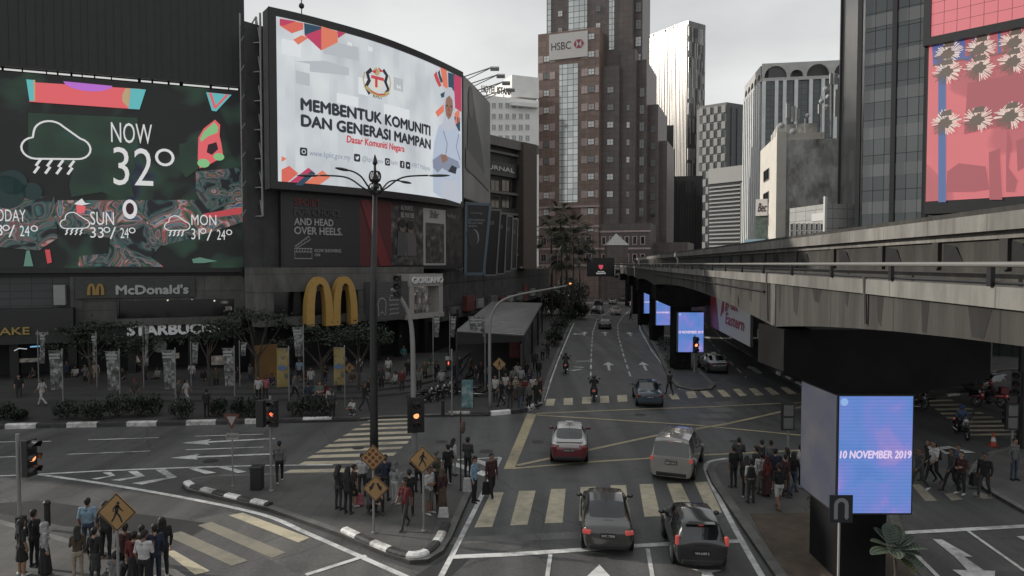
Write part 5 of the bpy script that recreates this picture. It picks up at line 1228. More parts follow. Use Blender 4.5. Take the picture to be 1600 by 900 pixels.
for px, y in ((727, 122), (738, 134), (748, 147), (757, 159)):
    a, z = Pb.A(px, y + 2, 0); m = MB()
    m.tube([Pb.P(a, -.3, 28.4), Pb.P(a + .5, 2.8, 29.4)], .06, 6); m.tube([Pb.P(a + 1.2, -.3, 28.4), Pb.P(a + .5, 2.8, 29.4)], .05, 6); m.box(Pb.P(a + .5, 3.0, 29.2), (.9, .5, .35), M=Matrix.Rotation(.5, 3, 'X'))
    m.build('floodlight', M['grey_paint'], k)

# ---- pink screens on the dark glass building
QF = Fr(px_pt(1447, 66.5), px_pt(1600, 61.0))
k = thing('pink_screen', QF.P(6, 0, 15), 'huge pink LED screen with white fan shaped plants and a blue stripe', 'screen')
a0 = QF.A(1449, 190)[0]; a1 = QF.A(1760, 190)[0]; zb_ = QF.A(1500, 312)[1]; zt_ = QF.A(1452, 66)[1]
m = MB(); QF.box(m, a0 - .15, a1, -3, -.05, zb_ - 1.2, zt_ + .2); m.build('casing', M['black'], k)
m = MB(); QF.grid(m, a0, a1, zb_, zt_, 0); m.build('display', pic('pink_display', [(.40, (.60, .155, .17)), (.52, (.62, .16, .175)), (.535, (.46, .12, .135)), (.62, (.42, .115, .13))], .1, 1.5), k)
pk = [glow('pink_' + n_, c) for n_, c in (('blue', (.085, .14, .30)), ('indigo', (.10, .12, .30)), ('umber', (.13, .10, .08)), ('fan', (.74, .60, .52)), ('dusk', (.36, .095, .11)), ('light', (.70, .21, .225)))]
m = MB(); e = .05
poly(m, QF, [(1466, 64), (1478, 61), (1478, 316), (1466, 316)], e, 0); poly(m, QF, [(1456, 66), (1524, 52), (1522, 90), (1512, 96), (1500, 92), (1458, 103)], e + .03, 1); poly(m, QF, [(1508, 62), (1520, 60), (1522, 66), (1512, 70), (1522, 78), (1516, 88), (1508, 88)], e + .05, 4)
poly(m, QF, [(1559, 46), (1564, 45), (1564, 84), (1559, 85)], e, 0)
for q in ([(1478, 300), (1480, 268), (1498, 255), (1540, 260), (1546, 296), (1520, 300)], [(1512, 130), (1640, 105), (1640, 180), (1506, 210)], [(1545, 238), (1562, 232), (1566, 312), (1546, 312)], [(1574, 200), (1580, 225), (1576, 262), (1590, 282), (1586, 300), (1572, 300), (1572, 250)], [(1588, 220), (1600, 215), (1600, 262), (1590, 268)]): poly(m, QF, q, e + .015, 4)
stroke(m, QF, [QF.A(x, y) for x, y in ((1458, 103), (1500, 94), (1545, 88), (1640, 66))], .12, e + .06, 2)
m.pieces('picture_shapes', pk, k)
def fan(px, py, r_, d, double=False):
    m = MB()
    a, z = QF.A(px, py, d)
    for j in range(64):
        t = R(j * 360 / 64 + random.uniform(-3, 3)); l_ = r_ * random.uniform(.7, 1.08); wd_ = r_ * .032
        dx, dz = math.cos(t), math.sin(t)
        dark = (math.sin(t - 2.4) > .75) or j % 9 == 3
        poly(m, QF, None, d + .002 * (j % 5), 2 if dark else 3, az=[(a + dx * r_ * .3 - dz * wd_ * .6, z + dz * r_ * .3 + dx * wd_ * .6), (a + dx * l_ - dz * wd_, z + dz * l_ + dx * wd_), (a + dx * l_ * 1.06, z + dz * l_ * 1.06), (a + dx * l_ + dz * wd_, z + dz * l_ - dx * wd_), (a + dx * r_ * .3 + dz * wd_ * .6, z + dz * r_ * .3 - dx * wd_ * .6)])
    poly(m, QF, None, d + .02, 2, az=[(a + r_ * .45 * (1 + .25 * math.sin(i * 2.3)) * math.cos(R(i * 20)), z + r_ * .42 * (1 + .25 * math.cos(i * 1.7)) * math.sin(R(i * 20))) for i in range(18)])
    poly(m, QF, None, d + .021, 2, az=[(a - r_ * .35, z + r_ * .55), (a + r_ * .45, z + r_ * .55), (a + r_ * .4, z + r_ * 1.0), (a - r_ * .2, z + r_ * .95)])
    m.build('fan_plant', pk, k)
for px, py in ((1479, 112), (1481, 84), (1530, 106), (1532, 76), (1583, 96), (1585, 66)): fan(px, py, 1.15, e + .09)
for px, py in ((1477, 192), (1527, 187), (1579, 181), (1632, 175), (1634, 90)): fan(px, py, 1.2, e + .09)
k = thing('pink_billboard', QF.P(6, .5, 30), 'second plain pink screen with grid seams above the fan plant screen', 'screen')
a0 = QF.A(1455, 30, .8)[0]; z0 = QF.A(1455, 58, .8)[1]
m = MB(); QF.box(m, a0, a1, .3, .8, z0, z0 + 16); m.build('display', pbr('seamed_pink', (.02, .02, .02), .5), k).data.materials[0] = pic('pink_seams', [(.3, (.60, .155, .175)), (.7, (.66, .18, .20))], .1, 1)
m = MB()
for i in range(18): a = a0 + 1.05 * i; QF.box(m, a, a + .035, .8, .815, z0, z0 + 16)
for i in range(16): z = z0 + 1.05 * i; QF.box(m, a0, a1, .8, .813, z, z + .035)
m.pieces('seam', pbr('seam_dark', (.12, .05, .05), .6), k)
m = MB(); QF.box(m, a0 - .6, a0 - .02, .1, .95, z0 - .75, z0 + 16); QF.box(m, a0 - .02, a1, .1, .95, z0 - .75, z0 - .02); m.build('frame', M['black'], k)

# ---- far street signs
k = thing('motorcycle_shop_screen', at(939, 432, 135), 'black square screen with small red shield emblem at the end of the street', 'screen')
F1 = Fr(px_pt(917, 135), px_pt(960, 135)); m = MB(); F1.pbox(m, 917, 960, 403, 432, -.5, 0); m.build('casing', pbr('screen_black', (.012, .012, .012), .4), k)
m = MB(); poly(m, F1, [(935, 414), (942.5, 414), (942, 418.5), (939, 421.5), (936, 418.5)], .04, 0); m.build('emblem', [glow('shield_red', (.5, .06, .09))], k)
m = MB(); text_on(m, F1, 'DUCATI', 932, 946, 426, 428.2, .04, 0, bold=.02); text_on(m, F1, 'NOW OPEN', 934, 944, 423.6, 425, .04, 0, bold=.02); m.pieces('lettering', glow('small_white', (.6, .6, .6)), k)
k = thing('arrow_sign', at(975, 432, 133), 'white roadside bank sign with black hexagon emblem beside the dark screen', 'sign')
F2 = Fr(px_pt(960.5, 133), px_pt(990, 133)); m = MB(); F2.pbox(m, 960.5, 990, 418, 430, -.3, 0); m.build('board', pbr('sign_offwhite', (.42, .42, .41), .5), k)
m = MB(); poly(m, F2, [(961.5, 419.5), (969, 424), (961.5, 429)], .03); poly(m, F2, [(968, 419.5), (970, 424), (968, 429), (966.5, 424)], .03); text_on(m, F2, 'HSBC', 972, 983, 422, 426.5, .03, 0, bold=.01); m.pieces('lettering', M['black'], k)
k = thing('white_shop_sign', at(1190, 345, 105), 'white rooftop shop sign with looping dark script by the stained concrete block', 'sign')
F3 = Fr(px_pt(1180, 105), px_pt(1200, 104)); m = MB(); F3.pbox(m, 1181, 1199.5, 311, 337, -.5, 0); m.build('board', pbr('sign_warm_white', (.66, .64, .62), .5), k)
m = MB(); text_on(m, F3, 'Bec', 1184, 1198, 317, 331, .03, 0, bold=.02, shear=.3); m.pieces('lettering', pbr('script_plum', (.06, .02, .04), .5), k)
m = MB(); F3.pbox(m, 1180, 1200, 337, 384, -2, -.2); m.build('support', pbr('dim_green_wall', (.10, .13, .11), .7, var=.5, vscale=2), k)
m = MB(); F3.pbox(m, 1163, 1196, 374, 382, 0, .3); m.build('blue_board', pbr('pale_blue_board', (.30, .46, .56), .5), k)
# small blue triangle pennant near the screen corner
k = thing('pennant', W.P(W.A(396, 140)[0], .5, 20), 'small blue triangular flag by the corner of the weather screen', 'flag')
m = MB(); q = [W.A(x, y, .9) for x, y in ((384, 134), (410, 130), (401, 152))]; m.slab([W.P(a, .9, z) for a, z in q], tuple(.04 * v for v in (W.n.x, W.n.y, 0))); m.tube([W.P(q[0][0], .9, q[0][1]), W.P(q[0][0], .2, q[0][1] - .3)], .03, 5); m.build('cloth', pbr('pennant_blue', (.06, .11, .17), .6), k)
# ================================================================ monorail guideway on its piers
GS = .118
def gx(Y, off=0.0): return 5.34 + off + GS * Y
guide = thing('monorail_guideway', (gx(20, 2.6), 20, 0), 'elevated stained concrete monorail guideway crossing the junction towards the brown tower', 'guideway')
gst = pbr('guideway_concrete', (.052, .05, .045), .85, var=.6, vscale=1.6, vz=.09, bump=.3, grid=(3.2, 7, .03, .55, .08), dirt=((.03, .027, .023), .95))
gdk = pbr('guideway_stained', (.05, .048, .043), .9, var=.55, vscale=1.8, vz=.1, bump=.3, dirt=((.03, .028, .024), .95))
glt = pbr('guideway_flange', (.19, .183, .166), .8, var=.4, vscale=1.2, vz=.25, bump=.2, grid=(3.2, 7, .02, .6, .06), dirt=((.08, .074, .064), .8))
def run(m, prof_fn, Ys, mi=0):
    """sweep a closed (offset, z) outline along the track"""
    vs = []; n = None
    for Y in Ys:
        pr = prof_fn(Y); n = len(pr)
        vs += [(gx(Y, o), Y, z) for o, z in pr]
    k = len(Ys)
    fs = [(i * n + j, i * n + (j + 1) % n, (i + 1) * n + (j + 1) % n, (i + 1) * n + j) for i in range(k - 1) for j in range(n)]
    m.add(vs, fs + [range(n)[::-1], range((k - 1) * n, k * n)], mi)
SUP = [-16, 20, 59, 81, 102, 125, 148, 171]
def soffit(Y):
    for a, c in zip(SUP, SUP[1:]):
        if a <= Y <= c:
            t = (Y - a) / (c - a); sp = c - a
            return 7.35 + (.95 if a < 0 else .5 if sp > 30 else .25) * (1 - (2 * t - 1) ** 2)
    return 7.4
YS = [2, 4, 6, 8, 10, 12, 14, 16, 17, 18, 19, 19.95]; YT = [20.05, 21, 22, 24, 26, 28, 30, 33, 36, 40, 44, 48, 52, 55, 57, 58.95]
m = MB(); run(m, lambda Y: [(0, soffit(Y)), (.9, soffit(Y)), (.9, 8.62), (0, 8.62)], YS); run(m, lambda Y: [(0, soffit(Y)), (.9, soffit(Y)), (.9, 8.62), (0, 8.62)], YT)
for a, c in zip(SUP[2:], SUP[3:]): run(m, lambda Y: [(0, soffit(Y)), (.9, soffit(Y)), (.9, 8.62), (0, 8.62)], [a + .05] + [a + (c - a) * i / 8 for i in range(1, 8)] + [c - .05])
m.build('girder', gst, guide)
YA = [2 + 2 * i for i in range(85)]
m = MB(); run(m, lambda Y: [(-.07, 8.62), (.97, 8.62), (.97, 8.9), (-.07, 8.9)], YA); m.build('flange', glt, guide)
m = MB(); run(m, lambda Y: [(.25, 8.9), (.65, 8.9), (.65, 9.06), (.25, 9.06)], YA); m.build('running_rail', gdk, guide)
m = MB(); m.tube([(gx(2, -.12), 2, 9.19), (gx(170, -.12), 170, 9.19)], .035, 8); m.build('conductor_rail', pbr('rail_pale', (.24, .235, .22), .4, metal=.3), guide)
m = MB()
for i in range(56): Y = 3 + i * 3; m.box((gx(Y, -.09), Y, 9.05), (.06, .08, .3))
m.pieces('bracket', M['black'], guide)
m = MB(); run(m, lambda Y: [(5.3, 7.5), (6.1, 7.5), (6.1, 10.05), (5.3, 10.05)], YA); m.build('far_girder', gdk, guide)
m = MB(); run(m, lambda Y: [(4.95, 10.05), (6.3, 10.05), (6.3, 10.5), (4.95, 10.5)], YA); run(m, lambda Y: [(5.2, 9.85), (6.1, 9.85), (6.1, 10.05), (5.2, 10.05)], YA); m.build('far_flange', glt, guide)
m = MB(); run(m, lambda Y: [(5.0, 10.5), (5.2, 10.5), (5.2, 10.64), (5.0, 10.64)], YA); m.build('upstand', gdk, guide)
m = MB()
for Y0, l_ in ((16.5, .9), (19.6, 1.1), (23.5, 1.3), (28.2, 1.3), (33.5, 1.3), (39, 1.3), (45, 1.3), (52, 1.3), (60, 1.4)):
    m.slab([(gx(Y0, 5.285), Y0, 9.25), (gx(Y0 + l_, 5.285), Y0 + l_, 9.25), (gx(Y0 + l_, 5.285), Y0 + l_, 9.8), (gx(Y0, 5.285), Y0 + .35, 9.7)], (.012, 0, 0))
m.pieces('opening', M['dark'], guide)
m = MB()
for Y0 in (17.5, 21, 25, 30, 35.5, 42, 49, 57): m.box((gx(Y0, 5.24), Y0, 9.45), (.14, .3, .8))
m.pieces('rib', gdk, guide)
m = MB(); m.box((gx(20, .45), 20, 8.15), (.98, .3, 1.5)); m.build('joint_stain', pbr('lime_stain', (.10, .097, .09), .9, var=.5, vscale=5, vz=.3, dirt=((.1, .095, .085), .8)), guide)

# services hung on the girder
m = MB(); m.tube([(gx(21, -.06), 21, 8.35), (gx(58, -.06), 58, 8.35)], .03, 6); m.tube([(gx(3, -.05), 3, 8.95), (gx(160, -.05), 160, 8.95)], .025, 6); m.pieces('cable', M['black'], guide)
m = MB()
for Y0 in (13.2, 20.6, 32, 46, 58.4): m.tube([(gx(Y0, -.08), Y0, 8.95), (gx(Y0, -.05), Y0, soffit(Y0) + .1)], .035, 6)
m.pieces('drain_pipe', pbr('pipe_grey', (.07, .068, .062), .6), guide)
m = MB(); random.seed(4)
for Y0 in [4 + 1.7 * i for i in range(50)]:
    h_ = random.uniform(.15, .75); w_ = random.uniform(.15, .7); zt_ = 8.6
    m.face([(gx(Y0, -.004), Y0, zt_), (gx(Y0 + w_, -.004), Y0 + w_, zt_), (gx(Y0 + w_ * .8, -.004), Y0 + w_ * .8, max(zt_ - h_, soffit(Y0) + .02)), (gx(Y0 + w_ * .3, -.004), Y0 + w_ * .3, max(zt_ - h_ * 1.2, soffit(Y0) + .02))][::-1])
m.pieces('stain_pattern', pbr('water_stain', (.022, .021, .019), .9, var=.4, vscale=4, vz=.1), guide)
blue = [(.25, (.08, .20, .56)), (.45, (.12, .24, .62)), (.58, (.17, .23, .64)), (.68, (.28, .24, .62)), (.8, (.38, .36, .70))]
blue_scr = pic('blue_display', blue, .8, 6, .95, dist=.5, band=(3.2, .86))
blue_dim = pic('blue_display_oblique', [(.25, (.03, .04, .085)), (.5, (.055, .06, .09)), (.7, (.085, .082, .09))], .8, 4, .75, band=(3.2, .85))
dateglow = glow('date_glow', (.72, .58, .80), 1.0); dark_case = pbr('screen_case', (.014, .014, .015), .5)
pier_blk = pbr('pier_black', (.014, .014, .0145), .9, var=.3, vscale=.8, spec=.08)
def pier(Y, label, near=False, x0=None, x1=None, zt=5.45, zb=1.95, lit_label=None):
    c = gx(Y, 2.65)
    k = thing('guideway_pier', (c, Y, 0), label, 'pier', 'guideway piers')
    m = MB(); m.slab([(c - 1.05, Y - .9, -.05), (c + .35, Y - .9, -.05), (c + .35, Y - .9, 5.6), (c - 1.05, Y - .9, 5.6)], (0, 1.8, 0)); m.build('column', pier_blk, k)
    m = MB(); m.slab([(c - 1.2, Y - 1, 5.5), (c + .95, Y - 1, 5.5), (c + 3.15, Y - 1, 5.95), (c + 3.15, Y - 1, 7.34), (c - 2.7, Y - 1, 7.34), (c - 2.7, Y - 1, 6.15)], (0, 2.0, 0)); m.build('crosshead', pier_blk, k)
    s_ = thing('pier_screen', (c, Y, zb), lit_label, 'screen', 'blue date screens on the piers')
    X0 = c - 1.1 if x0 is None else x0; X1 = X0 + 2.13 if x1 is None else x1; Yf = Y - 1.2
    m = MB(); m.bx(X0, X1, Yf, Yf + 2.4, zb, zt); m.build('casing', dark_case, s_)
    f = Fr((X0, Yf), (X1, Yf)); g = Fr((X0, Yf + 2.4), (X0, Yf))
    m = MB(); f.grid(m, .04, f.len - .04, zb + .05, zt - .04, .012); m.build('display', blue_scr, s_)
    m = MB(); g.grid(m, .04, g.len - .04, zb + .05, zt - .04, .012); m.build('side_display', blue_dim, s_)
    h_ = zt - zb
    m = MB(); text_on(m, f, '10 NOVEMBER 2019', 0, 0, 0, 0, .03, az=(.06, f.len - .06, zb + h_ * .472, zb + h_ * .54), bold=.035, shear=.12); m.pieces('lettering', dateglow, s_)
    m = MB(); disc(m, f, 0, 0, .1, .1, .03) if False else poly(m, f, None, .025, az=[(.17 + .11 * math.cos(R(t)), zt - .2 + .11 * math.sin(R(t))) for t in range(0, 360, 20)])
    m.pieces('picture_shapes', [glow('pale_cyan', (.25, .42, .72))], s_)
    return k
pier(20.2, 'black hammerhead pier standing on the near island, carrying the largest blue screen', zt=5.53, zb=2.13, x0=9.13, x1=11.27, lit_label='large near blue screen reading a November date above the bare soil island')
pier(59, 'black pier at the near tip of the street median', zt=5.1, zb=1.65, x0=14.08, x1=16.3, lit_label='blue date screen at the tip of the street median, behind the amber signal')
pier(81, 'black pier second along the street median', zt=5.0, zb=1.95, x0=16.85, x1=19.0, lit_label='blue date screen second along the street median')
pier(102, 'black pier third along the street median', zt=5.2, zb=1.8, x0=19.5, x1=21.3, lit_label='farthest small blue date screen on the street median')
for Y in (125, 148):
    c = gx(Y, 2.65); k = thing('guideway_pier', (c, Y, 0), 'plain dark pier holding up the far end of the guideway', 'pier', 'far guideway piers')
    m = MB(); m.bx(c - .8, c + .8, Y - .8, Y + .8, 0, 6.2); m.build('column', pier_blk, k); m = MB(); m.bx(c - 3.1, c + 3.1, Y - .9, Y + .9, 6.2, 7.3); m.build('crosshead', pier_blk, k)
# side sheet: advertising hoarding below the far girder
HB = Fr((gx(76, 4.7), 76), (gx(43.2, 4.7), 43.2))
k = thing('hoarding', HB.P(HB.len / 2, 0, 3.9), 'long advertising hoarding, maroon turning white, hung below the guideway', 'billboard')
m = MB(); HB.box(m, 0, HB.len, -.15, 0, 3.9, 7.4); m.build('backing', M['black'], k)
m = MB(); HB.grid(m, 0, HB.len * .62, 3.92, 7.38, .02, mi=0); HB.grid(m, HB.len * .62, HB.len, 3.92, 7.38, .02, mi=1); poly(m, HB, None, .03, 2, az=[(HB.len * .57, 3.92), (HB.len * .68, 3.92), (HB.len * .62, 7.38), (HB.len * .53, 7.38)]); m.build('sheet', [pbr('maroon_print', (.085, .03, .03), .5, var=.3, vscale=.5), pbr('white_print', (.5, .5, .49), .5), pbr('red_print', (.22, .03, .035), .5)], k)
m = MB(); a = HB.len
text_on(m, HB, 'great\nEastern', 0, 0, 0, 0, .04, 0, az=(a * .75, a * .95, 4.7, 6.6), bold=.01, shear=.15); text_on(m, HB, 'BAGUS', 0, 0, 0, 0, .04, 1, az=(a * .25, a * .5, 4.9, 6.3), bold=.02)
poly(m, HB, None, .04, 0, az=[(a * .69, 5.0), (a * .715, 6.2), (a * .74, 6.6), (a * .735, 5.6)]); m.pieces('lettering', [pbr('print_red2', (.3, .03, .04), .5), pbr('print_tan', (.25, .17, .13), .5)], k)
k = thing('station_block', G(1350, 600).to_2d().to_3d(), 'black walled station block beyond the near pier, beside the right carriageway', 'building')
m = MB(); m.prism([G(1210, 574).to_2d(), G(1264, 606).to_2d(), G(1450, 603).to_2d(), G(1512, 598).to_2d(), (40, 62), (27, 66)], .1, 7.15); m.build('wall', pier_blk, k)
m = MB(); p, q = G(1440, 612), G(1520, 603); m.slab([(p.x, p.y, .1), (q.x, q.y, .1), (q.x, q.y, 1.0), (p.x, p.y, 1.0)], (0, 1.2, 0)); m.build('planter', pier_blk, k)
k = thing('unseen_shade_block', (74, 34, 0), 'plain grey block out of view, added to shade the right arm of the junction', 'building')  # out of view; added to cut sky light and reflections from the right
m = MB(); m.bx(64, 84, 6, 61, 0, 17); m.build('wall', pbr('east_wall', (.10, .10, .098), .7, var=.2, grid=(3.2, 3.6, .3, .35)), k); m = MB(); m.bx(61, 64, 6, 61, 4.2, 4.6); m.build('canopy', M['black_wall'], k)
# station floor and its posts over the right carriageway
k = thing('station_platform', (gx(40, 14), 40, 0), 'dark station underside with slim posts beyond the near pier', 'station')
m = MB(); m.slab([(gx(33, 7.5), 33, 6.7), (gx(33, 26), 30, 6.7), (gx(60, 26), 58, 6.7), (gx(120, 16), 120, 7.2), (gx(120, 7.5), 120, 7.2)], (0, 0, .5)); m.build('floor', pbr('slate_underside', (.05, .055, .062), .6, var=.3), k)
m = MB(); m.slab([(gx(33, 7.4), 33, 7.2), (gx(33, 26), 30, 7.2), (gx(33, 26), 30.3, 8.7), (gx(33, 7.4), 33.3, 8.7)], (0, .3, 0)); m.slab([(gx(33.4, 7.2), 33.4, 7.2), (gx(118, 7.2), 118, 7.2), (gx(118, 7.2), 118, 9.6), (gx(33.4, 7.2), 33.4, 9.6)], (.3, 0, 0)); m.build('side_wall', M['black_wall'], k)
m = MB()
for px in (1285, 1306, 1329, 1353, 1380, 1412, 1455, 1549):
    D = 48.5 if px < 1470 else 51; q = at(px, 500, D); m.tube([(q.x, q.y, .1), (q.x, q.y, 6.7)], .11 if px != 1455 else .24, 8)
m.pieces('post', pbr('post_grey', (.16, .16, .16), .5, metal=.3), k)
m = MB(); p, q = at(1250, 556, 44), at(1600, 516, 50); m.tube([at(1290, 502, 38), at(1600, 524, 34)], .03, 5); m.tube([at(1440, 500, 38), at(1640, 540, 34)], .03, 5); m.pieces('tie_wire', M['steel'], k)
# ================================================================ street furniture
RZ = -6.7
amber_on = glow('amber_lamp', (1.0, .36, .14), 1.6); red_on = glow('red_lamp', (1.0, .16, .08), 1.5); lens_off = pbr('dead_lens', (.03, .02, .02), .25)
sig_black = pbr('signal_black', (.016, .016, .017), .45)
galv = pbr('weathered_grey_pole', (.24, .24, .235), .55, metal=.3, var=.25, vscale=2, vz=.3)
def signal_head(k, c, face, lit=None, shape='disc', s=1.0, n=3, board=False):
    """c: centre of the head; face: heading in degrees from -Y, counter-clockwise"""
    Mz = Matrix.Rotation(R(face), 4, 'Z'); T = Matrix.Translation(c) @ Mz @ Matrix.Scale(s, 4)
    hh = .36 * n
    def tr(m):
        m.v = [T @ p for p in m.v]; return m
    m = MB(); m.bx(-.17, .17, -.1, .12, -hh / 2, hh / 2)
    if board: m.bx(-.33, .33, .03, .06, -hh / 2 - .15, hh / 2 + .15)
    h = tr(m).build('signal_head', sig_black, k, bevel=.02)
    for i in range(n):
        z = hh / 2 - .18 - i * .36; m = MB()
        ring_ = [(math.cos(R(t)) * .145, math.sin(R(t)) * .145 + z) for t in range(-20, 201, 20)]
        for j in range(len(ring_) - 1):
            (x0, z0), (x1, z1) = ring_[j], ring_[j + 1]; l0 = .16 + .12 * max(0, (z0 - z) / .145); l1 = .16 + .12 * max(0, (z1 - z) / .145)
            m.slab([(x0, -.1, z0), (x1, -.1, z1), (x1, -.1 - l1, z1), (x0, -.1 - l0, z0)], (x0 * .1, 0, (z0 - z) * .1))
        tr(m).build('visor', sig_black, h)
        m = MB()
        if lit and i == lit[0] and shape == 'arrow':
            m.bx(-.05, .12, -.125, -.105, z - .025, z + .025); m.slab([(-.12, -.105, z), (-.03, -.105, z + .09), (.03, -.105, z + .09), (-.05, -.105, z), (.03, -.105, z - .09), (-.03, -.105, z - .09)], (0, -.02, 0))
        elif lit and i == lit[0] and shape == 'man':
            m.ell((0, -.11, z + .09), (.03, .01, .03), 8, 6); m.bx(-.04, .04, -.12, -.105, z - .04, z + .05); m.bx(-.035, -.01, -.12, -.105, z - .12, z - .04); m.bx(.01, .035, -.12, -.105, z - .12, z - .04)
        else: m.lathe([(.11, -.01), (.105, .015), (.06, .03)], (0, -.1, z), 16, M=Matrix.Rotation(R(90), 3, 'X'))
        tr(m).build('lens', lit[1] if lit and i == lit[0] else lens_off, h)
def pole(k, base, zt, r=.06, mat=None, r2=None, name='pole'):
    m = MB(); m.tube([(base.x, base.y, base.z - .05), (base.x, base.y, zt)], [r, r2 or r], 10); m.lathe([(r * 2.2, 0), (r * 2.2, .04), (r * 1.3, .06)], (base.x, base.y, base.z), 10); m.build(name, mat or galv, k, smooth=False)
def on_ray(px, py, Y): return at(px, py, Y)

b_ = at(33, 900, 19.7); b_.z = .13; k = thing('traffic_light', b_, 'traffic light facing right with faint amber lamp, above the near left corner crowd', 'traffic light')
pole(k, b_, 4.25, .055); signal_head(k, at(46, 715, 19.6), 78, (1, amber_on)); m = MB(); q = at(33, 815, 19.65); m.box(q, (.2, .2, .3)); m.build('push_button', sig_black, k)
b_ = G(424, 767, .13); k = thing('traffic_light', b_, 'twin traffic light with red left arrow beside the black litter bin', 'traffic light')
pole(k, b_, 3.95, .05); signal_head(k, at(427, 646, b_.y - .12), -8, (1, red_on), 'arrow', 1.0); signal_head(k, at(408, 646, b_.y + .1), 165, None)
b_ = G(648, 748, .13); k = thing('traffic_light_mast', b_, 'tall curved grey signal mast on the island with glowing amber lamp at mid height', 'traffic light')
pts = [b_ + Vector((0, 0, -.1)), at(648, 690, b_.y), at(646, 620, b_.y), at(645, 545, b_.y), at(642, 505, b_.y), at(634, 480, b_.y - .1), at(622, 461, b_.y - .3), at(612, 452, b_.y - .5)]
m = MB(); m.tube(smooth_line(pts, 4), [.13 - .06 * i / 28 for i in range(29)], 12); m.lathe([(.3, 0), (.3, .12), (.16, .2)], b_, 12); m.build('mast', galv, k, smooth=True)
signal_head(k, at(650, 649, b_.y - .25), 14, (1, amber_on), s=1.08, board=True); signal_head(k, at(621, 448, b_.y - .3), 0, None, s=.9)
b_ = G(1085, 581, .13); k = thing('traffic_light', b_, 'traffic light with amber lamp before the blue screen at the median tip', 'traffic light')
pole(k, b_, 3.2, .07); signal_head(k, at(1087, 539, b_.y - .2), 4, (1, amber_on), s=1.25)
b_ = G(766, 637, .13); k = thing('traffic_light_mast', b_, 'slender curved signal mast reaching over the street with small orange arrow', 'traffic light')
pts = [b_ + Vector((0, 0, -.1)), at(765, 560, b_.y), at(766, 505, b_.y), at(772, 484, b_.y), at(786, 469, b_.y), at(812, 460, b_.y), at(850, 453, b_.y), at(888, 446, b_.y)]
m = MB(); m.tube(smooth_line(pts, 4), [.11 - .06 * i / 28 for i in range(29)], 10); m.build('mast', galv, k, smooth=True)
signal_head(k, at(891, 443, b_.y - .1), 0, (1, glow('orange_arrow', (1.0, .42, .15), 1.6)), 'arrow', s=.72)
b_ = G(706, 648, .13); k = thing('pedestrian_light', b_, 'pedestrian light showing a small red figure on the plaza kerb', 'traffic light')
pole(k, b_, 4.1, .05); signal_head(k, at(701, 571, b_.y - .1), 0, (0, red_on), 'man', s=.9, n=2)
for x, y, lab in ((1231, 714, 'back of a grey framed signal box on thin pole behind the right island crowd'), (1581, 705, 'back of a grey framed signal box beside a traffic cone')):
    b_ = G(x, y, .13); k = thing('traffic_light', b_, lab, 'traffic light'); q = at(x, 651, b_.y)
    pole(k, b_, q.z + .5, .05, galv); m = MB(); m.box(q, (.62, .1, 1.28)); m.build('back_box', sig_black, k); m = MB(); m.box(q + Vector((0, -.07, .3)), (.44, .04, .5)); m.box(q + Vector((0, -.07, -.3)), (.44, .04, .5)); m.build('panel', pbr('panel_grey', (.12, .12, .118), .5, var=.2), k)
    signal_head(k, q + Vector((0, .2, 0)), 180, None, s=.95)
b_ = G(1596, 700, .13); k = thing('signal_post', b_, 'thick black signal post with dark heads at the right edge of the view', 'post')
m = MB(); m.tube([b_, (b_.x, b_.y, 6.6)], [.22, .2], 12); m.build('pole', sig_black, k); signal_head(k, at(1588, 600, b_.y - .2), -40, None, s=1.1)

# ---- ornate four-armed street lamp
b_ = G(585, 752, .13); Yl = b_.y
k = thing('street_lamp', b_, 'tall black ornate street lamp with four arms rising from the island', 'street lamp')
hub = at(586, 297, Yl)
m = MB(); m.tube([b_, (b_.x, Yl, 2.4), (b_.x, Yl, 7.5), (hub.x, Yl, hub.z)], [.2, .165, .14, .09], 14); m.lathe([(.36, 0), (.36, .3), (.28, .4), (.3, .6), (.2, .8)], b_, 14); m.build('pole', M['black'], k, smooth=True)
m = MB(); m.lathe([(.09, 0), (.16, .12), (.1, .25), (.2, .4), (.12, .55), (.06, .7), (.05, 1.0), (.11, 1.12), (.09, 1.25), (.02, 1.45)], hub, 12)
for i in range(8):
    t = R(i * 45); c_, s_ = math.cos(t), math.sin(t)
    for z0, r0 in ((.05, .28), (.55, .24)): m.tube([hub + Vector((c_ * r0 * (0.5 + .5 * math.sin(R(u))), s_ * r0 * (.5 + .5 * math.sin(R(u))), z0 + .22 * math.cos(R(u)))) for u in range(-60, 241, 30)], .025, 5)
m.build('finial', M['black'], k)
for ang, L_, zoff in ((-4, 2.95, 0), (184, 3.0, 0), (248, 2.5, .0), (66, 2.6, 0)):
    dx, dy = math.cos(R(ang)), math.sin(R(ang)); P_ = lambda r_, z: hub + Vector((dx * r_, dy * r_, z))
    m = MB(); m.tube(smooth_line([P_(.05, -.15), P_(.5, .1), P_(.95, .42), P_(1.4, .55), P_(L_ - .75, .58)], 4), .034, 8); h = m.build('arm', M['black'], k, smooth=True)
    m = MB(); q = P_(L_ - .3, .57); m.ell(q, (.46, .12, .055), 14, 8, M=Matrix.Rotation(R(ang), 3, 'Z')); m.build('lamp_head', pbr('lamp_grey', (.07, .07, .07), .4), h, smooth=True)

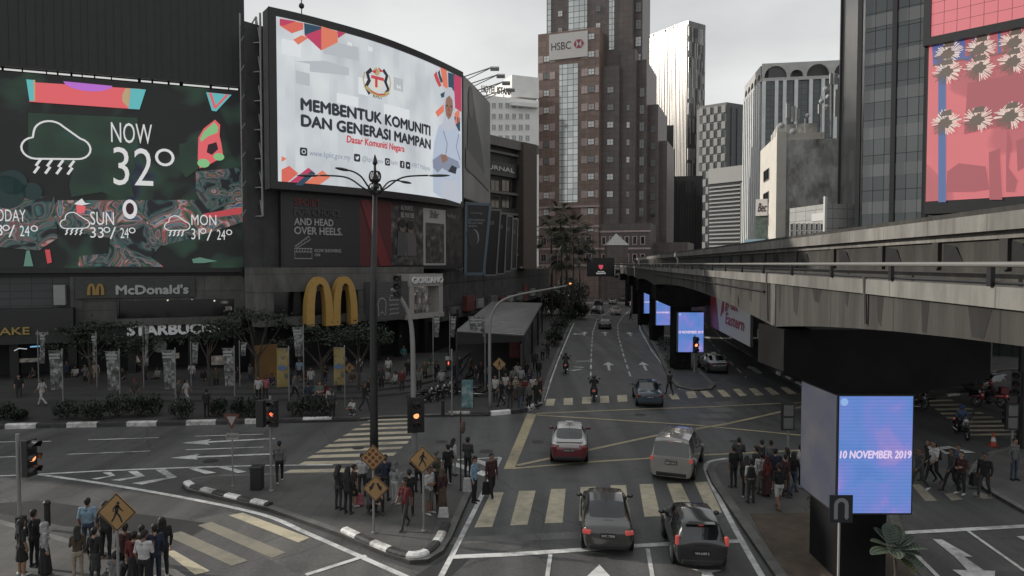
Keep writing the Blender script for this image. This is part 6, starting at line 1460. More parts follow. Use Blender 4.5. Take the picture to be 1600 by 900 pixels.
# ---- signs
yel = pbr('warning_amber', (.33, .20, .085), .45, var=.12, vscale=3); sblk = pbr('sign_black', (.015, .015, .015), .5)
def man_shape(m, f, cx, cz, s, d, mi):
    poly(m, f, None, d, mi, az=[(cx + .07 * s + .07 * s * math.cos(R(t)), cz + .42 * s + .075 * s * math.sin(R(t))) for t in range(0, 360, 30)])
    for a, c_, w_ in (((.05, .34), (-.02, .02), .17), ((-.02, .02), (.14, -.2), .09), ((.14, -.2), (.24, -.46), .075), ((-.02, .04), (-.10, -.2), .09), ((-.10, -.2), (-.24, -.44), .075), ((.06, .3), (.2, .12), .065), ((.2, .12), (.3, .06), .05), ((.03, .3), (-.14, .18), .065), ((-.14, .18), (-.17, .02), .05)):
        stroke(m, f, [(cx + a[0] * s, cz + a[1] * s), (cx + c_[0] * s, cz + c_[1] * s)], w_ * s, d, mi)
def diamond(k, c, half, draw, rz=0):
    f = Fr((c.x, c.y), (c.x + math.cos(R(rz)), c.y + math.sin(R(rz))))
    m = MB(); m.slab([f.P(0, 0, c.z - half), f.P(half, 0, c.z), f.P(0, 0, c.z + half), f.P(-half, 0, c.z)], (f.n.x * .02, f.n.y * .02, 0)); pl = m.build('plate', yel, k)
    m = MB(); stroke(m, f, [(0, c.z - half * .93), (half * .93, c.z), (0, c.z + half * .93), (-half * .93, c.z)], half * .07, .024, closed=True)
    m.build('border', sblk, pl)
    m = MB(); draw(m, f, c.z, half); m.build('symbol', [sblk, pbr('reflector_red', (.20, .045, .025), .3)], pl)
def d_man(m, f, z, h): man_shape(m, f, 0, z, h * 1.12, .024, 0)
def d_dots(m, f, z, h):
    for i in (-1, 0, 1):
        for j in (-1, 0, 1):
            a, q = (i - j) * h * .27, (i + j) * h * .27
            poly(m, f, None, .024, 0, az=[(a + h * .135 * math.cos(R(t)), z + q + h * .135 * math.sin(R(t))) for t in range(0, 360, 24)]); poly(m, f, None, .028, 1, az=[(a + h * .1 * math.cos(R(t)), z + q + h * .1 * math.sin(R(t))) for t in range(0, 360, 24)])
def d_arrows(m, f, z, h):
    for s_ in (-1, 1):
        for p, q in (((.08, .42), (.3, .1)),): stroke(m, f, [(s_ * p[0] * h + s_ * .05 * h, z + p[1] * h), (s_ * q[0] * h, z + q[1] * h)], .17 * h, .024, 0)
        poly(m, f, None, .024, 0, az=[(s_ * .15 * h, z + .06 * h), (s_ * .48 * h, z + .2 * h), (s_ * .45 * h, z - .22 * h)])
for (bx_, by, Yb), (cx_, cy), half, dr, lab in (((186, 950, 18.2), (183, 800), .53, d_man, 'large amber walking figure sign over the crowd on the near left corner'), ((662, 830, None), (660, 718), .47, d_man, 'amber walking figure sign at the point of the central island'),
                                            ((780, 631, None), (780, 569), .44, d_man, 'small amber walking figure sign across the junction at the street corner')):
    b_ = G(bx_, by, .13) if Yb is None else at(bx_, by, Yb); b_.z = .13; c = at(cx_, cy, b_.y - .09)
    k = thing('warning_sign', b_, lab, 'sign', 'amber warning signs'); pole(k, b_, c.z + half * .8, .035); diamond(k, c, half, dr)
b_ = G(584, 833, .13); k = thing('warning_sign', b_, 'post with red studded diamond above a two way arrow diamond on the central island', 'sign', 'amber warning signs')
c = at(583, 715, b_.y - .09); pole(k, b_, c.z + .3, .035); diamond(k, c, .44, d_dots); diamond(k, at(587, 763, b_.y - .09), .44, d_arrows)
b_ = G(545, 602, .13); k = thing('warning_sign', b_, 'small worn orange diamond sign among the plaza crowd', 'sign', 'amber warning signs'); c = at(546, 575, b_.y - .08); pole(k, b_, c.z + .2, .03); diamond(k, c, .42, d_man, 8)
b_ = G(364, 760, .13); k = thing('give_way_sign', b_, 'red edged triangular give way sign with small plate near the chevrons', 'sign'); c = at(362, 659, b_.y - .06); pole(k, b_, c.z + .3, .03)
f = Fr((c.x, c.y), (c.x + 1, c.y)); m = MB(); m.slab([f.P(-.34, 0, c.z + .32), f.P(0, 0, c.z - .32), f.P(.34, 0, c.z + .32)], (0, -.02, 0)); m.build('plate', pbr('dull_red', (.11, .035, .03), .5), k)
m = MB(); poly(m, f, None, .024, az=[(-.19, c.z + .22), (0, c.z - .16), (.19, c.z + .22)]); m.build('centre', pbr('dull_white', (.30, .29, .28), .5), k)
m = MB(); q = at(363, 682, b_.y - .06); m.box(q, (.5, .02, .27)); m.build('lower_plate', pbr('dull_plate', (.27, .27, .26), .5), k); m = MB(); text_on(m, Fr((q.x, q.y), (q.x + 1, q.y)), 'BERI LALUAN', 0, 0, 0, 0, .014, az=(-.2, .2, q.z - .04, q.z + .06)); m.build('lettering', sblk, k)
b_ = at(1309, 940, 17.6); b_.z = .145; c = at(1314, 795, 17.5); k = thing('u_turn_sign', b_, 'dark square sign with pale arch symbol on thin pole before the near pier', 'sign'); pole(k, b_, c.z, .03, pbr('pole_pale', (.32, .32, .32), .5))
f = Fr((c.x, c.y), (c.x + 1, c.y)); m = MB(); m.box(c, (.6, .03, .72)); m.build('plate', pbr('night_blue', (.016, .018, .024), .4), k)
m = MB(); stroke(m, f, [(-.14, c.z - .27), (-.14, c.z + .1)] + [(-.14 * math.cos(R(t)), c.z + .1 + .14 * math.sin(R(t))) for t in range(20, 180, 20)] + [(.14, c.z + .1), (.14, c.z - .2)], .1, .02); poly(m, f, None, .02, az=[(.07, c.z - .2), (.21, c.z - .2), (.14, c.z - .29)]); m.build('symbol', pbr('arch_grey', (.22, .225, .22), .5), k)
# thin post with brown tag
b_ = G(720, 766, .13); k = thing('tag_post', b_, 'thin post with small brown oval tag among the people on the island', 'post'); pole(k, b_, 3.3, .03, M['black']); m = MB(); q = at(723, 666, b_.y); m.lathe([(.02, -.3), (.09, -.2), (.11, 0), (.09, .2), (.02, .3)], q, 10); m.build('tag', pbr('brown_tag', (.10, .06, .05), .6, var=.3), k)
# litter bin
b_ = G(402, 764, .13); k = thing('litter_bin', b_, 'black square litter bin at the edge of the island', 'bin')
m = MB(); m.bx(b_.x - .22, b_.x + .22, b_.y - .2, b_.y + .2, .14, .98); m.build('body', M['black'], k, bevel=.02); m = MB(); m.bx(b_.x - .25, b_.x + .25, b_.y - .23, b_.y + .23, .985, 1.08); m.build('lid', pbr('bin_lid', (.03, .03, .03), .4), k, bevel=.03)
for x, y, lab in ((692, 648, 'short black bollard on the plaza kerb near the pedestrian light'), (74, 822, 'short dark bollard behind the tall man on the near left corner')):
    b_ = G(x, y, .13); k = thing('bollard', b_, lab, 'bollard', 'black bollards'); m = MB(); m.lathe([(.1, 0), (.1, .75), (.12, .78), (.12, .84), (.07, .9)], b_, 12); m.build('post', M['black'], k)
# poster stand
b_ = G(730, 637, .13); k = thing('poster_stand', b_, 'pale teal poster stand on the plaza corner', 'poster stand'); c = at(730, 615, b_.y)
m = MB(); m.slab([(b_.x - .36, b_.y, .14), (b_.x + .36, b_.y, .14), (b_.x + .36, b_.y + .25, 1.85), (b_.x - .36, b_.y + .25, 1.85)], (0, .03, 0)); m.build('poster', pic('teal_poster', [(.35, (.05, .12, .13)), (.5, (.10, .19, .20)), (.65, (.28, .32, .31))], 2.2, 4, emit=False), k); m = MB()
for s_ in (-.36, .36): m.tube([(b_.x + s_, b_.y + .55, .13), (b_.x + s_, b_.y + .27, 1.85)], .02, 6)
m.build('frame', M['black'], k)
# traffic cone
b_ = G(1552, 697, .0); k = thing('traffic_cone', b_, 'orange traffic cone with white band by the right pavement corner', 'cone')
m = MB(); m.bx(b_.x - .2, b_.x + .2, b_.y - .2, b_.y + .2, .012, .05); m.lathe([(.15, .05), (.115, .25)], (b_.x, b_.y, 0), 14); m.lathe([(.075, .45), (.03, .72)], (b_.x, b_.y, 0), 14); m.build('cone', pbr('cone_orange', (.40, .07, .035), .5), k); m = MB(); m.lathe([(.116, .25), (.077, .45)], (b_.x, b_.y, 0), 14); m.build('band', pbr('cone_white', (.55, .55, .55), .5), k)

# ---- banners and flags on the plaza
gry = pic('grey_banner_print', [(.35, (.03, .03, .03)), (.5, (.10, .10, .10)), (.62, (.28, .28, .275))], 2.6, 5, emit=False)
ylw = pic('yellow_banner_print', [(.4, (.21, .155, .05)), (.55, (.25, .19, .07)), (.66, (.10, .095, .075))], 1.6, 3, emit=False)
def banner(x0, x1, yt, yb, by, taper, mat, label, group, side=1, oval=False):
    xp = x1 + 1 if side > 0 else x0 - 1
    b_ = G(xp, by, .13); Y = b_.y; k = thing('banner', b_, label, 'banner', group)
    q = [at(x0, yt, Y), at(x1, yt - 1, Y), at(x1, yb, Y), at(x0 + (x1 - x0) * taper, yb + 1, Y)]
    if side < 0: q = [at(x0, yt, Y), at(x1, yt - 1, Y), at(x1 - (x1 - x0) * taper, yb, Y), at(x0, yb, Y)]
    m = MB(); m.tube([b_ - Vector((0, 0, .05)), (b_.x, Y, q[1].z + .15)], .035, 6); m.tube([(b_.x, Y, q[0].z + .03), (q[0].x if side > 0 else q[1].x, Y, q[0].z + .03)], .015, 5); m.build('pole', galv, k)
    m = MB(); n = 5
    for i in range(n):
        def P_(t, s_): e = q[0].lerp(q[3], t).lerp(q[1].lerp(q[2], t), s_); e.y += .05 * math.sin(t * 5 + s_ * 3); return e
        for j in range(3): m.face([P_((i + 1) / n, j / 3), P_((i + 1) / n, (j + 1) / 3), P_(i / n, (j + 1) / 3), P_(i / n, j / 3)])
    o = m.build('cloth', mat, k); s_ = o.modifiers.new('thickness', 'SOLIDIFY'); s_.thickness = .012
    if oval:
        c = at((x0 + x1) / 2, (yt + yb) / 2, Y); f = Fr((c.x, Y - .06), (c.x + 1, Y - .06)); m = MB(); poly(m, f, None, .02, az=[(.30 * math.cos(R(t)), c.z + .16 * math.sin(R(t))) for t in range(0, 360, 20)]); m.build('emblem', pbr('oval_blue', (.08, .13, .22), .5), k)
    else:
        f = Fr((q[0].x, Y - .07), (q[1].x, Y - .07)); m = MB(); w_ = f.len
        for i in range(2): f.box(m, w_ * .12, w_ * .85, 0, .012, q[0].z - .25 - i * .2, q[0].z - .13 - i * .2)
        m.build('printed_title', pbr('print_title', (.30, .30, .30), .6), k)
gl_ = 'grey banners along the plaza kerb'
banner(75, 98, 549, 608, 641, .25, gry, 'grey printed banner on a pole, nearest to the white clad walker', gl_); banner(164, 187, 550, 609, 642, .25, gry, 'grey printed banner on a pole, behind the kerb shrubs', gl_)
banner(252, 274, 548, 607, 640, .3, gry, 'grey printed banner on a pole between two strolling couples', gl_); banner(347, 366, 545, 602, 639, .3, gry, 'grey printed banner on a pole just behind the give way sign', gl_)
banner(432, 451, 545, 604, 640, .05, ylw, 'yellow banner with blue oval, above the red arrow signal', 'yellow banners', oval=True); banner(521, 538, 544, 601, 636, .05, ylw, 'yellow banner with blue oval, beside the small orange diamond sign', 'yellow banners', oval=True)
for x0, x1, yt, yb, by, lab in ((457, 474, 512, 556, 622, 'grey flag on a pole below the golden arch'), (62, 72, 520, 568, 618, 'slim white flag under the dim yellow shop letters'), (143, 151, 522, 568, 616, 'slim white flag left of the coffee lettering'), (226, 233, 511, 572, 616, 'slim white flag below the coffee roundel'),
                                (300, 311, 536, 568, 614, 'short grey flag below the last coffee letters'), (376, 386, 536, 556, 614, 'short grey flag near the orange wall'), (678, 688, 494, 527, 610, 'grey flag on the tall pole left of its twin by the pavilion'), (704, 713, 495, 527, 606, 'grey flag close to the pavilion roof corner'), (731, 757, 495, 534, 612, 'broad grey flag hanging before the pavilion')):
    banner(x0, x1, yt, yb, by, .3, gry, lab, 'grey flags before the shops', side=1 if x0 % 2 else -1)
# terrace steps before the shops
for i, (px_, z) in enumerate((([(-300, 628), (0, 625), (400, 624), (560, 620), (640, 612), (712, 598), (738, 584)], .29), ([(-300, 618), (0, 616), (400, 614), (560, 611), (640, 602), (700, 589), (722, 578)], .45), ([(-300, 609), (0, 607), (400, 605), (560, 602), (640, 593), (690, 582), (706, 573)], .61))):
    P_ = [(p.x, p.y) for p in (G(x, y, z) for x, y in px_)]
    m = MB(); m.prism(P_ + [(-4, 66), (-70, 60)], .1, z); struct(m.build('steps', pbr('step_paving', (.06, .06, .058), .75, var=.25, vscale=.8)))
# orange wall and shop lights under the trees
k = thing('orange_wall', at(418, 590, 49), 'dull orange shop wall under the trees beside the golden arch', 'wall'); m = MB(); q0, q1 = at(398, 574, 49), at(432, 538, 50.0)
m.slab([(q0.x, 49, .62), (q1.x, 50.0, .62), (q1.x, 50.0, q1.z), (q0.x, 49, q1.z)], (0, .3, 0)); m.build('panel', pbr('dull_orange', (.20, .11, .035), .6, var=.2, vscale=.8), k)
# ================================================================ vehicles
tyre_m = pbr('tyre_rubber', (.012, .012, .012), .8); rim_m = pbr('alloy_rim', (.30, .30, .31), .3, metal=.7); glass_m = pbr('car_glass', (.012, .014, .016), .04, spec=.9, coat=.4)
tail_on = pbr('tail_lamp_lit', (.25, .02, .02), .2, emit=(1.0, .2, .16, .22)); tail_off = pbr('tail_lamp', (.20, .016, .014), .15, coat=1); head_l = pbr('headlamp_glass', (.45, .46, .48), .1, coat=1)
trim_m = pbr('black_trim', (.015, .015, .015), .5); plate_k = pbr('plate_black', (.012, .012, .012), .4); plate_t = pbr('plate_letter', (.55, .55, .55), .5); chrome = pbr('chrome', (.5, .5, .5), .15, metal=1)
def paint(name, c): return pbr(name, c, .22, var=.04, vscale=2, coat=1.0, spec=.6)
# y, belt z, top z, low half width, belt half width, top half width, side tag, top tag for the span ahead of the station
SEDAN = [(-2.2, .72, .76, .62, .66, .5, 0, 0), (-2.13, .93, .97, .76, .79, .66, 0, 0), (-1.85, .97, 1.03, .80, .83, .68, 0, 0), (-1.55, .98, 1.06, .81, .84, .66, 0, 2), (-.85, .97, 1.42, .82, .84, .58, 3, 0), (-.2, .96, 1.47, .82, .85, .58, 0, 0), (-.12, .96, 1.475, .82, .85, .58, 4, 0), (.42, .95, 1.45, .82, .85, .57, 4, 5), (1.2, .93, 1.02, .82, .83, .64, 0, 0), (1.85, .84, .90, .80, .80, .62, 0, 0), (2.12, .68, .74, .74, .72, .52, 0, 0), (2.2, .5, .56, .6, .6, .4, 0, 0)]
HATCH = [(-1.82, .72, .8, .64, .68, .52, 0, 0), (-1.78, .95, 1.03, .76, .80, .63, 0, 2), (-1.45, .99, 1.42, .80, .82, .58, 0, 0), (-1.3, .99, 1.47, .80, .82, .58, 3, 0), (-.35, .97, 1.52, .81, .83, .58, 0, 0), (-.27, .97, 1.52, .81, .83, .58, 4, 0), (.35, .95, 1.48, .81, .83, .56, 4, 5), (1.0, .93, 1.05, .81, .82, .64, 0, 0), (1.5, .84, .92, .79, .79, .6, 0, 0), (1.75, .66, .74, .72, .7, .5, 0, 0), (1.83, .48, .56, .58, .58, .4, 0, 0)]
MPV = [(-2.25, .78, .86, .76, .78, .66, 0, 0), (-2.22, 1.04, 1.10, .84, .86, .76, 0, 2), (-2.08, 1.08, 1.70, .85, .87, .72, 0, 0), (-1.96, 1.08, 1.78, .86, .87, .70, 3, 0), (-1.0, 1.06, 1.83, .86, .88, .70, 0, 0), (-.9, 1.06, 1.83, .86, .88, .70, 3, 0), (0, 1.04, 1.82, .86, .88, .69, 0, 0), (.08, 1.04, 1.82, .86, .88, .69, 4, 0), (.75, 1.0, 1.74, .85, .87, .62, 4, 5), (1.5, .97, 1.1, .84, .86, .68, 0, 0), (1.95, .86, .94, .8, .8, .6, 0, 0), (2.2, .6, .68, .7, .68, .48, 0, 0)]
def loft(st, zu=.22):
    vs = []; fs = []; ms = []; n = 12
    for y, zb, zt, wl, wb, wt, sg, tg in st:
        e = zt - .035; hf = [(0, zu), (wl * .9, zu), (wl, zu + .14), (wb * 1.01, min(.58, zb - .12)), (wb * .985, zb), (wt, e)]
        vs += [(x, y, z) for x, z in hf] + [(0, y, zt)] + [(-x, y, z) for x, z in hf[:0:-1]]
    for i in range(len(st) - 1):
        for j in range(n):
            fs.append((i * n + j, i * n + (j + 1) % n, (i + 1) * n + (j + 1) % n, (i + 1) * n + j))
            ms.append(st[i][6] if j in (4, 7) else (st[i][7] or (1 if (j in (5, 6) and st[i][2] > 1.3 and st[i + 1][2] > 1.3) else 0)) if j in (5, 6) else 0)
    fs += [tuple(range(n))[::-1], tuple(range((len(st) - 1) * n, len(st) * n))]; ms += [0, 0]
    return vs, fs, ms
def car(name, px, py, heading, kind, col, label, group=None, lit=True, roof=None, plate=None, z=.012, scale=1.0, front=False, extras=None):
    """px, py: where the middle of the near end meets the road"""
    st = {'sedan': SEDAN, 'hatch': HATCH, 'mpv': MPV}[kind]; L0, L1 = st[0][0], st[-1][0]
    near = G(px, py, 0); rz = R(-heading); off = Matrix.Rotation(rz, 3, 'Z') @ Vector((0, (L1 if front else L0) * scale, 0)); c = near - off; c.z = z
    k = thing(name, c, label, 'car', group, rz); k.scale = (scale,) * 3
    vs, fs, ms = loft(st); me = bpy.data.meshes.new('loft'); me.from_pydata(vs, [], fs)
    for _ in range(6): me.materials.append(None)
    me.polygons.foreach_set('material_index', ms); o = bpy.data.objects.new('loft', me); COL.objects.link(o)
    bm = bmesh.new(); bm.from_mesh(me); cl = bm.edges.layers.float.new('crease_edge')
    bmesh.ops.recalc_face_normals(bm, faces=bm.faces)
    for e_ in bm.edges:
        if len({f.material_index for f in e_.link_faces}) > 1: e_[cl] = .6
        elif e_.calc_face_angle(0) > .5: e_[cl] = .75 if kind == 'mpv' else .22
    bm.to_mesh(me); bm.free()
    md = o.modifiers.new('s', 'SUBSURF'); md.levels = 2; md.render_levels = 2
    ev = bpy.data.meshes.new_from_object(o.evaluated_get(bpy.context.evaluated_depsgraph_get())); bpy.data.objects.remove(o)
    V = [v.co.copy() for v in ev.vertices]; groups = {}
    for p in ev.polygons:
        t = p.material_index; t = 1 if (roof and t == 0 and p.center.z > .93) else t; key = t if t < 3 or t == 5 else (t, p.center.x > 0, 0 if t == 4 else round(p.center.y + .95) if kind == 'mpv' else 0)
        groups.setdefault(key, []).append(list(p.vertices))
    pm = paint('paint_' + name, col)
    for key, F in groups.items():
        t = key if isinstance(key, int) else key[0]; used = sorted({i for f in F for i in f}); mp = {i: n_ for n_, i in enumerate(used)}
        m2 = bpy.data.meshes.new('panel'); m2.from_pydata([tuple(V[i]) for i in used], [], [[mp[i] for i in f] for f in F]); m2.polygons.foreach_set('use_smooth', [True] * len(F))
        nm = {0: 'body', 1: 'roof', 2: 'rear_window', 3: 'side_window', 4: 'side_window', 5: 'windscreen'}[t]
        m2.materials.append(pm if t == 0 else (roof or pm) if t == 1 else glass_m); q = bpy.data.objects.new(nm, m2); COL.objects.link(q); q.parent = k
    Mx = wm(k)
    def part(nm, m, mat, par=k, **kw):
        m.v = [Mx @ p for p in m.v]; return m.build(nm, mat, par, **kw)
    wb = st[3][4]; yr = st[1][0]; zb = st[1][1]
    for y in (L0 + .78, L1 - .80):
        for s_ in (-1, 1):
            M9 = Matrix.Rotation(R(90), 3, 'Y')
            m = MB(); m.lathe([(.375, -.015), (.375, .012)], (s_ * (wb + .004), y, .34), 20, M=M9); part('wheel_arch', m, trim_m)
            m = MB(); m.lathe([(.2, -.1), (.29, -.1), (.315, -.06), (.315, .06), (.29, .1), (.2, .1)], (s_ * (wb - .06), y, .315), 20, M=M9); w_ = part('wheel', m, tyre_m)
            m = MB(); m.lathe([(.2, -.02), (.19, .02), (.05, .03)], (s_ * (wb + .02), y, .315), 16, M=M9 if s_ > 0 else Matrix.Rotation(R(-90), 3, 'Y')); part('rim', m, rim_m, w_)
    tl = tail_on if lit else tail_off
    tz, th_, tw = {'sedan': (.80, .085, .13), 'hatch': (.98, .17, .05), 'mpv': (.95, .12, .075)}[kind]
    for s_ in (-1, 1):
        m = MB(); m.box((s_ * (wb - .15 if kind == 'sedan' else wb - .07), yr + (.0 if kind == 'sedan' else .05), tz), (tw * 2.1, .13, th_ * 1.7), M=Matrix.Rotation(R(s_ * (24 if kind == 'sedan' else 35)), 3, 'Z')); part('tail_light', m, tl, bevel=.03)
        m = MB(); m.ell((s_ * .6, L1 - .16, .66), (.16, .1, .08), 12, 8); part('headlight', m, head_l, smooth=True)
        m = MB(); ym = st[-4][0] - .32; m.ell((s_ * (wb + .1), ym, 1.0), (.12, .07, .08), 10, 8); m.tube([(s_ * (wb - .04), ym, .95), (s_ * (wb + .06), ym, .97)], .025, 6); part('wing_mirror', m, pm, smooth=True)
    m = MB(); m.box((0, L0 + .06, .33), (1.25, .16, .17)); part('bumper', m, trim_m, bevel=.04)
    m = MB(); zp = .70 if kind == 'sedan' else .62 if kind == 'hatch' else .82; yp = L0 - .012; m.box((0, yp, zp), (.5, .03, .13)); pl = part('number_plate', m, plate_k)
    if plate:
        v, f_, r_ = letters(plate, .02); m = MB(); m.add([(-.22 + .44 * p[0], yp - .02, zp - .04 + .08 * p[1]) for p in v], f_); part('lettering', m, plate_t, pl)
    m = MB(); m.box((0, yr - .02, zb - .10), (.7 if kind == 'sedan' else .5, .03, .035)); part('boot_trim', m, chrome if kind != 'hatch' else trim_m)
    if kind == 'sedan': m = MB(); m.tube([(0, -.7, 1.42), (0, -.85, 1.66)], [.012, .006], 5); part('aerial', m, trim_m)
    else: m = MB(); m.box((0, st[2][0] - .02, st[2][2] + .01), (.9, .22, .03)); part('spoiler', m, pm, bevel=.01); m = MB(); m.box((0, st[2][0] - .1, st[2][2] - .015), (.16, .05, .02)); part('brake_light', m, tl)
    if extras: extras(k, part)
    return k
def taxi_box(k, part):
    m = MB(); m.slab([(-.2, -.45, 1.475), (.2, -.45, 1.475), (.17, -.45, 1.62), (-.17, -.45, 1.62)], (0, .16, 0)); b_ = part('roof_sign', m, pbr('taxi_box', (.62, .62, .6), .4))
    v, f_, r_ = letters('TEKSI', .02); m = MB(); m.add([(-.14 + .28 * p[0], -.462, 1.51 + .07 * p[1]) for p in v], f_); part('lettering', m, trim_m, b_)
car('sedan', 950, 871, 5.5, 'sedan', (.042, .040, .038), 'dark grey sedan waiting over the zebra crossing left of the black hatchback', lit=True, scale=.96, plate='WC 7306')
car('hatchback', 1097, 896, 5, 'hatch', (.012, .013, .0125), 'shiny black hatchback with glowing tail lights at the near stop line', scale=.96, plate='WA 6109 C')
car('minivan', 1048, 754, 22, 'mpv', (.27, .258, .24), 'champagne grey minivan braking inside the yellow box, beyond the crossing', plate='BMH 3018')
def boot_panel(k, part):
    m = MB(); m.box((0, -1.83, 1.045), (1.2, .42, .02)); part('boot_lid', m, bpy.data.materials['taxi_white'], bevel=.008); m = MB(); m.box((0, -2.165, .87), (.9, .04, .1)); part('boot_edge', m, bpy.data.materials['taxi_white'], bevel=.01)
car('taxi', 889, 728, 5.5, 'sedan', (.13, .012, .018), 'red taxi with white roof and boot in the yellow box', lit=False, roof=pbr('taxi_white', (.56, .555, .54), .35, coat=.6), plate='HWD 791', extras=lambda k, part: (taxi_box(k, part), boot_panel(k, part)))
car('sedan', 1016, 638, 6, 'sedan', (.035, .06, .085), 'dark blue sedan entering the main street over the far crossing', lit=False, plate='VAB 2207')
car('taxi', 1124, 585, 1, 'sedan', (.028, .028, .03), 'dark taxi with pale roof on the carriageway right of the median screens', lit=False, roof=pbr('pale_roof', (.46, .46, .45), .35, coat=.6), plate='WXD 41', extras=lambda k, part: taxi_box(k, part))
car('sedan', 945.5, 515, 6, 'sedan', (.022, .02, .019), 'dark car far up the main street between the lane lines', lit=False)
car('hatchback', 962, 493, 8, 'hatch', (.5, .5, .49), 'white hatchback far up the main street, last but one before the bend', lit=True)
car('hatchback', 990, 480.5, 10, 'hatch', (.52, .52, .51), 'white car at the far bend nearest to the guideway', lit=True)
car('sedan', 989, 474, 12, 'sedan', (.5, .5, .48), 'white car just behind another at the far bend', lit=False)
car('hatchback', 934, 477, 14, 'hatch', (.02, .02, .02), 'dark car at the far end of the street below the black screen', lit=True)
car('sedan', 975, 471, 12, 'sedan', (.10, .10, .10), 'grey car farthest along the street, between the white cars', lit=False)
car('sedan', 957, 476, 10, 'sedan', (.3, .3, .3), 'grey white car farthest away in the main street', lit=False)
car('sedan', 929, 491, 20, 'sedan', (.015, .015, .016), 'black car parked by the hedge where the street bends', lit=False)
car('sedan', 1518, 617, 75, 'sedan', (.09, .09, .09), 'silver car crossing behind the red motorcycle on the right arm', lit=False)
# motorcycles
def motorbike(px, py, heading, col, label, scale=1.12, box=None, lit=True, group=None):
    c = G(px, py, .012); k = thing('motorcycle', c, label, 'motorcycle', group, R(-heading)); k.scale = (scale,) * 3; Mx = wm(k); pm = paint('paint_motorcycle', col)
    def part(nm, m, mat, par=k, **kw):
        m.v = [Mx @ p for p in m.v]; return m.build(nm, mat, par, **kw)
    for y in (-.62, .62):
        m = MB(); n = 20; ring_ = [Vector((0, y + .26 * math.cos(2 * math.pi * i / n), .30 + .26 * math.sin(2 * math.pi * i / n))) for i in range(n + 1)]; m.tube(ring_, .05, 8); w_ = part('wheel', m, tyre_m, smooth=True)
        m = MB(); m.lathe([(.06, -.05), (.06, .05)], (0, y, .3), 10, M=Matrix.Rotation(R(90), 3, 'Y'))
        for i in range(6): a = i * 1.047; m.tube([(0, y, .3), (0, y + .22 * math.cos(a), .3 + .22 * math.sin(a))], .012, 4)
        part('rim', m, rim_m, w_)
    m = MB(); m.tube([(0, .62, .3), (0, .48, .65), (0, .36, 1.0)], [.045, .05, .05], 8); m.tube([(0, -.62, .3), (0, -.15, .4), (0, .2, .45), (0, .44, .8)], .07, 8); m.ell((0, -.02, .38), (.14, .22, .16), 10, 8); part('frame', m, trim_m, smooth=True)
    m = MB(); m.ell((0, -.45, .66), (.15, .4, .13), 12, 8); m.ell((0, .36, .62), (.17, .13, .3), 12, 8); m.ell((0, .62, .62), (.07, .22, .05), 10, 6); m.ell((0, -.78, .6), (.08, .22, .06), 10, 6); part('fairing', m, pm, smooth=True)
    m = MB(); m.ell((0, -.32, .78), (.14, .42, .07), 12, 8); part('seat', m, trim_m, smooth=True)
    m = MB(); m.tube([(-.34, .28, 1.02), (-.12, .36, 1.0), (.12, .36, 1.0), (.34, .28, 1.02)], .02, 6)
    for s_ in (-1, 1): m.tube([(s_ * .25, .3, 1.02), (s_ * .33, .32, 1.2)], .012, 5); m.ell((s_ * .34, .32, 1.22), (.07, .015, .045), 8, 6)
    part('handlebar', m, trim_m)
    m = MB(); m.ell((0, .47, .88), (.11, .08, .1), 10, 8); part('headlight', m, head_l, smooth=True); m = MB(); m.ell((0, -.9, .68), (.09, .05, .05), 10, 8); part('tail_light', m, tail_on if lit else tail_off, smooth=True); m = MB(); m.box((0, -.97, .5), (.2, .02, .14)); part('number_plate', m, plate_k)
    m = MB(); m.tube([(.13, .1, .28), (.15, -.5, .32), (.15, -.75, .36)], [.03, .045, .045], 8); part('exhaust', m, chrome)
    if box: m = MB(); m.box((0, -.72, .98), (.44, .42, .4)); part('top_box', m, pbr('top_box', box, .4), bevel=.05)
    return k
BIKES = [(928, 624, 7, (.02, .02, .02), 'black motorcycle with red tail light on the far crossing', None), (884, 582, 7, (.10, .015, .015), 'dark red scooter with tail light beside the left lane arrow', None), (1436, 642, 62, (.02, .02, .022), 'black motorcycle with a top box turning behind the large near screen', (.015, .015, .015)),
         (1503, 683, 195, (.025, .025, .028), 'dark sport motorcycle with bright headlamp crossing the right zebra', None), (1545, 636, 285, (.22, .02, .03), 'red delivery motorcycle passing the silver car', (.16, .03, .04))]
for x, y, h, c_, lab, bx_ in BIKES: motorbike(x, y, h, c_, lab, box=bx_)
for i, (x, y, h, lab) in enumerate(((662, 632, 70, 'first of the motorcycles parked on the plaza, nearest to the curved mast'), (672, 628, 62, 'parked dark motorcycle second from the curved mast'), (682, 626, 75, 'parked dark motorcycle in the middle of the plaza row'), (692, 622, 60, 'parked dark motorcycle next to the pedestrian light'), (716, 618, 70, 'parked dark motorcycle at the end of the plaza row, by the teal poster'), (754, 622, 80, 'lone dark motorcycle parked near the slender curved mast'))):
    motorbike(x, y, h, (.02 + .02 * (i % 2), .02, .02), lab, lit=False, group='motorcycles parked on the plaza')
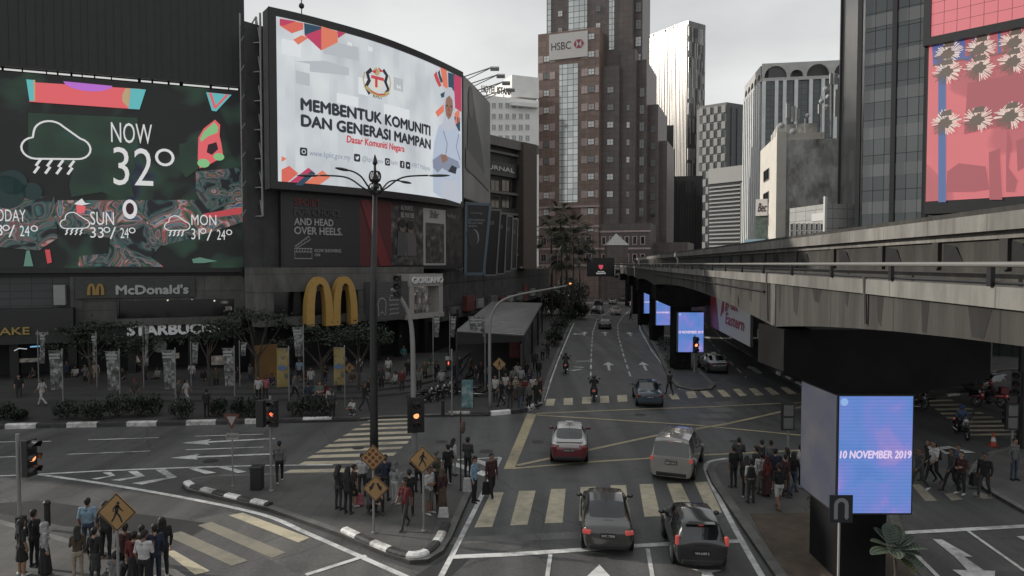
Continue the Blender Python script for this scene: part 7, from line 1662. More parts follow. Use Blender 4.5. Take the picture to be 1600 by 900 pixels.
# ================================================================ trees, palms and shrubs
bark = pbr('bark', (.06, .05, .042), .9, var=.35, vscale=4, vz=.3, bump=.5)
leaf_a = leafmat('leaf_dark_green', (.014, .022, .014), (.036, .05, .03)); leaf_b = leafmat('leaf_dull_green', (.013, .02, .014), (.034, .048, .032)); leaf_c = leafmat('palm_leaf', (.022, .03, .018), (.06, .07, .04))
def leaf(m, p, d, up, l, w_):
    s_ = d.cross(up)
    if s_.length < 1e-3: s_ = Vector((1, 0, 0))
    s_ = s_.normalized() * w_ / 2; t = p + d * l; mid = p + d * l * .5 + up * l * .08
    m.face([p, mid - s_, t, mid + s_])
def rnd_dir(zb=0.0):
    v = Vector((random.gauss(0, 1), random.gauss(0, 1), random.gauss(0, .7) + zb)); return v.normalized()
def tree(base, h, crown, label, group, n=70, seed=1, mat=None, per=42, lsz=.3, th=.12):
    """crown: list of (centre offset, radii) of the spreading limbs' foliage layers"""
    random.seed(seed); k = thing('tree', base, label, 'tree', group); m = MB(); z0 = h
    m.tube(smooth_line([base - Vector((0, 0, .1)), base + Vector((.08, 0, h * .5)), base + Vector((-.05, .05, h))], 3), [th * (1 - .5 * i / 6) for i in range(7)], 8)
    for c, r in crown:
        c = Vector(c); m.tube([base + Vector((0, 0, h * random.uniform(.6, .95))), base + c * .55 + Vector((0, 0, h * .35)), base + c], [th * .5, th * .3, .02], 6)
    m.build('trunk', bark, k); m = MB()
    for c, r in crown:
        for _ in range(n // len(crown)):
            v = rnd_dir(); q = base + Vector(c) + Vector((v.x * r[0], v.y * r[1], v.z * r[2])) * random.random() ** .45
            for _ in range(per // 2):
                d = rnd_dir(-.1); o = Vector((random.gauss(0, .3), random.gauss(0, .3), random.gauss(0, .13))); up = rnd_dir(1.2)
                leaf(m, q + o, d, up, lsz * random.uniform(.6, 1.2), lsz * .55)
    m.build('crown', mat or leaf_a, k)
gt = 'small trees in front of the shops'
def layers(w_, d_, z, k=7):
    out = []
    for i in range(k): out.append(((random.uniform(-1, 1) * w_, random.uniform(-1, 1) * d_, z + random.uniform(-.7, .7)), (random.uniform(1.0, 1.7), random.uniform(.7, 1.1), random.uniform(.16, .3))))
    return out
random.seed(11)
for x, yb, wz, cz, lab, sd in ((140, 600, 1.7, 3.6, 'dark tree with loose leaves before the left end of the coffee shop', 3), (222, 603, 1.6, 3.0, 'dark tree spreading below the first coffee letters', 4), (325, 604, 1.5, 3.9, 'dark tree whose leaves cover the last coffee letters', 5), (402, 602, 1.8, 4.4, 'dark tree between the coffee lettering and the golden arch', 6),
                             (502, 606, 2.2, 3.6, 'low dark tree under the golden arch', 7), (560, 606, 1.8, 3.7, 'low dark tree right of the golden arch, by the tall black lamp', 8)):
    b_ = G(x, yb, .6); tree(b_, 2.2, layers(wz, 1.0, cz, 7), lab, gt, n=44 if 300 < x < 340 else 60, seed=sd, lsz=.24)
# palms at the end of the street
def palm(base, h, label, seed, fr=36, L_=2.6):
    random.seed(seed); k = thing('palm_tree', base, label, 'palm tree', 'palms before the brown tower'); m = MB(); top = base + Vector((random.uniform(-.3, .3), 0, h))
    m.tube([base, base.lerp(top, .5) + Vector((.1, 0, 0)), top], [.22, .17, .13], 8); m.build('trunk', bark, k); m = MB()
    for i in range(fr):
        a = random.uniform(0, 6.28); el = random.uniform(-.9, 1.3); d = Vector((math.cos(a) * math.cos(el), math.sin(a) * math.cos(el), math.sin(el)))
        stem = [top + d * L_ * t + Vector((0, 0, -L_ * .38 * t * t)) for t in (0, .25, .5, .75, 1)]
        m.tube(stem[:4], [.03, .025, .02, .015], 4)
        e = stem[3]; dd = (stem[4] - stem[2]).normalized(); side = dd.cross(Vector((0, 0, 1))).normalized()
        for j in range(21):               # fan blade
            t = (j - 10) / 10; v = (dd * math.cos(t * 1.7) + side * math.sin(t * 1.7)).normalized(); leaf(m, e, (v + Vector((0, 0, -.25 * abs(t)))).normalized(), Vector((0, 0, 1)), L_ * .5 * random.uniform(.8, 1.15), .12)
    m.build('crown', leaf_c, k)
for x, D, yt, lab, sd in ((877, 118, 330, 'tallest fan palm before the brown tower', 1), (893, 112, 352, 'dense fan palm beside the tallest one', 2), (905, 120, 372, 'short fan palm at the tower podium', 3), (862, 116, 352, 'slender fan palm at the edge of the dark office block', 4), (884, 108, 378, 'low bushy fan palm above the street corner', 5)):
    b_ = at(x, 470, D); b_.z = .1; palm(b_, at(x, yt, D).z - 1.0, lab, sd, L_=3.4)
# dark clipped hedge and bushes where the street bends
def bush(base, r, label, seed, group, mat=None, n=420, name='shrub', lsz=.22):
    random.seed(seed); k = thing(name, base, label, 'shrub', group); m = MB()
    for i in range(6):
        a = i * 1.05; m.tube([base, base + Vector((math.cos(a) * r[0] * .4, math.sin(a) * r[1] * .4, r[2] * .9))], [.03, .012], 5)
    m.build('stem', bark, k); m = MB()
    for _ in range(n):
        v = rnd_dir(.3); q = base + Vector((v.x * r[0], v.y * r[1], r[2] * .75 + v.z * r[2] * .8)) * 1; q = base + (q - base) * random.uniform(.55, 1.05)
        q.z = max(q.z, base.z + .03); leaf(m, q, (rnd_dir(.5) + (q - base).normalized()).normalized(), Vector((0, 0, 1)), lsz * random.uniform(.7, 1.3), lsz * .42)
    m.build('foliage', mat or leaf_b, k)
sp_ = [(6, 655, .9, .6, 'dark shrub at the left end of the kerb'), (30, 657, .5, .35, 'tiny low shrub near the left end of the kerb'), (105, 655, 1.0, .65, 'dark shrub below the first grey banner'), (146, 656, .9, .7, 'dark shrub before the second grey banner pole'), (183, 652, 1.0, .9, 'tall dark shrub beside the second banner'), (214, 652, .9, .85, 'dark shrub below the child in red cap'),
       (238, 649, .8, .8, 'spiky dark shrub before the strolling couple'), (284, 655, .9, .8, 'dark shrub between the couple and the third banner'), (342, 650, .7, .7, 'dark shrub left of the give way sign'), (372, 651, .6, .7, 'slim dark shrub right of the give way sign'), (396, 655, .7, .9, 'dark shrub close to the twin traffic light'), (470, 650, 1.1, .7, 'low dark shrub under the yellow banner'), (505, 648, .9, .7, 'low dark shrub between the yellow banners')]
for i, (x, y, r_, h_, lab) in enumerate(sp_): bush(G(x, y, .13), (r_ * .75, .45, h_), lab, 40 + i, 'shrubs along the plaza kerb')
for i, (x, y, r_, h_, lab) in enumerate(((906, 497, 2.2, 1.6, 'dark clipped bush where the street bends'), (893, 503, 1.4, 1.5, 'dark bush next to the left pavement bend'), (880, 520, 1.2, 1.3, 'dark hedge clump on the left pavement'), (872, 540, 1.0, 1.2, 'dark hedge clump near the pavilion'), (880, 486, 3.0, 3.4, 'tall dark bush at the foot of the palms'), (868, 492, 2.6, 2.6, 'dark bush between the shops and the palms'), (893, 484, 2.4, 4.2, 'tall dark bush mass under the tallest palm'), (905, 478, 3.0, 3.6, 'dark bush mass before the tower podium'))): bush(G(x - 6, y, .13), (r_, r_, h_), lab, 70 + i, 'bushes along the left pavement', leaf_a, 1500 if r_ > 2 else 700, lsz=.5 if r_ > 2 else .3)
for i, (x, y, lab) in enumerate(((1023, 520, 'planting on the median before the third pier'), (1040, 548, 'planting on the median before the second pier'), (1056, 575, 'planting on the median before the nearest median pier'))): bush(G(x, y, .13), (.9, 1.4, .9), lab, 80 + i, 'median shrubs', leaf_a, 420)
# big leaved plant on the soil island
random.seed(5); b_ = at(1397, 925, 18.6); b_.z = .14; k = thing('leafy_plant', b_, 'broad leaved plant growing on the soil in front of the near pier', 'plant')
top = at(1397, 862, 18.6); m = MB(); m.tube([b_, b_.lerp(top, .5) + Vector((.05, 0, 0)), top], [.05, .045, .035], 8); m.build('stem', bark, k)
def big_leaf(name, p, d, l, w_, mat, droop=.18):
    d = Vector(d).normalized(); s_ = d.cross(Vector((0, 0, 1))).normalized(); m = MB(); n = 8; rows = []
    for i in range(n + 1):
        t = i / n; c = p + d * l * t + Vector((0, 0, -droop * l * t * t + .04)); ww = 1.25 * w_ * (math.sin(math.pi * min(1, t * .86 + .12)) ** .6)
        rows.append([c - s_ * ww * .5 + Vector((0, 0, .10 * ww)), c - s_ * ww * .25 + Vector((0, 0, .05 * ww)), c, c + s_ * ww * .25 + Vector((0, 0, .05 * ww)), c + s_ * ww * .5 + Vector((0, 0, .10 * ww))])
    for i in range(n):
        for j in range(4): m.face([rows[i][j], rows[i][j + 1], rows[i + 1][j + 1], rows[i + 1][j]])
    m.tube([top, p], .015, 5); o = m.build(name, mat, k, smooth=True); o.modifiers.new('thickness', 'SOLIDIFY').thickness = .006
bl = leafmat('broad_leaf', (.05, .072, .05), (.10, .125, .085)); bl2 = leafmat('yellowing_leaf', (.10, .12, .04), (.17, .17, .07))
for ang, el, l, w_, mt in ((200, .15, .62, .36, bl), (150, .9, .6, .4, bl), (60, .9, .62, .42, bl), (100, 1.2, .6, .4, bl), (-15, .3, .66, .36, bl), (20, .55, .6, .38, bl), (-50, -.2, .55, .34, bl), (250, .2, .5, .32, bl), (300, -.5, .5, .26, bl2), (175, .5, .5, .32, bl), (330, .1, .5, .3, bl), (230, .6, .5, .34, bl)):
    d = Vector((math.cos(R(ang)) * math.cos(el), math.sin(R(ang)) * math.cos(el), math.sin(el))); big_leaf('leaf', top + d * .16, d, l * 1.1, w_, mt)
b_ = G(1270, 838, .14); k = thing('dead_sapling', b_, 'thin dry sapling beside the pier on the bare soil', 'plant'); m = MB(); t_ = b_ + Vector((.05, 0, 1.15)); m.tube([b_, t_], [.025, .015], 6); m.build('stem', bark, k); m = MB(); random.seed(9)
for _ in range(60): leaf(m, t_ + Vector((random.gauss(0, .1), random.gauss(0, .1), random.gauss(0, .12))), rnd_dir(-.3), rnd_dir(1), .16, .06)
m.build('foliage', leafmat('dry_leaf', (.05, .045, .03), (.10, .09, .06)), k)
# rooftop antennas above the stained block
def antenna(px, yb, yt, D, label, dishes=(), panels=()):
    b_ = at(px, yb, D); t_ = at(px, yt, D); k = thing('antenna_mast', b_, label, 'antenna', 'antennas on the stained block'); m = MB(); m.tube([b_, t_], .1, 6); m.build('mast', M['steel'], k)
    for x, y, r_ in dishes: m = MB(); m.lathe([(.02, .2), (r_ * .5, .12), (r_, 0), (r_, -.12)], at(x, y, D - .3), 14, M=Matrix.Rotation(R(80), 3, 'X')); m.build('dish', pbr('dish_white', (.5, .5, .49), .5), k)
    for x, y0, y1 in panels: m = MB(); q, r_ = at(x, y0, D - .3), at(x, y1, D - .3); m.bx(q.x - .22, q.x + .22, q.y - .15, q.y + .1, r_.z, q.z); m.build('panel_antenna', pbr('antenna_grey', (.42, .42, .41), .5), k)
antenna(1229, 216, 160, 97, 'antenna mast at the left edge of the stained roof', panels=((1231, 162, 184), (1240, 166, 190)), dishes=((1221, 196, .45),))
antenna(1245, 214, 168, 97, 'antenna mast second from the left on the stained roof', panels=((1247, 170, 186),), dishes=((1262, 180, .3),))
antenna(1258, 214, 185, 97, 'short bare antenna mast in the middle of the stained roof', dishes=((1240, 205, .5),))
antenna(1283, 214, 150, 96, 'dish carrying antenna mast near the right roof corner', panels=((1281, 163, 178),), dishes=((1284, 158, .35), (1292, 167, .4), (1293, 152, .25)))
antenna(1298, 214, 112, 96, 'tallest antenna mast beside the black glass tower', panels=((1299, 115, 131), (1306, 115, 132), (1307, 140, 182)), dishes=((1291, 139, .4), (1294, 150, .25)))
# ================================================================ people
HUES = {'black': (.012, .012, .013), 'charcoal': (.032, .032, .034), 'grey': (.11, .11, .11), 'pale grey': (.27, .27, .27), 'white': (.42, .42, .415), 'light blue': (.20, .30, .38), 'blue': (.05, .085, .15), 'navy': (.018, .024, .045), 'denim': (.04, .055, .085), 'red': (.11, .02, .02), 'maroon': (.045, .015, .017),
        'brown': (.075, .052, .036), 'olive': (.06, .058, .035), 'green': (.03, .07, .05), 'teal': (.03, .15, .15), 'pink': (.36, .12, .14), 'beige': (.28, .235, .18), 'plaid': (.05, .048, .05)}
_cl = {}
def cloth(n_):
    if n_ not in _cl: _cl[n_] = pbr('cloth_' + n_.replace(' ', '_'), HUES[n_], .85, var=.3, vscale=9, bump=.35, bscale=11)
    return _cl[n_]
skins = [pbr('skin_tone', c, .55, var=.06, vscale=8) for c in ((.25, .145, .095), (.19, .10, .065), (.32, .20, .14))]; hair_m = pbr('black_hair', (.010, .009, .009), .7, var=.3, vscale=30); eye_m = pbr('eye_dark', (.02, .015, .012), .4); lip_m = pbr('lip', (.16, .06, .05), .5)
class Fig:
    def __init__(s): s.c = []          # capsules: p, q, r1, r2, material slot
    def cap(s, p, q, r1, r2, t): s.c.append((Vector(p), Vector(q), r1, r2, t)); return s
    def mesh(s, name, vox):
        m = MB()
        for p, q, r1, r2, t in s.c:
            ax = q - p; L_ = ax.length
            if L_ < 1e-5: m.ell(p, r1, 12, 8); continue
            M3 = ax.to_track_quat('Z', 'Y').to_matrix(); pr = [(r1 * math.sin(a), -r1 * math.cos(a)) for a in (.15, .5, .9, 1.3, 1.57)] + [(r2 * math.sin(a), L_ - r2 * math.cos(a)) for a in (1.57, 1.9, 2.3, 2.7, 2.99)]
            m.lathe(pr, p, 12, M=M3)
        o = m.build('lump', skins[0]); base = o.location.copy(); md = o.modifiers.new('r', 'REMESH'); md.mode = 'VOXEL'; md.voxel_size = vox
        sm = o.modifiers.new('s', 'SMOOTH'); sm.iterations = 2; sm.factor = .5
        me = bpy.data.meshes.new_from_object(o.evaluated_get(bpy.context.evaluated_depsgraph_get())); bpy.data.objects.remove(o); me.name = name
        co = np.zeros(len(me.vertices) * 3); me.vertices.foreach_get('co', co); co = co.reshape(-1, 3) + np.array(base); me.vertices.foreach_set('co', co.ravel())
        me.polygons.foreach_set('use_smooth', [True] * len(me.polygons)); me.materials.clear()
        ct = np.zeros(len(me.polygons) * 3); me.update(); me.polygons.foreach_get('center', ct); ct = ct.reshape(-1, 3); best = np.full(len(ct), 1e9); tg = np.zeros(len(ct), int)
        for p, q, r1, r2, t in s.c:
            p_, d_ = np.array(p), np.array(q - p); l2 = max(1e-9, float(d_ @ d_)); u = np.clip(((ct - p_) @ d_) / l2, 0, 1); ds = np.linalg.norm(ct - p_ - u[:, None] * d_, axis=1) - (r1 + (r2 - r1) * u)
            w_ = ds < best; best[w_] = ds[w_]; tg[w_] = t
        if len(s.c) > 3 and name.startswith('body'):
            for _ in range(8): me.materials.append(None)
            me.polygons.foreach_set('material_index', tg)
        me.update(); return me
def hand(f, wr, d, n_):
    """palm, four fingers and a thumb at wrist wr, pointing along d, palm facing n_"""
    d = Vector(d).normalized(); n_ = Vector(n_); n_ = (n_ - d * n_.dot(d)).normalized(); s_ = d.cross(n_); wr = Vector(wr)
    for i in (-1, 0, 1): f.cap(wr + d * .01 + s_ * .012 * i, wr + d * .075 + s_ * .022 * i, .016, .014, 0)
    for i, l in enumerate((.062, .074, .07, .052)):
        b_ = wr + d * .085 + s_ * (.029 - .0195 * i); k_ = b_ + d * l * .55 + n_ * .012; f.cap(b_, k_, .0098, .009, 0); f.cap(k_, k_ + d * l * .35 + n_ * l * .35, .009, .008, 0)
    b_ = wr + d * .025 + s_ * .026; k_ = b_ + s_ * .03 + d * .03 + n_ * .012; f.cap(b_, k_, .012, .0105, 0); f.cap(k_, k_ + d * .03 + n_ * .008, .0105, .009, 0)
def figure(pose):
    """faces -Y; slots: 0 skin 1 top 2 bottom 3 shoe 4 eye 5 forearm 6 calf 7 lips"""
    f = Fig(); lean = Vector((0, 0, 0)); hz = .93; sw = .185; fem = pose in ('dress', 'skirt', 'robe', 'phone2')
    if fem: sw = .165
    sit = pose in ('sit', 'ride'); 
    if pose == 'sit': hz = .52
    if pose == 'ride': hz = .88; lean = Vector((0, -.12, 0))
    if pose == 'squat': hz = .26; lean = Vector((0, -.12, -.04))
    sh = Vector((0, 0, hz + .47)) + lean
    P_ = {s_: dict(hip=Vector((s_ * .09, 0, hz)), knee=Vector((s_ * .105, -.015, .5)), ank=Vector((s_ * .11, .01, .09)), sho=sh + Vector((s_ * sw, 0, 0)), elb=sh + Vector((s_ * (sw + .05), .03, -.28)), wri=sh + Vector((s_ * (sw + .045), -.04, -.52))) for s_ in (-1, 1)}
    hd = {s_: (Vector((0, -.15, -1)), Vector((-s_, 0, 0))) for s_ in (-1, 1)}; toe = {-1: Vector((-.03, -.17, 0)), 1: Vector((.03, -.17, 0))}; tilt = 0.0
    def arm(s_, e, w_, d, n_): P_[s_]['elb'] = sh + Vector((s_ * e[0], e[1], e[2])); P_[s_]['wri'] = sh + Vector((s_ * w_[0], w_[1], w_[2])); hd[s_] = (Vector((s_ * d[0], d[1], d[2])), Vector((s_ * n_[0], n_[1], n_[2])))
    def leg(s_, k_, a_): P_[s_]['knee'] = Vector(k_); P_[s_]['ank'] = Vector(a_)
    if pose in ('phone', 'phone2'): arm(1, (.21, -.06, -.27), (.08, -.26, -.16), (-.3, -.5, .6), (-.4, .6, .5)); tilt = -.35
    if pose == 'fold': arm(1, (.23, -.02, -.28), (.02, -.19, -.27), (-1, -.2, .1), (0, 1, 0)); arm(-1, (.23, -.02, -.28), (.02, -.18, -.33), (-1, -.2, 0), (0, 1, 0))
    if pose == 'hip': arm(1, (.33, .08, -.22), (.19, -.07, -.42), (-.8, -.2, -.4), (-1, 0, 0)); leg(-1, (-.12, -.05, .5), (-.15, -.01, .09))
    if pose in ('walk', 'walk2'):
        q = 1 if pose == 'walk' else -1
        leg(q, (q * .1, -.17, .52), (q * .1, -.29, .10)); leg(-q, (-q * .1, .04, .5), (-q * .09, .33, .16)); toe[-q] = Vector((0, -.13, -.10))
        arm(q, (.22, .12, -.27), (.21, .14, -.50), (0, .1, -1), (-1, 0, 0)); arm(-q, (.22, -.08, -.27), (.19, -.25, -.44), (0, -.6, -1), (-1, 0, 0))
    if pose == 'carry': arm(1, (.22, .0, -.28), (.25, -.02, -.54), (0, 0, -1), (-1, 0, 0)); leg(1, (.1, -.14, .51), (.1, -.22, .09)); leg(-1, (-.1, .03, .5), (-.1, .2, .11))
    if pose == 'sit':
        for s_ in (-1, 1): leg(s_, (s_ * .12, -.42, .5), (s_ * .12, -.44, .09)); arm(s_, (.22, -.08, -.27), (.11, -.30, -.36), (-.2, -1, -.3), (0, 0, -1))
        tilt = -.2
    if pose == 'ride':
        for s_ in (-1, 1): leg(s_, (s_ * .2, -.40, .66), (s_ * .19, -.22, .28)); arm(s_, (.27, -.18, -.26), (.28, -.46, -.30), (0, -1, -.1), (0, 0, -1))
    if pose == 'squat':
        for s_ in (-1, 1): leg(s_, (s_ * .17, -.36, .50), (s_ * .13, -.08, .09)); arm(s_, (.2, -.22, -.24), (.06, -.42, -.22), (-.4, -1, 0), (0, 0, -1))
    hip = Vector((0, 0, hz))
    for s_ in (-1, 1):
        p = P_[s_]; bt = 2
        f.cap(p['hip'] + Vector((0, 0, -.02)), p['knee'], .088, .06, bt); m_ = p['knee'].lerp(p['ank'], .35) + Vector((0, .015, 0)); f.cap(p['knee'], m_, .058, .056, 6); f.cap(m_, p['ank'], .056, .043, 6)
        a = p['ank']; f.cap(a + Vector((0, .03, -.045)), a + toe[s_] * .55 + Vector((0, 0, -.05)), .042, .04, 3); f.cap(a + toe[s_] * .55 + Vector((0, 0, -.05)), a + toe[s_] + Vector((0, 0, -.058)), .04, .03, 3)
        f.cap(p['sho'], p['elb'], .058, .047, 1); f.cap(p['elb'], p['wri'], .042, .031, 5); hand(f, p['wri'], *hd[s_])
        f.cap(sh + Vector((s_ * .05, .01, -.02)), p['sho'], .07, .062, 1)
        f.cap(hip + Vector((s_ * .055, 0, -.02)), hip + Vector((s_ * .05, 0, .14)) + lean * .3, .105 if not fem else .1, .1 if not fem else .085, 2 if False else 1)
        f.cap(hip + Vector((s_ * .045, 0, .14)) + lean * .3, sh + Vector((s_ * .085, .005, -.13)), .1 if not fem else .085, .105 if not fem else .09, 1); f.cap(sh + Vector((s_ * .085, .005, -.13)), sh + Vector((s_ * .09, .01, -.06)), .105 if not fem else .09, .075, 1)
        if fem: f.cap(sh + Vector((s_ * .07, -.07, -.17)), sh + Vector((s_ * .07, -.075, -.17)), .062, .062, 1)
        f.cap(hip + Vector((s_ * .06, .02, -.07)), hip + Vector((s_ * .06, .02, -.03)), .1, .1, 2)
    if pose in ('dress', 'robe'):
        for i in range(8):
            a = i * math.pi / 4; d = Vector((math.cos(a), math.sin(a) * .75, 0)); f.cap(hip + d * .05 + Vector((0, 0, .05)), Vector((0, 0, .16 if pose == 'robe' else .3)) + d * .17, .07, .055, 2)
        f.cap((0, 0, .7), (0, 0, .3), .12, .15, 2)
    if pose == 'skirt':
        for i in range(8): a = i * math.pi / 4; d = Vector((math.cos(a), math.sin(a) * .75, 0)); f.cap(hip + d * .05, Vector((0, 0, .5)) + d * .13, .075, .055, 2)
        f.cap((0, 0, .75), (0, 0, .55), .12, .12, 2)
    nk = sh + Vector((0, .0, .04)); hc = sh + Vector((0, -.02 + .12 * tilt * .3, .205)); f.cap(nk + Vector((0, .01, 0)), hc + Vector((0, .015, -.08)), .054, .05, 0)
    T = Matrix.Rotation(-tilt, 3, 'X'); H = lambda x, y, z: hc + T @ Vector((x, y, z))
    f.cap(H(0, .018, .03), H(0, -.012, .035), .088, .082, 0); f.cap(H(0, -.02, -.02), H(0, -.045, -.085), .072, .04, 0)
    for s_ in (-1, 1): f.cap(H(s_ * .078, .01, .0), H(s_ * .08, .012, -.035), .016, .011, 0); f.cap(H(s_ * .031, -.083, .008), H(s_ * .034, -.083, .008), .0125, .0125, 4); f.cap(H(s_ * .02, -.088, .035), H(s_ * .046, -.08, .036), .009, .007, 4)
    f.cap(H(0, -.088, .0), H(0, -.108, -.03), .011, .0145, 0); f.cap(H(-.018, -.083, -.062), H(.018, -.083, -.062), .009, .009, 7)
    return f, hc, tilt
HAIR = {}
def hair_mesh(st):
    if st in HAIR: return HAIR[st]
    f = Fig()
    f.cap((0, .028, .045), (0, .0, .055), .095, .086, 0); f.cap((0, .05, .0), (0, .045, -.04), .078, .06, 0)
    if st == 'long':
        for x in (-.06, -.02, .02, .06): f.cap((x, .06, .0), (x * 1.2, .095, -.30), .05, .03, 0)
        for s_ in (-1, 1): f.cap((s_ * .075, .01, .03), (s_ * .09, .03, -.2), .03, .02, 0)
    if st == 'bun': f.cap((0, .11, .06), (0, .13, .06), .045, .04, 0)
    if st == 'tail': f.cap((0, .1, .05), (0, .14, -.03), .035, .035, 0); f.cap((0, .14, -.03), (0, .12, -.2), .035, .012, 0)
    if st == 'veil':
        f = Fig(); f.cap((0, .03, .04), (0, .008, .05), .106, .098, 0); f.cap((0, .04, -.05), (0, .03, -.15), .095, .11, 0); f.cap((0, -.03, -.12), (0, -.02, -.2), .065, .11, 0)
        for s_ in (-1, 1): f.cap((s_ * .055, .01, -.04), (s_ * .1, .02, -.2), .06, .075, 0)
    if st == 'cap': f.cap((0, -.06, .065), (0, -.15, .05), .06, .045, 0) if False else [f.cap((x, -.08, .062), (x * .7, -.155, .05), .014, .01, 0) for x in (-.06, -.03, 0, .03, .06)]
    if st == 'helmet': f = Fig(); f.cap((0, .03, .04), (0, -.015, .045), .132, .125, 0); f.cap((0, .05, -.03), (0, .03, -.06), .11, .1, 0); [f.cap((x, -.1, .085), (x, -.15, .075), .015, .012, 0) for x in (-.06, 0, .06)]
    HAIR[st] = f.mesh('hair_' + st, .0125); return HAIR[st]
BODY = {}
helm_m = {'black': pbr('helmet_black', (.015, .015, .016), .2, coat=1), 'red': pbr('helmet_red', (.2, .02, .02), .2, coat=1), 'blue': pbr('helmet_blue', (.03, .06, .16), .2, coat=1)}
N_ = [0]
def person(px, py, pose, face, top, bot, hair, label, group=None, h=1.0, z=.13, at_=None, shoe=None):
    if pose not in BODY:
        f, hc, tl = figure(pose); BODY[pose] = (f.mesh('body_' + pose, .0095), hc, tl)
    me, hc, tl = BODY[pose]; loc = G(px, py, z) if at_ is None else Vector(at_)
    N_[0] += 1; i = N_[0]
    o = bpy.data.objects.new('person', me); COL.objects.link(o); o.location = loc; o.rotation_euler = (0, 0, R(face)); sc = h * (.94 if pose in ('dress', 'skirt', 'robe', 'phone2') else 1.0) * (1 + .025 * math.sin(i * 7.3)); wd = sc * (1 + .07 * math.sin(i * 3.1)) * (-1 if i % 2 and pose != 'ride' else 1); o.scale = (wd, abs(wd), sc)
    tag(o, label, 'person', group); long = top.endswith('*'); bare = bot.endswith('-'); t_ = cloth(top.rstrip('*')); b_ = cloth(bot.rstrip('-')); sk = skins[i % 3]
    for s_, m_ in zip(o.material_slots, (sk, t_, b_, cloth(shoe) if shoe else cloth(('black', 'white', 'charcoal', 'brown')[i % 4]), eye_m, t_ if long else sk, sk if bare else b_, lip_m)): s_.link = 'OBJECT'; s_.material = m_
    st, _, hcx = hair.partition(':'); me2 = hair_mesh(st)
    if not me2.materials: me2.materials.append(None)
    q = bpy.data.objects.new({'veil': 'headscarf', 'cap': 'cap', 'helmet': 'helmet'}.get(st, 'hair'), me2); COL.objects.link(q); q.parent = o; q.location = hc; q.rotation_euler = (-tl, 0, 0)
    q.material_slots[0].link = 'OBJECT'; q.material_slots[0].material = helm_m[hcx or 'black'] if st == 'helmet' else cloth(hcx or 'grey') if st in ('veil', 'cap') else hair_m
    return o
def wear(top, bot): return top.rstrip('*'), bot.rstrip('-')
def crowd(rows, group):
    for r in rows.strip().split('\n'):
        px, py, pose, face, top, bot, hair, lab = [x.strip() for x in r.split('|')]
        person(float(px), float(py), pose, float(face), top, bot, hair, lab, group)
crowd('''
437|755|walk|200|grey*|black|short|person in grey shirt bending along past the litter bin
529|796|phone2|150|black*|charcoal|long|woman in black holding a phone, leftmost in the island group
544|803|stand|160|black*|black|long|long haired person all in black beside the woman with phone
566|776|fold|200|white|charcoal|short|person in white shirt behind the studded diamond sign
554|791|skirt|120|maroon|black-|bun|woman in maroon with a pink shopping bag at her side
579|800|squat|40|plaid*|charcoal|short|person crouching low behind the two way arrow sign
593|797|sit|10|charcoal*|black|long|person sitting low beside the arrow sign post
602|782|fold|170|navy*|charcoal|cap:black|person in dark jacket and black cap right of the studded sign
617|788|phone2|130|pale grey*|white|veil:grey|woman in pale trousers and grey headscarf on the island
633|825|walk|330|red|charcoal|bun|person in red top stepping forward between the two sign posts
640|806|stand|190|black*|black|short|person in black behind the one in red top
654|770|hip|165|maroon*|black|short|tall person in dark red shirt by the foot of the curved mast
671|803|fold|60|white|grey-|short|person in white shirt and knee shorts right of the walking figure sign
679|797|stand|200|charcoal*|black|short|person in charcoal next to the white shirted one in shorts
691|801|robe|230|maroon*|brown|veil:brown|woman in long brown robe with white bag at her feet
681|770|phone|150|olive*|charcoal|cap:grey|person in olive shirt and grey cap beyond the amber sign
700|758|stand|215|black|black|short|slim person all in black near the tag post
708|743|phone2|140|white*|pale grey|long|woman in white behind the slim person in black
731|747|fold|150|charcoal*|black|short|person in charcoal waiting at the island tip
741|785|phone|70|light blue*|black|short|person in light blue shirt looking at a phone by the white suitcase
768|779|carry|35|maroon*|black|short|person in dark red trimmed jacket stepping onto the crossing with a black bag
''', 'people waiting on the central island')
crowd('''
1146|762|stand|200|black|black|short|person in black tee, leftmost on the right island
1154|745|fold|160|plaid*|charcoal|short|person in checked shirt behind the one in black tee
1173|786|stand|185|white|charcoal|short|youth in white shirt with a backpack on the right island
1166|778|phone2|150|black*|black|long|long haired woman in black beside the youth with backpack
1181|765|stand|215|charcoal*|black|short|tall person in charcoal in the middle of the right island group
1189|772|dress|170|white|grey|bun|woman in white top and grey skirt on the right island
1198|776|robe|200|red*|maroon|veil:maroon|woman in red with maroon headscarf on the right island
1211|766|stand|150|navy*|black|short|person in navy near the signal back box
1227|777|hip|110|maroon|charcoal|cap:black|person in maroon shirt and black cap on the right island
1217|796|carry|190|black|white-|tail|person in black top and white shorts, nearest of the right island group
1229|768|stand|220|white|denim|long|person in white tee and jeans behind the one in maroon
1251|762|fold|80|white*|black|short|person in white half hidden by the side of the large blue screen
1204|752|stand|180|grey*|charcoal|short|person in grey at the back of the right island group
1190|750|phone|170|charcoal|navy|short|person in dark tee at the back, left of the grey shirt
1240|772|walk|120|black*|denim|long|person in black walking toward the large blue screen
''', 'people waiting on the right island')
crowd('''
1436|766|walk|280|plaid*|charcoal|short|leading person in checked shirt on the right zebra, beside the large screen
1450|752|walk2|285|black*|black|short|person in black behind the one in white tee on the right zebra
1458|755|walk|285|white|black|tail|person in white tee with dark backpack on the right zebra
1486|768|walk2|275|charcoal*|black|bun|person in charcoal walking beside the carrier of a yellow bottle
1501|772|fold|300|maroon*|black|short|person in dark red top carrying something yellow on the right zebra
1497|758|walk|290|blue*|charcoal|short|person in blue shirt behind the pair on the right zebra
1538|776|carry|300|black*|charcoal|short|last person on the right zebra, in black with a dark sack
1584|750|stand|10|grey*|denim|short|person in grey jacket facing the road on the right corner pavement
''', 'people crossing the right arm')
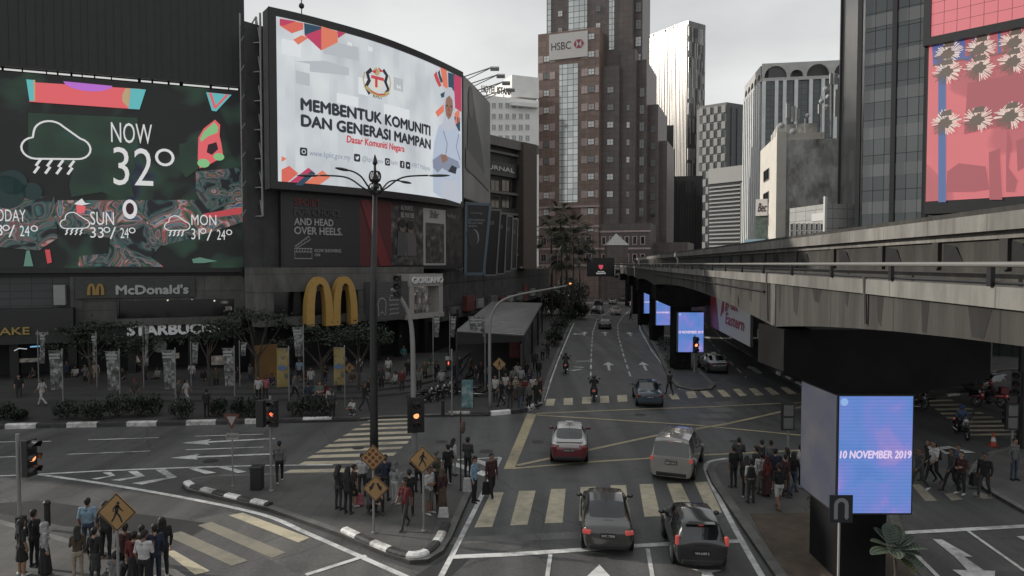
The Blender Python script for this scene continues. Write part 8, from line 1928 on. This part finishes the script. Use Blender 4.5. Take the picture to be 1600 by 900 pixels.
crowd('''
35|899|skirt|150|black|black-|long|long haired woman in black with knee skirt at the picture's left edge
54|886|stand|170|black*|black|short|tall person in black next to the grey pole
71|901|robe|130|pale grey*|black|veil:pale grey|woman in pale grey with matching headscarf beside the tall one in black
122|908|phone2|210|brown*|beige|long|long haired woman in brown top raising a phone
138|862|stand|190|light blue|denim|short|tall person in light blue shirt, rear of the near left corner crowd
149|914|skirt|180|black*|charcoal|bun|woman in black with patterned bag below the amber sign
166|872|stand|175|charcoal|black|short|person in charcoal tee half behind the amber sign
197|913|fold|200|maroon|black|short|person in maroon just right of the amber sign post
211|919|dress|190|red|black|bun|woman in red top near the pavement edge
223|912|stand|200|brown*|charcoal|short|person in brown shirt between the red and the white tops
226|924|phone|170|white|black|short|person in white shirt at the pavement edge
243|914|stand|215|navy*|navy|short|person in navy jacket at the right end of the near corner crowd
254|903|stand|225|black*|black|long|long haired person in black beside the navy jacket
178|921|squat|180|grey|charcoal|short|person bending low beside the sign post on the near corner
''', 'people waiting on the near left corner')
crowd('''
774|627|stand|330|white|charcoal|short|person in white under the small amber figure sign
783|634|walk|300|black|black|short|person in black left of the street corner sign pole
790|622|stand|20|white|denim|long|person in white tee and jeans right of the street corner sign
797|637|phone|340|black*|charcoal|short|person in black looking at a phone near the corner kerb
806|628|dress|10|beige|brown|veil:beige|woman in beige headscarf among the street corner crowd
813|641|carry|0|charcoal*|denim|tail|person in charcoal nearest to the corner kerb stones
820|630|stand|190|red|black|short|person in red tee within the street corner crowd
826|639|hip|40|grey*|black|short|person in grey with hand on hip at the street corner
833|626|stand|20|white*|black|short|person in white shirt at the rear of the corner crowd
838|637|walk2|30|black|black|bun|person in black stepping to the kerb at the crossing's left end
844|630|stand|60|maroon|charcoal|short|person in maroon at the left end of the far crossing
802|612|walk|180|grey|black|short|person in grey walking away along the pavilion
814|610|stand|350|pale grey|denim|long|person in pale grey beside the pavilion's red poster
829|612|phone2|330|navy*|black|long|woman in navy with phone between pavilion and kerb
842|596|walk|350|black*|charcoal|short|person in black walking down the narrow left pavement
856|560|walk2|0|charcoal|black|short|lone distant person on the narrow left pavement
''', 'people at the street corner')
crowd('''
66|634|walk|270|white|white|short|walker all in white on the plaza, near the shrubs' left end
211|634|stand|0|plaid|grey|cap:red|child in patterned clothes and red cap behind the shrubs
279|634|walk|90|grey|charcoal|short|stroller in grey behind the couple's lady in white
291|633|walk2|95|white|white|long|woman in white striding beside the stroller in grey
323|652|stand|180|black|black|short|person in black holding something pale near the kerb
150|600|stand|20|beige*|beige|short|person in beige under the tree at the coffee shop's left end
118|598|sit|10|white|charcoal|short|person in white seated between the first two banners
247|601|sit|340|pale grey|black|long|person seated before the coffee roundel
300|602|phone|10|white|denim|short|person in white and jeans under the last coffee letters
404|628|stand|0|white|black|bun|person in white above the red arrow signal
415|626|stand|30|pink|charcoal|long|person in pink beside the yellow banner's left edge
460|625|walk|80|grey*|black|short|person in grey passing under the golden arch flag
486|612|stand|20|white|denim|short|person in white tee midway between the yellow banners
498|628|sit|0|teal|black|long|person in teal seated between the yellow banners
508|630|sit|20|red*|maroon|veil:maroon|person in red headscarf seated beside the teal one
516|636|sit|350|white*|grey|short|person in white seated below the second yellow banner
490|655|stand|170|black*|black|short|person in black standing at the kerb under the yellow banners
519|655|stand|190|charcoal|black|tail|person in charcoal at the kerb, below the second yellow banner
553|648|squat|330|white|grey|short|person in white squatting near the plaza kerb
570|642|walk|60|black*|charcoal|short|person in black walking just left of the tall black lamp
582|604|sit|10|grey|denim|short|person in grey seated on the steps behind the tall lamp
607|592|stand|0|white|charcoal|short|person in white on the upper steps right of the tall lamp
618|607|sit|320|white*|grey|long|person in white seated on the steps near the curved mast
628|614|stand|30|red*|charcoal|short|person in dark red standing on the steps by the curved mast
631|570|hip|0|teal|denim|short|person in teal with hand on hip before the shop front
655|614|stand|340|grey|black|short|person in grey between the curved mast and the parked motorcycles
674|578|sit|0|green|black|long|person in green seated beyond the parked motorcycles
690|614|stand|20|pale grey|navy|short|person in pale grey by the pedestrian light
710|600|walk|60|navy*|black|short|person in navy walking behind the teal poster
745|606|stand|300|black|denim|long|person in black below the broad grey flag
541|592|stand|10|maroon|black|short|person in maroon behind the small orange diamond
562|590|phone|350|white|black|bun|person in white under the low tree right of the arch
440|600|sit|0|charcoal|denim|short|person in charcoal seated by the dull orange wall
468|596|stand|0|light blue|black|short|person in light blue under the golden arch
356|600|sit|20|brown|black|veil:pale grey|person in pale headscarf seated behind the fourth banner
30|625|stand|20|black|charcoal|short|person in black at the dim yellow shop front
52|600|sit|0|charcoal|black|long|seated person in charcoal under the pale blue neon strip
105|600|stand|30|navy*|black|short|person in navy behind the first grey banner
134|606|phone|350|grey|black|short|person in grey with phone under the leftmost tree
192|602|sit|10|black|denim|short|person in black seated beyond the second banner
228|604|stand|340|charcoal|navy|short|person in charcoal by the slim flag under the coffee roundel
268|604|stand|0|brown|black|long|person in brown behind the third banner
318|604|sit|30|black*|charcoal|long|person all dark seated under the coffee lettering's end
338|612|stand|10|olive*|black|short|person in olive left of the fourth banner
372|608|phone2|0|black|black|long|woman in black with phone right of the fourth banner
392|604|stand|330|grey*|denim|short|person in grey jacket before the dull orange wall
425|612|sit|0|navy|black|short|person in navy seated behind the first yellow banner
452|612|stand|20|charcoal*|black|short|person in charcoal jacket just right of the first yellow banner
476|606|sit|340|maroon|black|long|person in maroon seated under the golden arch
482|640|stand|160|navy*|charcoal|short|person in navy facing away under the yellow banners
500|640|fold|10|grey|black|short|person in grey with folded arms under the yellow banners
508|606|phone|0|black|denim|short|person in black with phone behind the seated group
530|618|stand|340|charcoal|black|bun|person in charcoal right at the second yellow banner pole
551|606|sit|10|brown*|black|short|person in brown seated by the small orange diamond
576|620|sit|20|black|charcoal|short|person in black seated just left of the tall lamp
596|612|stand|350|charcoal*|black|long|person in charcoal on the steps right of the tall lamp
604|604|sit|0|pale grey|black|short|person in pale grey seated on the steps right of the tall lamp
638|596|stand|20|black|navy|short|person in black tee before the shop front, upper steps
648|586|sit|350|plaid*|black|short|person in checked shirt seated below the pale shop
664|598|stand|0|olive|black|short|person in olive behind the parked motorcycles
682|598|phone|10|black*|charcoal|short|person in black with phone behind the parked motorcycles
700|584|stand|330|white|black|long|person in white under the twin grey flags
718|590|stand|20|charcoal|denim|short|person in charcoal by the second grey flag pole
735|592|walk|70|brown*|black|short|person in brown walking under the broad grey flag
752|600|stand|350|black|black|bun|person in black beside the lone parked motorcycle
765|604|walk|20|grey*|navy|short|person in grey jacket behind the slender mast
788|606|stand|0|black*|black|short|dark clad person at the pavilion front
809|602|stand|340|white|charcoal|short|person in white shirt beside the pavilion's near post
822|600|walk2|10|black|denim|long|person in black tee walking between pavilion and kerb
836|580|walk|0|charcoal*|black|short|person in charcoal midway along the pavilion
848|566|walk2|180|grey|black|short|distant person in grey walking away beside the pavilion
''', 'people on the plaza')
person(1046, 617, 'walk', 200, 'charcoal*', 'black', 'short', 'lone person in charcoal crossing beside the median kerb', z=.01)
person(985.5, 501, 'walk', 250, 'black*', 'black', 'short', 'tiny distant person crossing the main street before the white cars', z=.01)
HV = [('black*', 'black', 'helmet:black', 'rider in black on the motorcycle at the far crossing'), ('charcoal*', 'black', 'helmet:black', 'rider on the dark red scooter'), ('brown*', 'charcoal', 'helmet:black', 'rider in brown behind the large near screen'), ('blue*', 'black', 'helmet:blue', 'rider in blue helmet on the sport motorcycle'), ('maroon*', 'black', 'helmet:red', 'rider in maroon on the red delivery motorcycle')]
for (x, y, h_, c_, lab, bx_), (t_, b_, hr, lb) in zip(BIKES, HV):
    c = G(x, y, .012); d = Matrix.Rotation(R(-h_), 3, 'Z') @ Vector((0, -.22, 0)); person(0, 0, 'ride', 180 - h_, t_, b_, hr, lb, 'motorcycle riders', at_=c + d)
# bags and luggage
def bag(px, py, size, col, label, name='bag', z=.13, lift=0.0, at_=None, wheels=False, rz=0):
    c = G(px, py, z) if at_ is None else Vector(at_); c.z += lift; k = thing(name, c, label, 'bag', None, R(rz)); Mx = wm(k); m = MB(); w_, d_, h_ = size
    m.add([(x * (1 - .25 * zz), y * (1 - .35 * zz), .0 + h_ * zz) for zz in (0, .5, 1) for x, y in ((-w_ / 2, -d_ / 2), (w_ / 2, -d_ / 2), (w_ / 2, d_ / 2), (-w_ / 2, d_ / 2))], [(0, 3, 2, 1), (8, 9, 10, 11)] + [(r * 4 + j, r * 4 + (j + 1) % 4, r * 4 + 4 + (j + 1) % 4, r * 4 + 4 + j) for r in (0, 1) for j in range(4)])
    m.v = [Mx @ p for p in m.v]; m.build('body', cloth(col), k, bevel=.025); m = MB(); m.tube([(-w_ * .22, 0, h_ - .01), (-w_ * .18, 0, h_ + .13), (w_ * .18, 0, h_ + .13), (w_ * .22, 0, h_ - .01)], .012, 6); m.v = [Mx @ p for p in m.v]; m.build('handle', cloth('black'), k)
    if wheels: m = MB(); [m.ell((s_ * w_ * .35, 0, .03), .035, 8, 6) for s_ in (-1, 1)]; m.v = [Mx @ p for p in m.v]; m.build('wheel', cloth('black'), k)
bag(561, 790, (.36, .2, .42), 'pink', 'pink shopping bag beside the woman in maroon on the island', lift=.05); bag(730, 768, (.36, .24, .55), 'white', 'small white suitcase beside the person in light blue shirt', 'suitcase', wheels=True); bag(693, 808, (.4, .2, .36), 'white', 'white plastic bag at the feet of the woman in brown robe')
bag(761, 777, (.42, .2, .5), 'black', 'black bag carried onto the crossing by the person in dark red', lift=.12, z=0); bag(1524, 764, (.42, .3, .52), 'black', 'dark sack carried by the last person on the right zebra', 'sack', z=0, lift=.15); bag(1503, 770, (.12, .1, .3), 'beige', 'yellowish bottle bag carried across the right zebra', z=0, lift=.85)
bag(172, 918, (.5, .3, .42), 'plaid', 'patterned bag standing by the amber sign post', lift=.0); bag(1173.5, 788, (.3, .16, .42), 'black', 'black backpack on the youth in white shirt', 'backpack', lift=1.0); bag(1464, 755.5, (.3, .18, .44), 'black', 'dark backpack worn over the white tee on the right zebra', 'backpack', z=0, lift=1.0)
# pushchair on the right island
b_ = G(1238, 752, .13); k = thing('pushchair', b_, 'dark folded pushchair beside the large blue screen', 'pushchair'); m = MB(); m.tube([b_ + Vector((-.3, 0, .1)), b_ + Vector((.2, 0, .6)), b_ + Vector((.45, 0, .95))], .018, 6); m.tube([b_ + Vector((.3, .1, .1)), b_ + Vector((-.05, .1, .6))], .018, 6); m.build('frame', M['steel'], k); m = MB(); m.ell(b_ + Vector((-.05, .05, .55)), (.26, .2, .2), 10, 8); m.build('seat', cloth('charcoal'), k)
for dx in (-.3, .3): m = MB(); m.tube([b_ + Vector((dx + .08 * math.cos(a * .63), .05, .1 + .08 * math.sin(a * .63))) for a in range(11)], .02, 5); m.build('wheel', tyre_m, k)
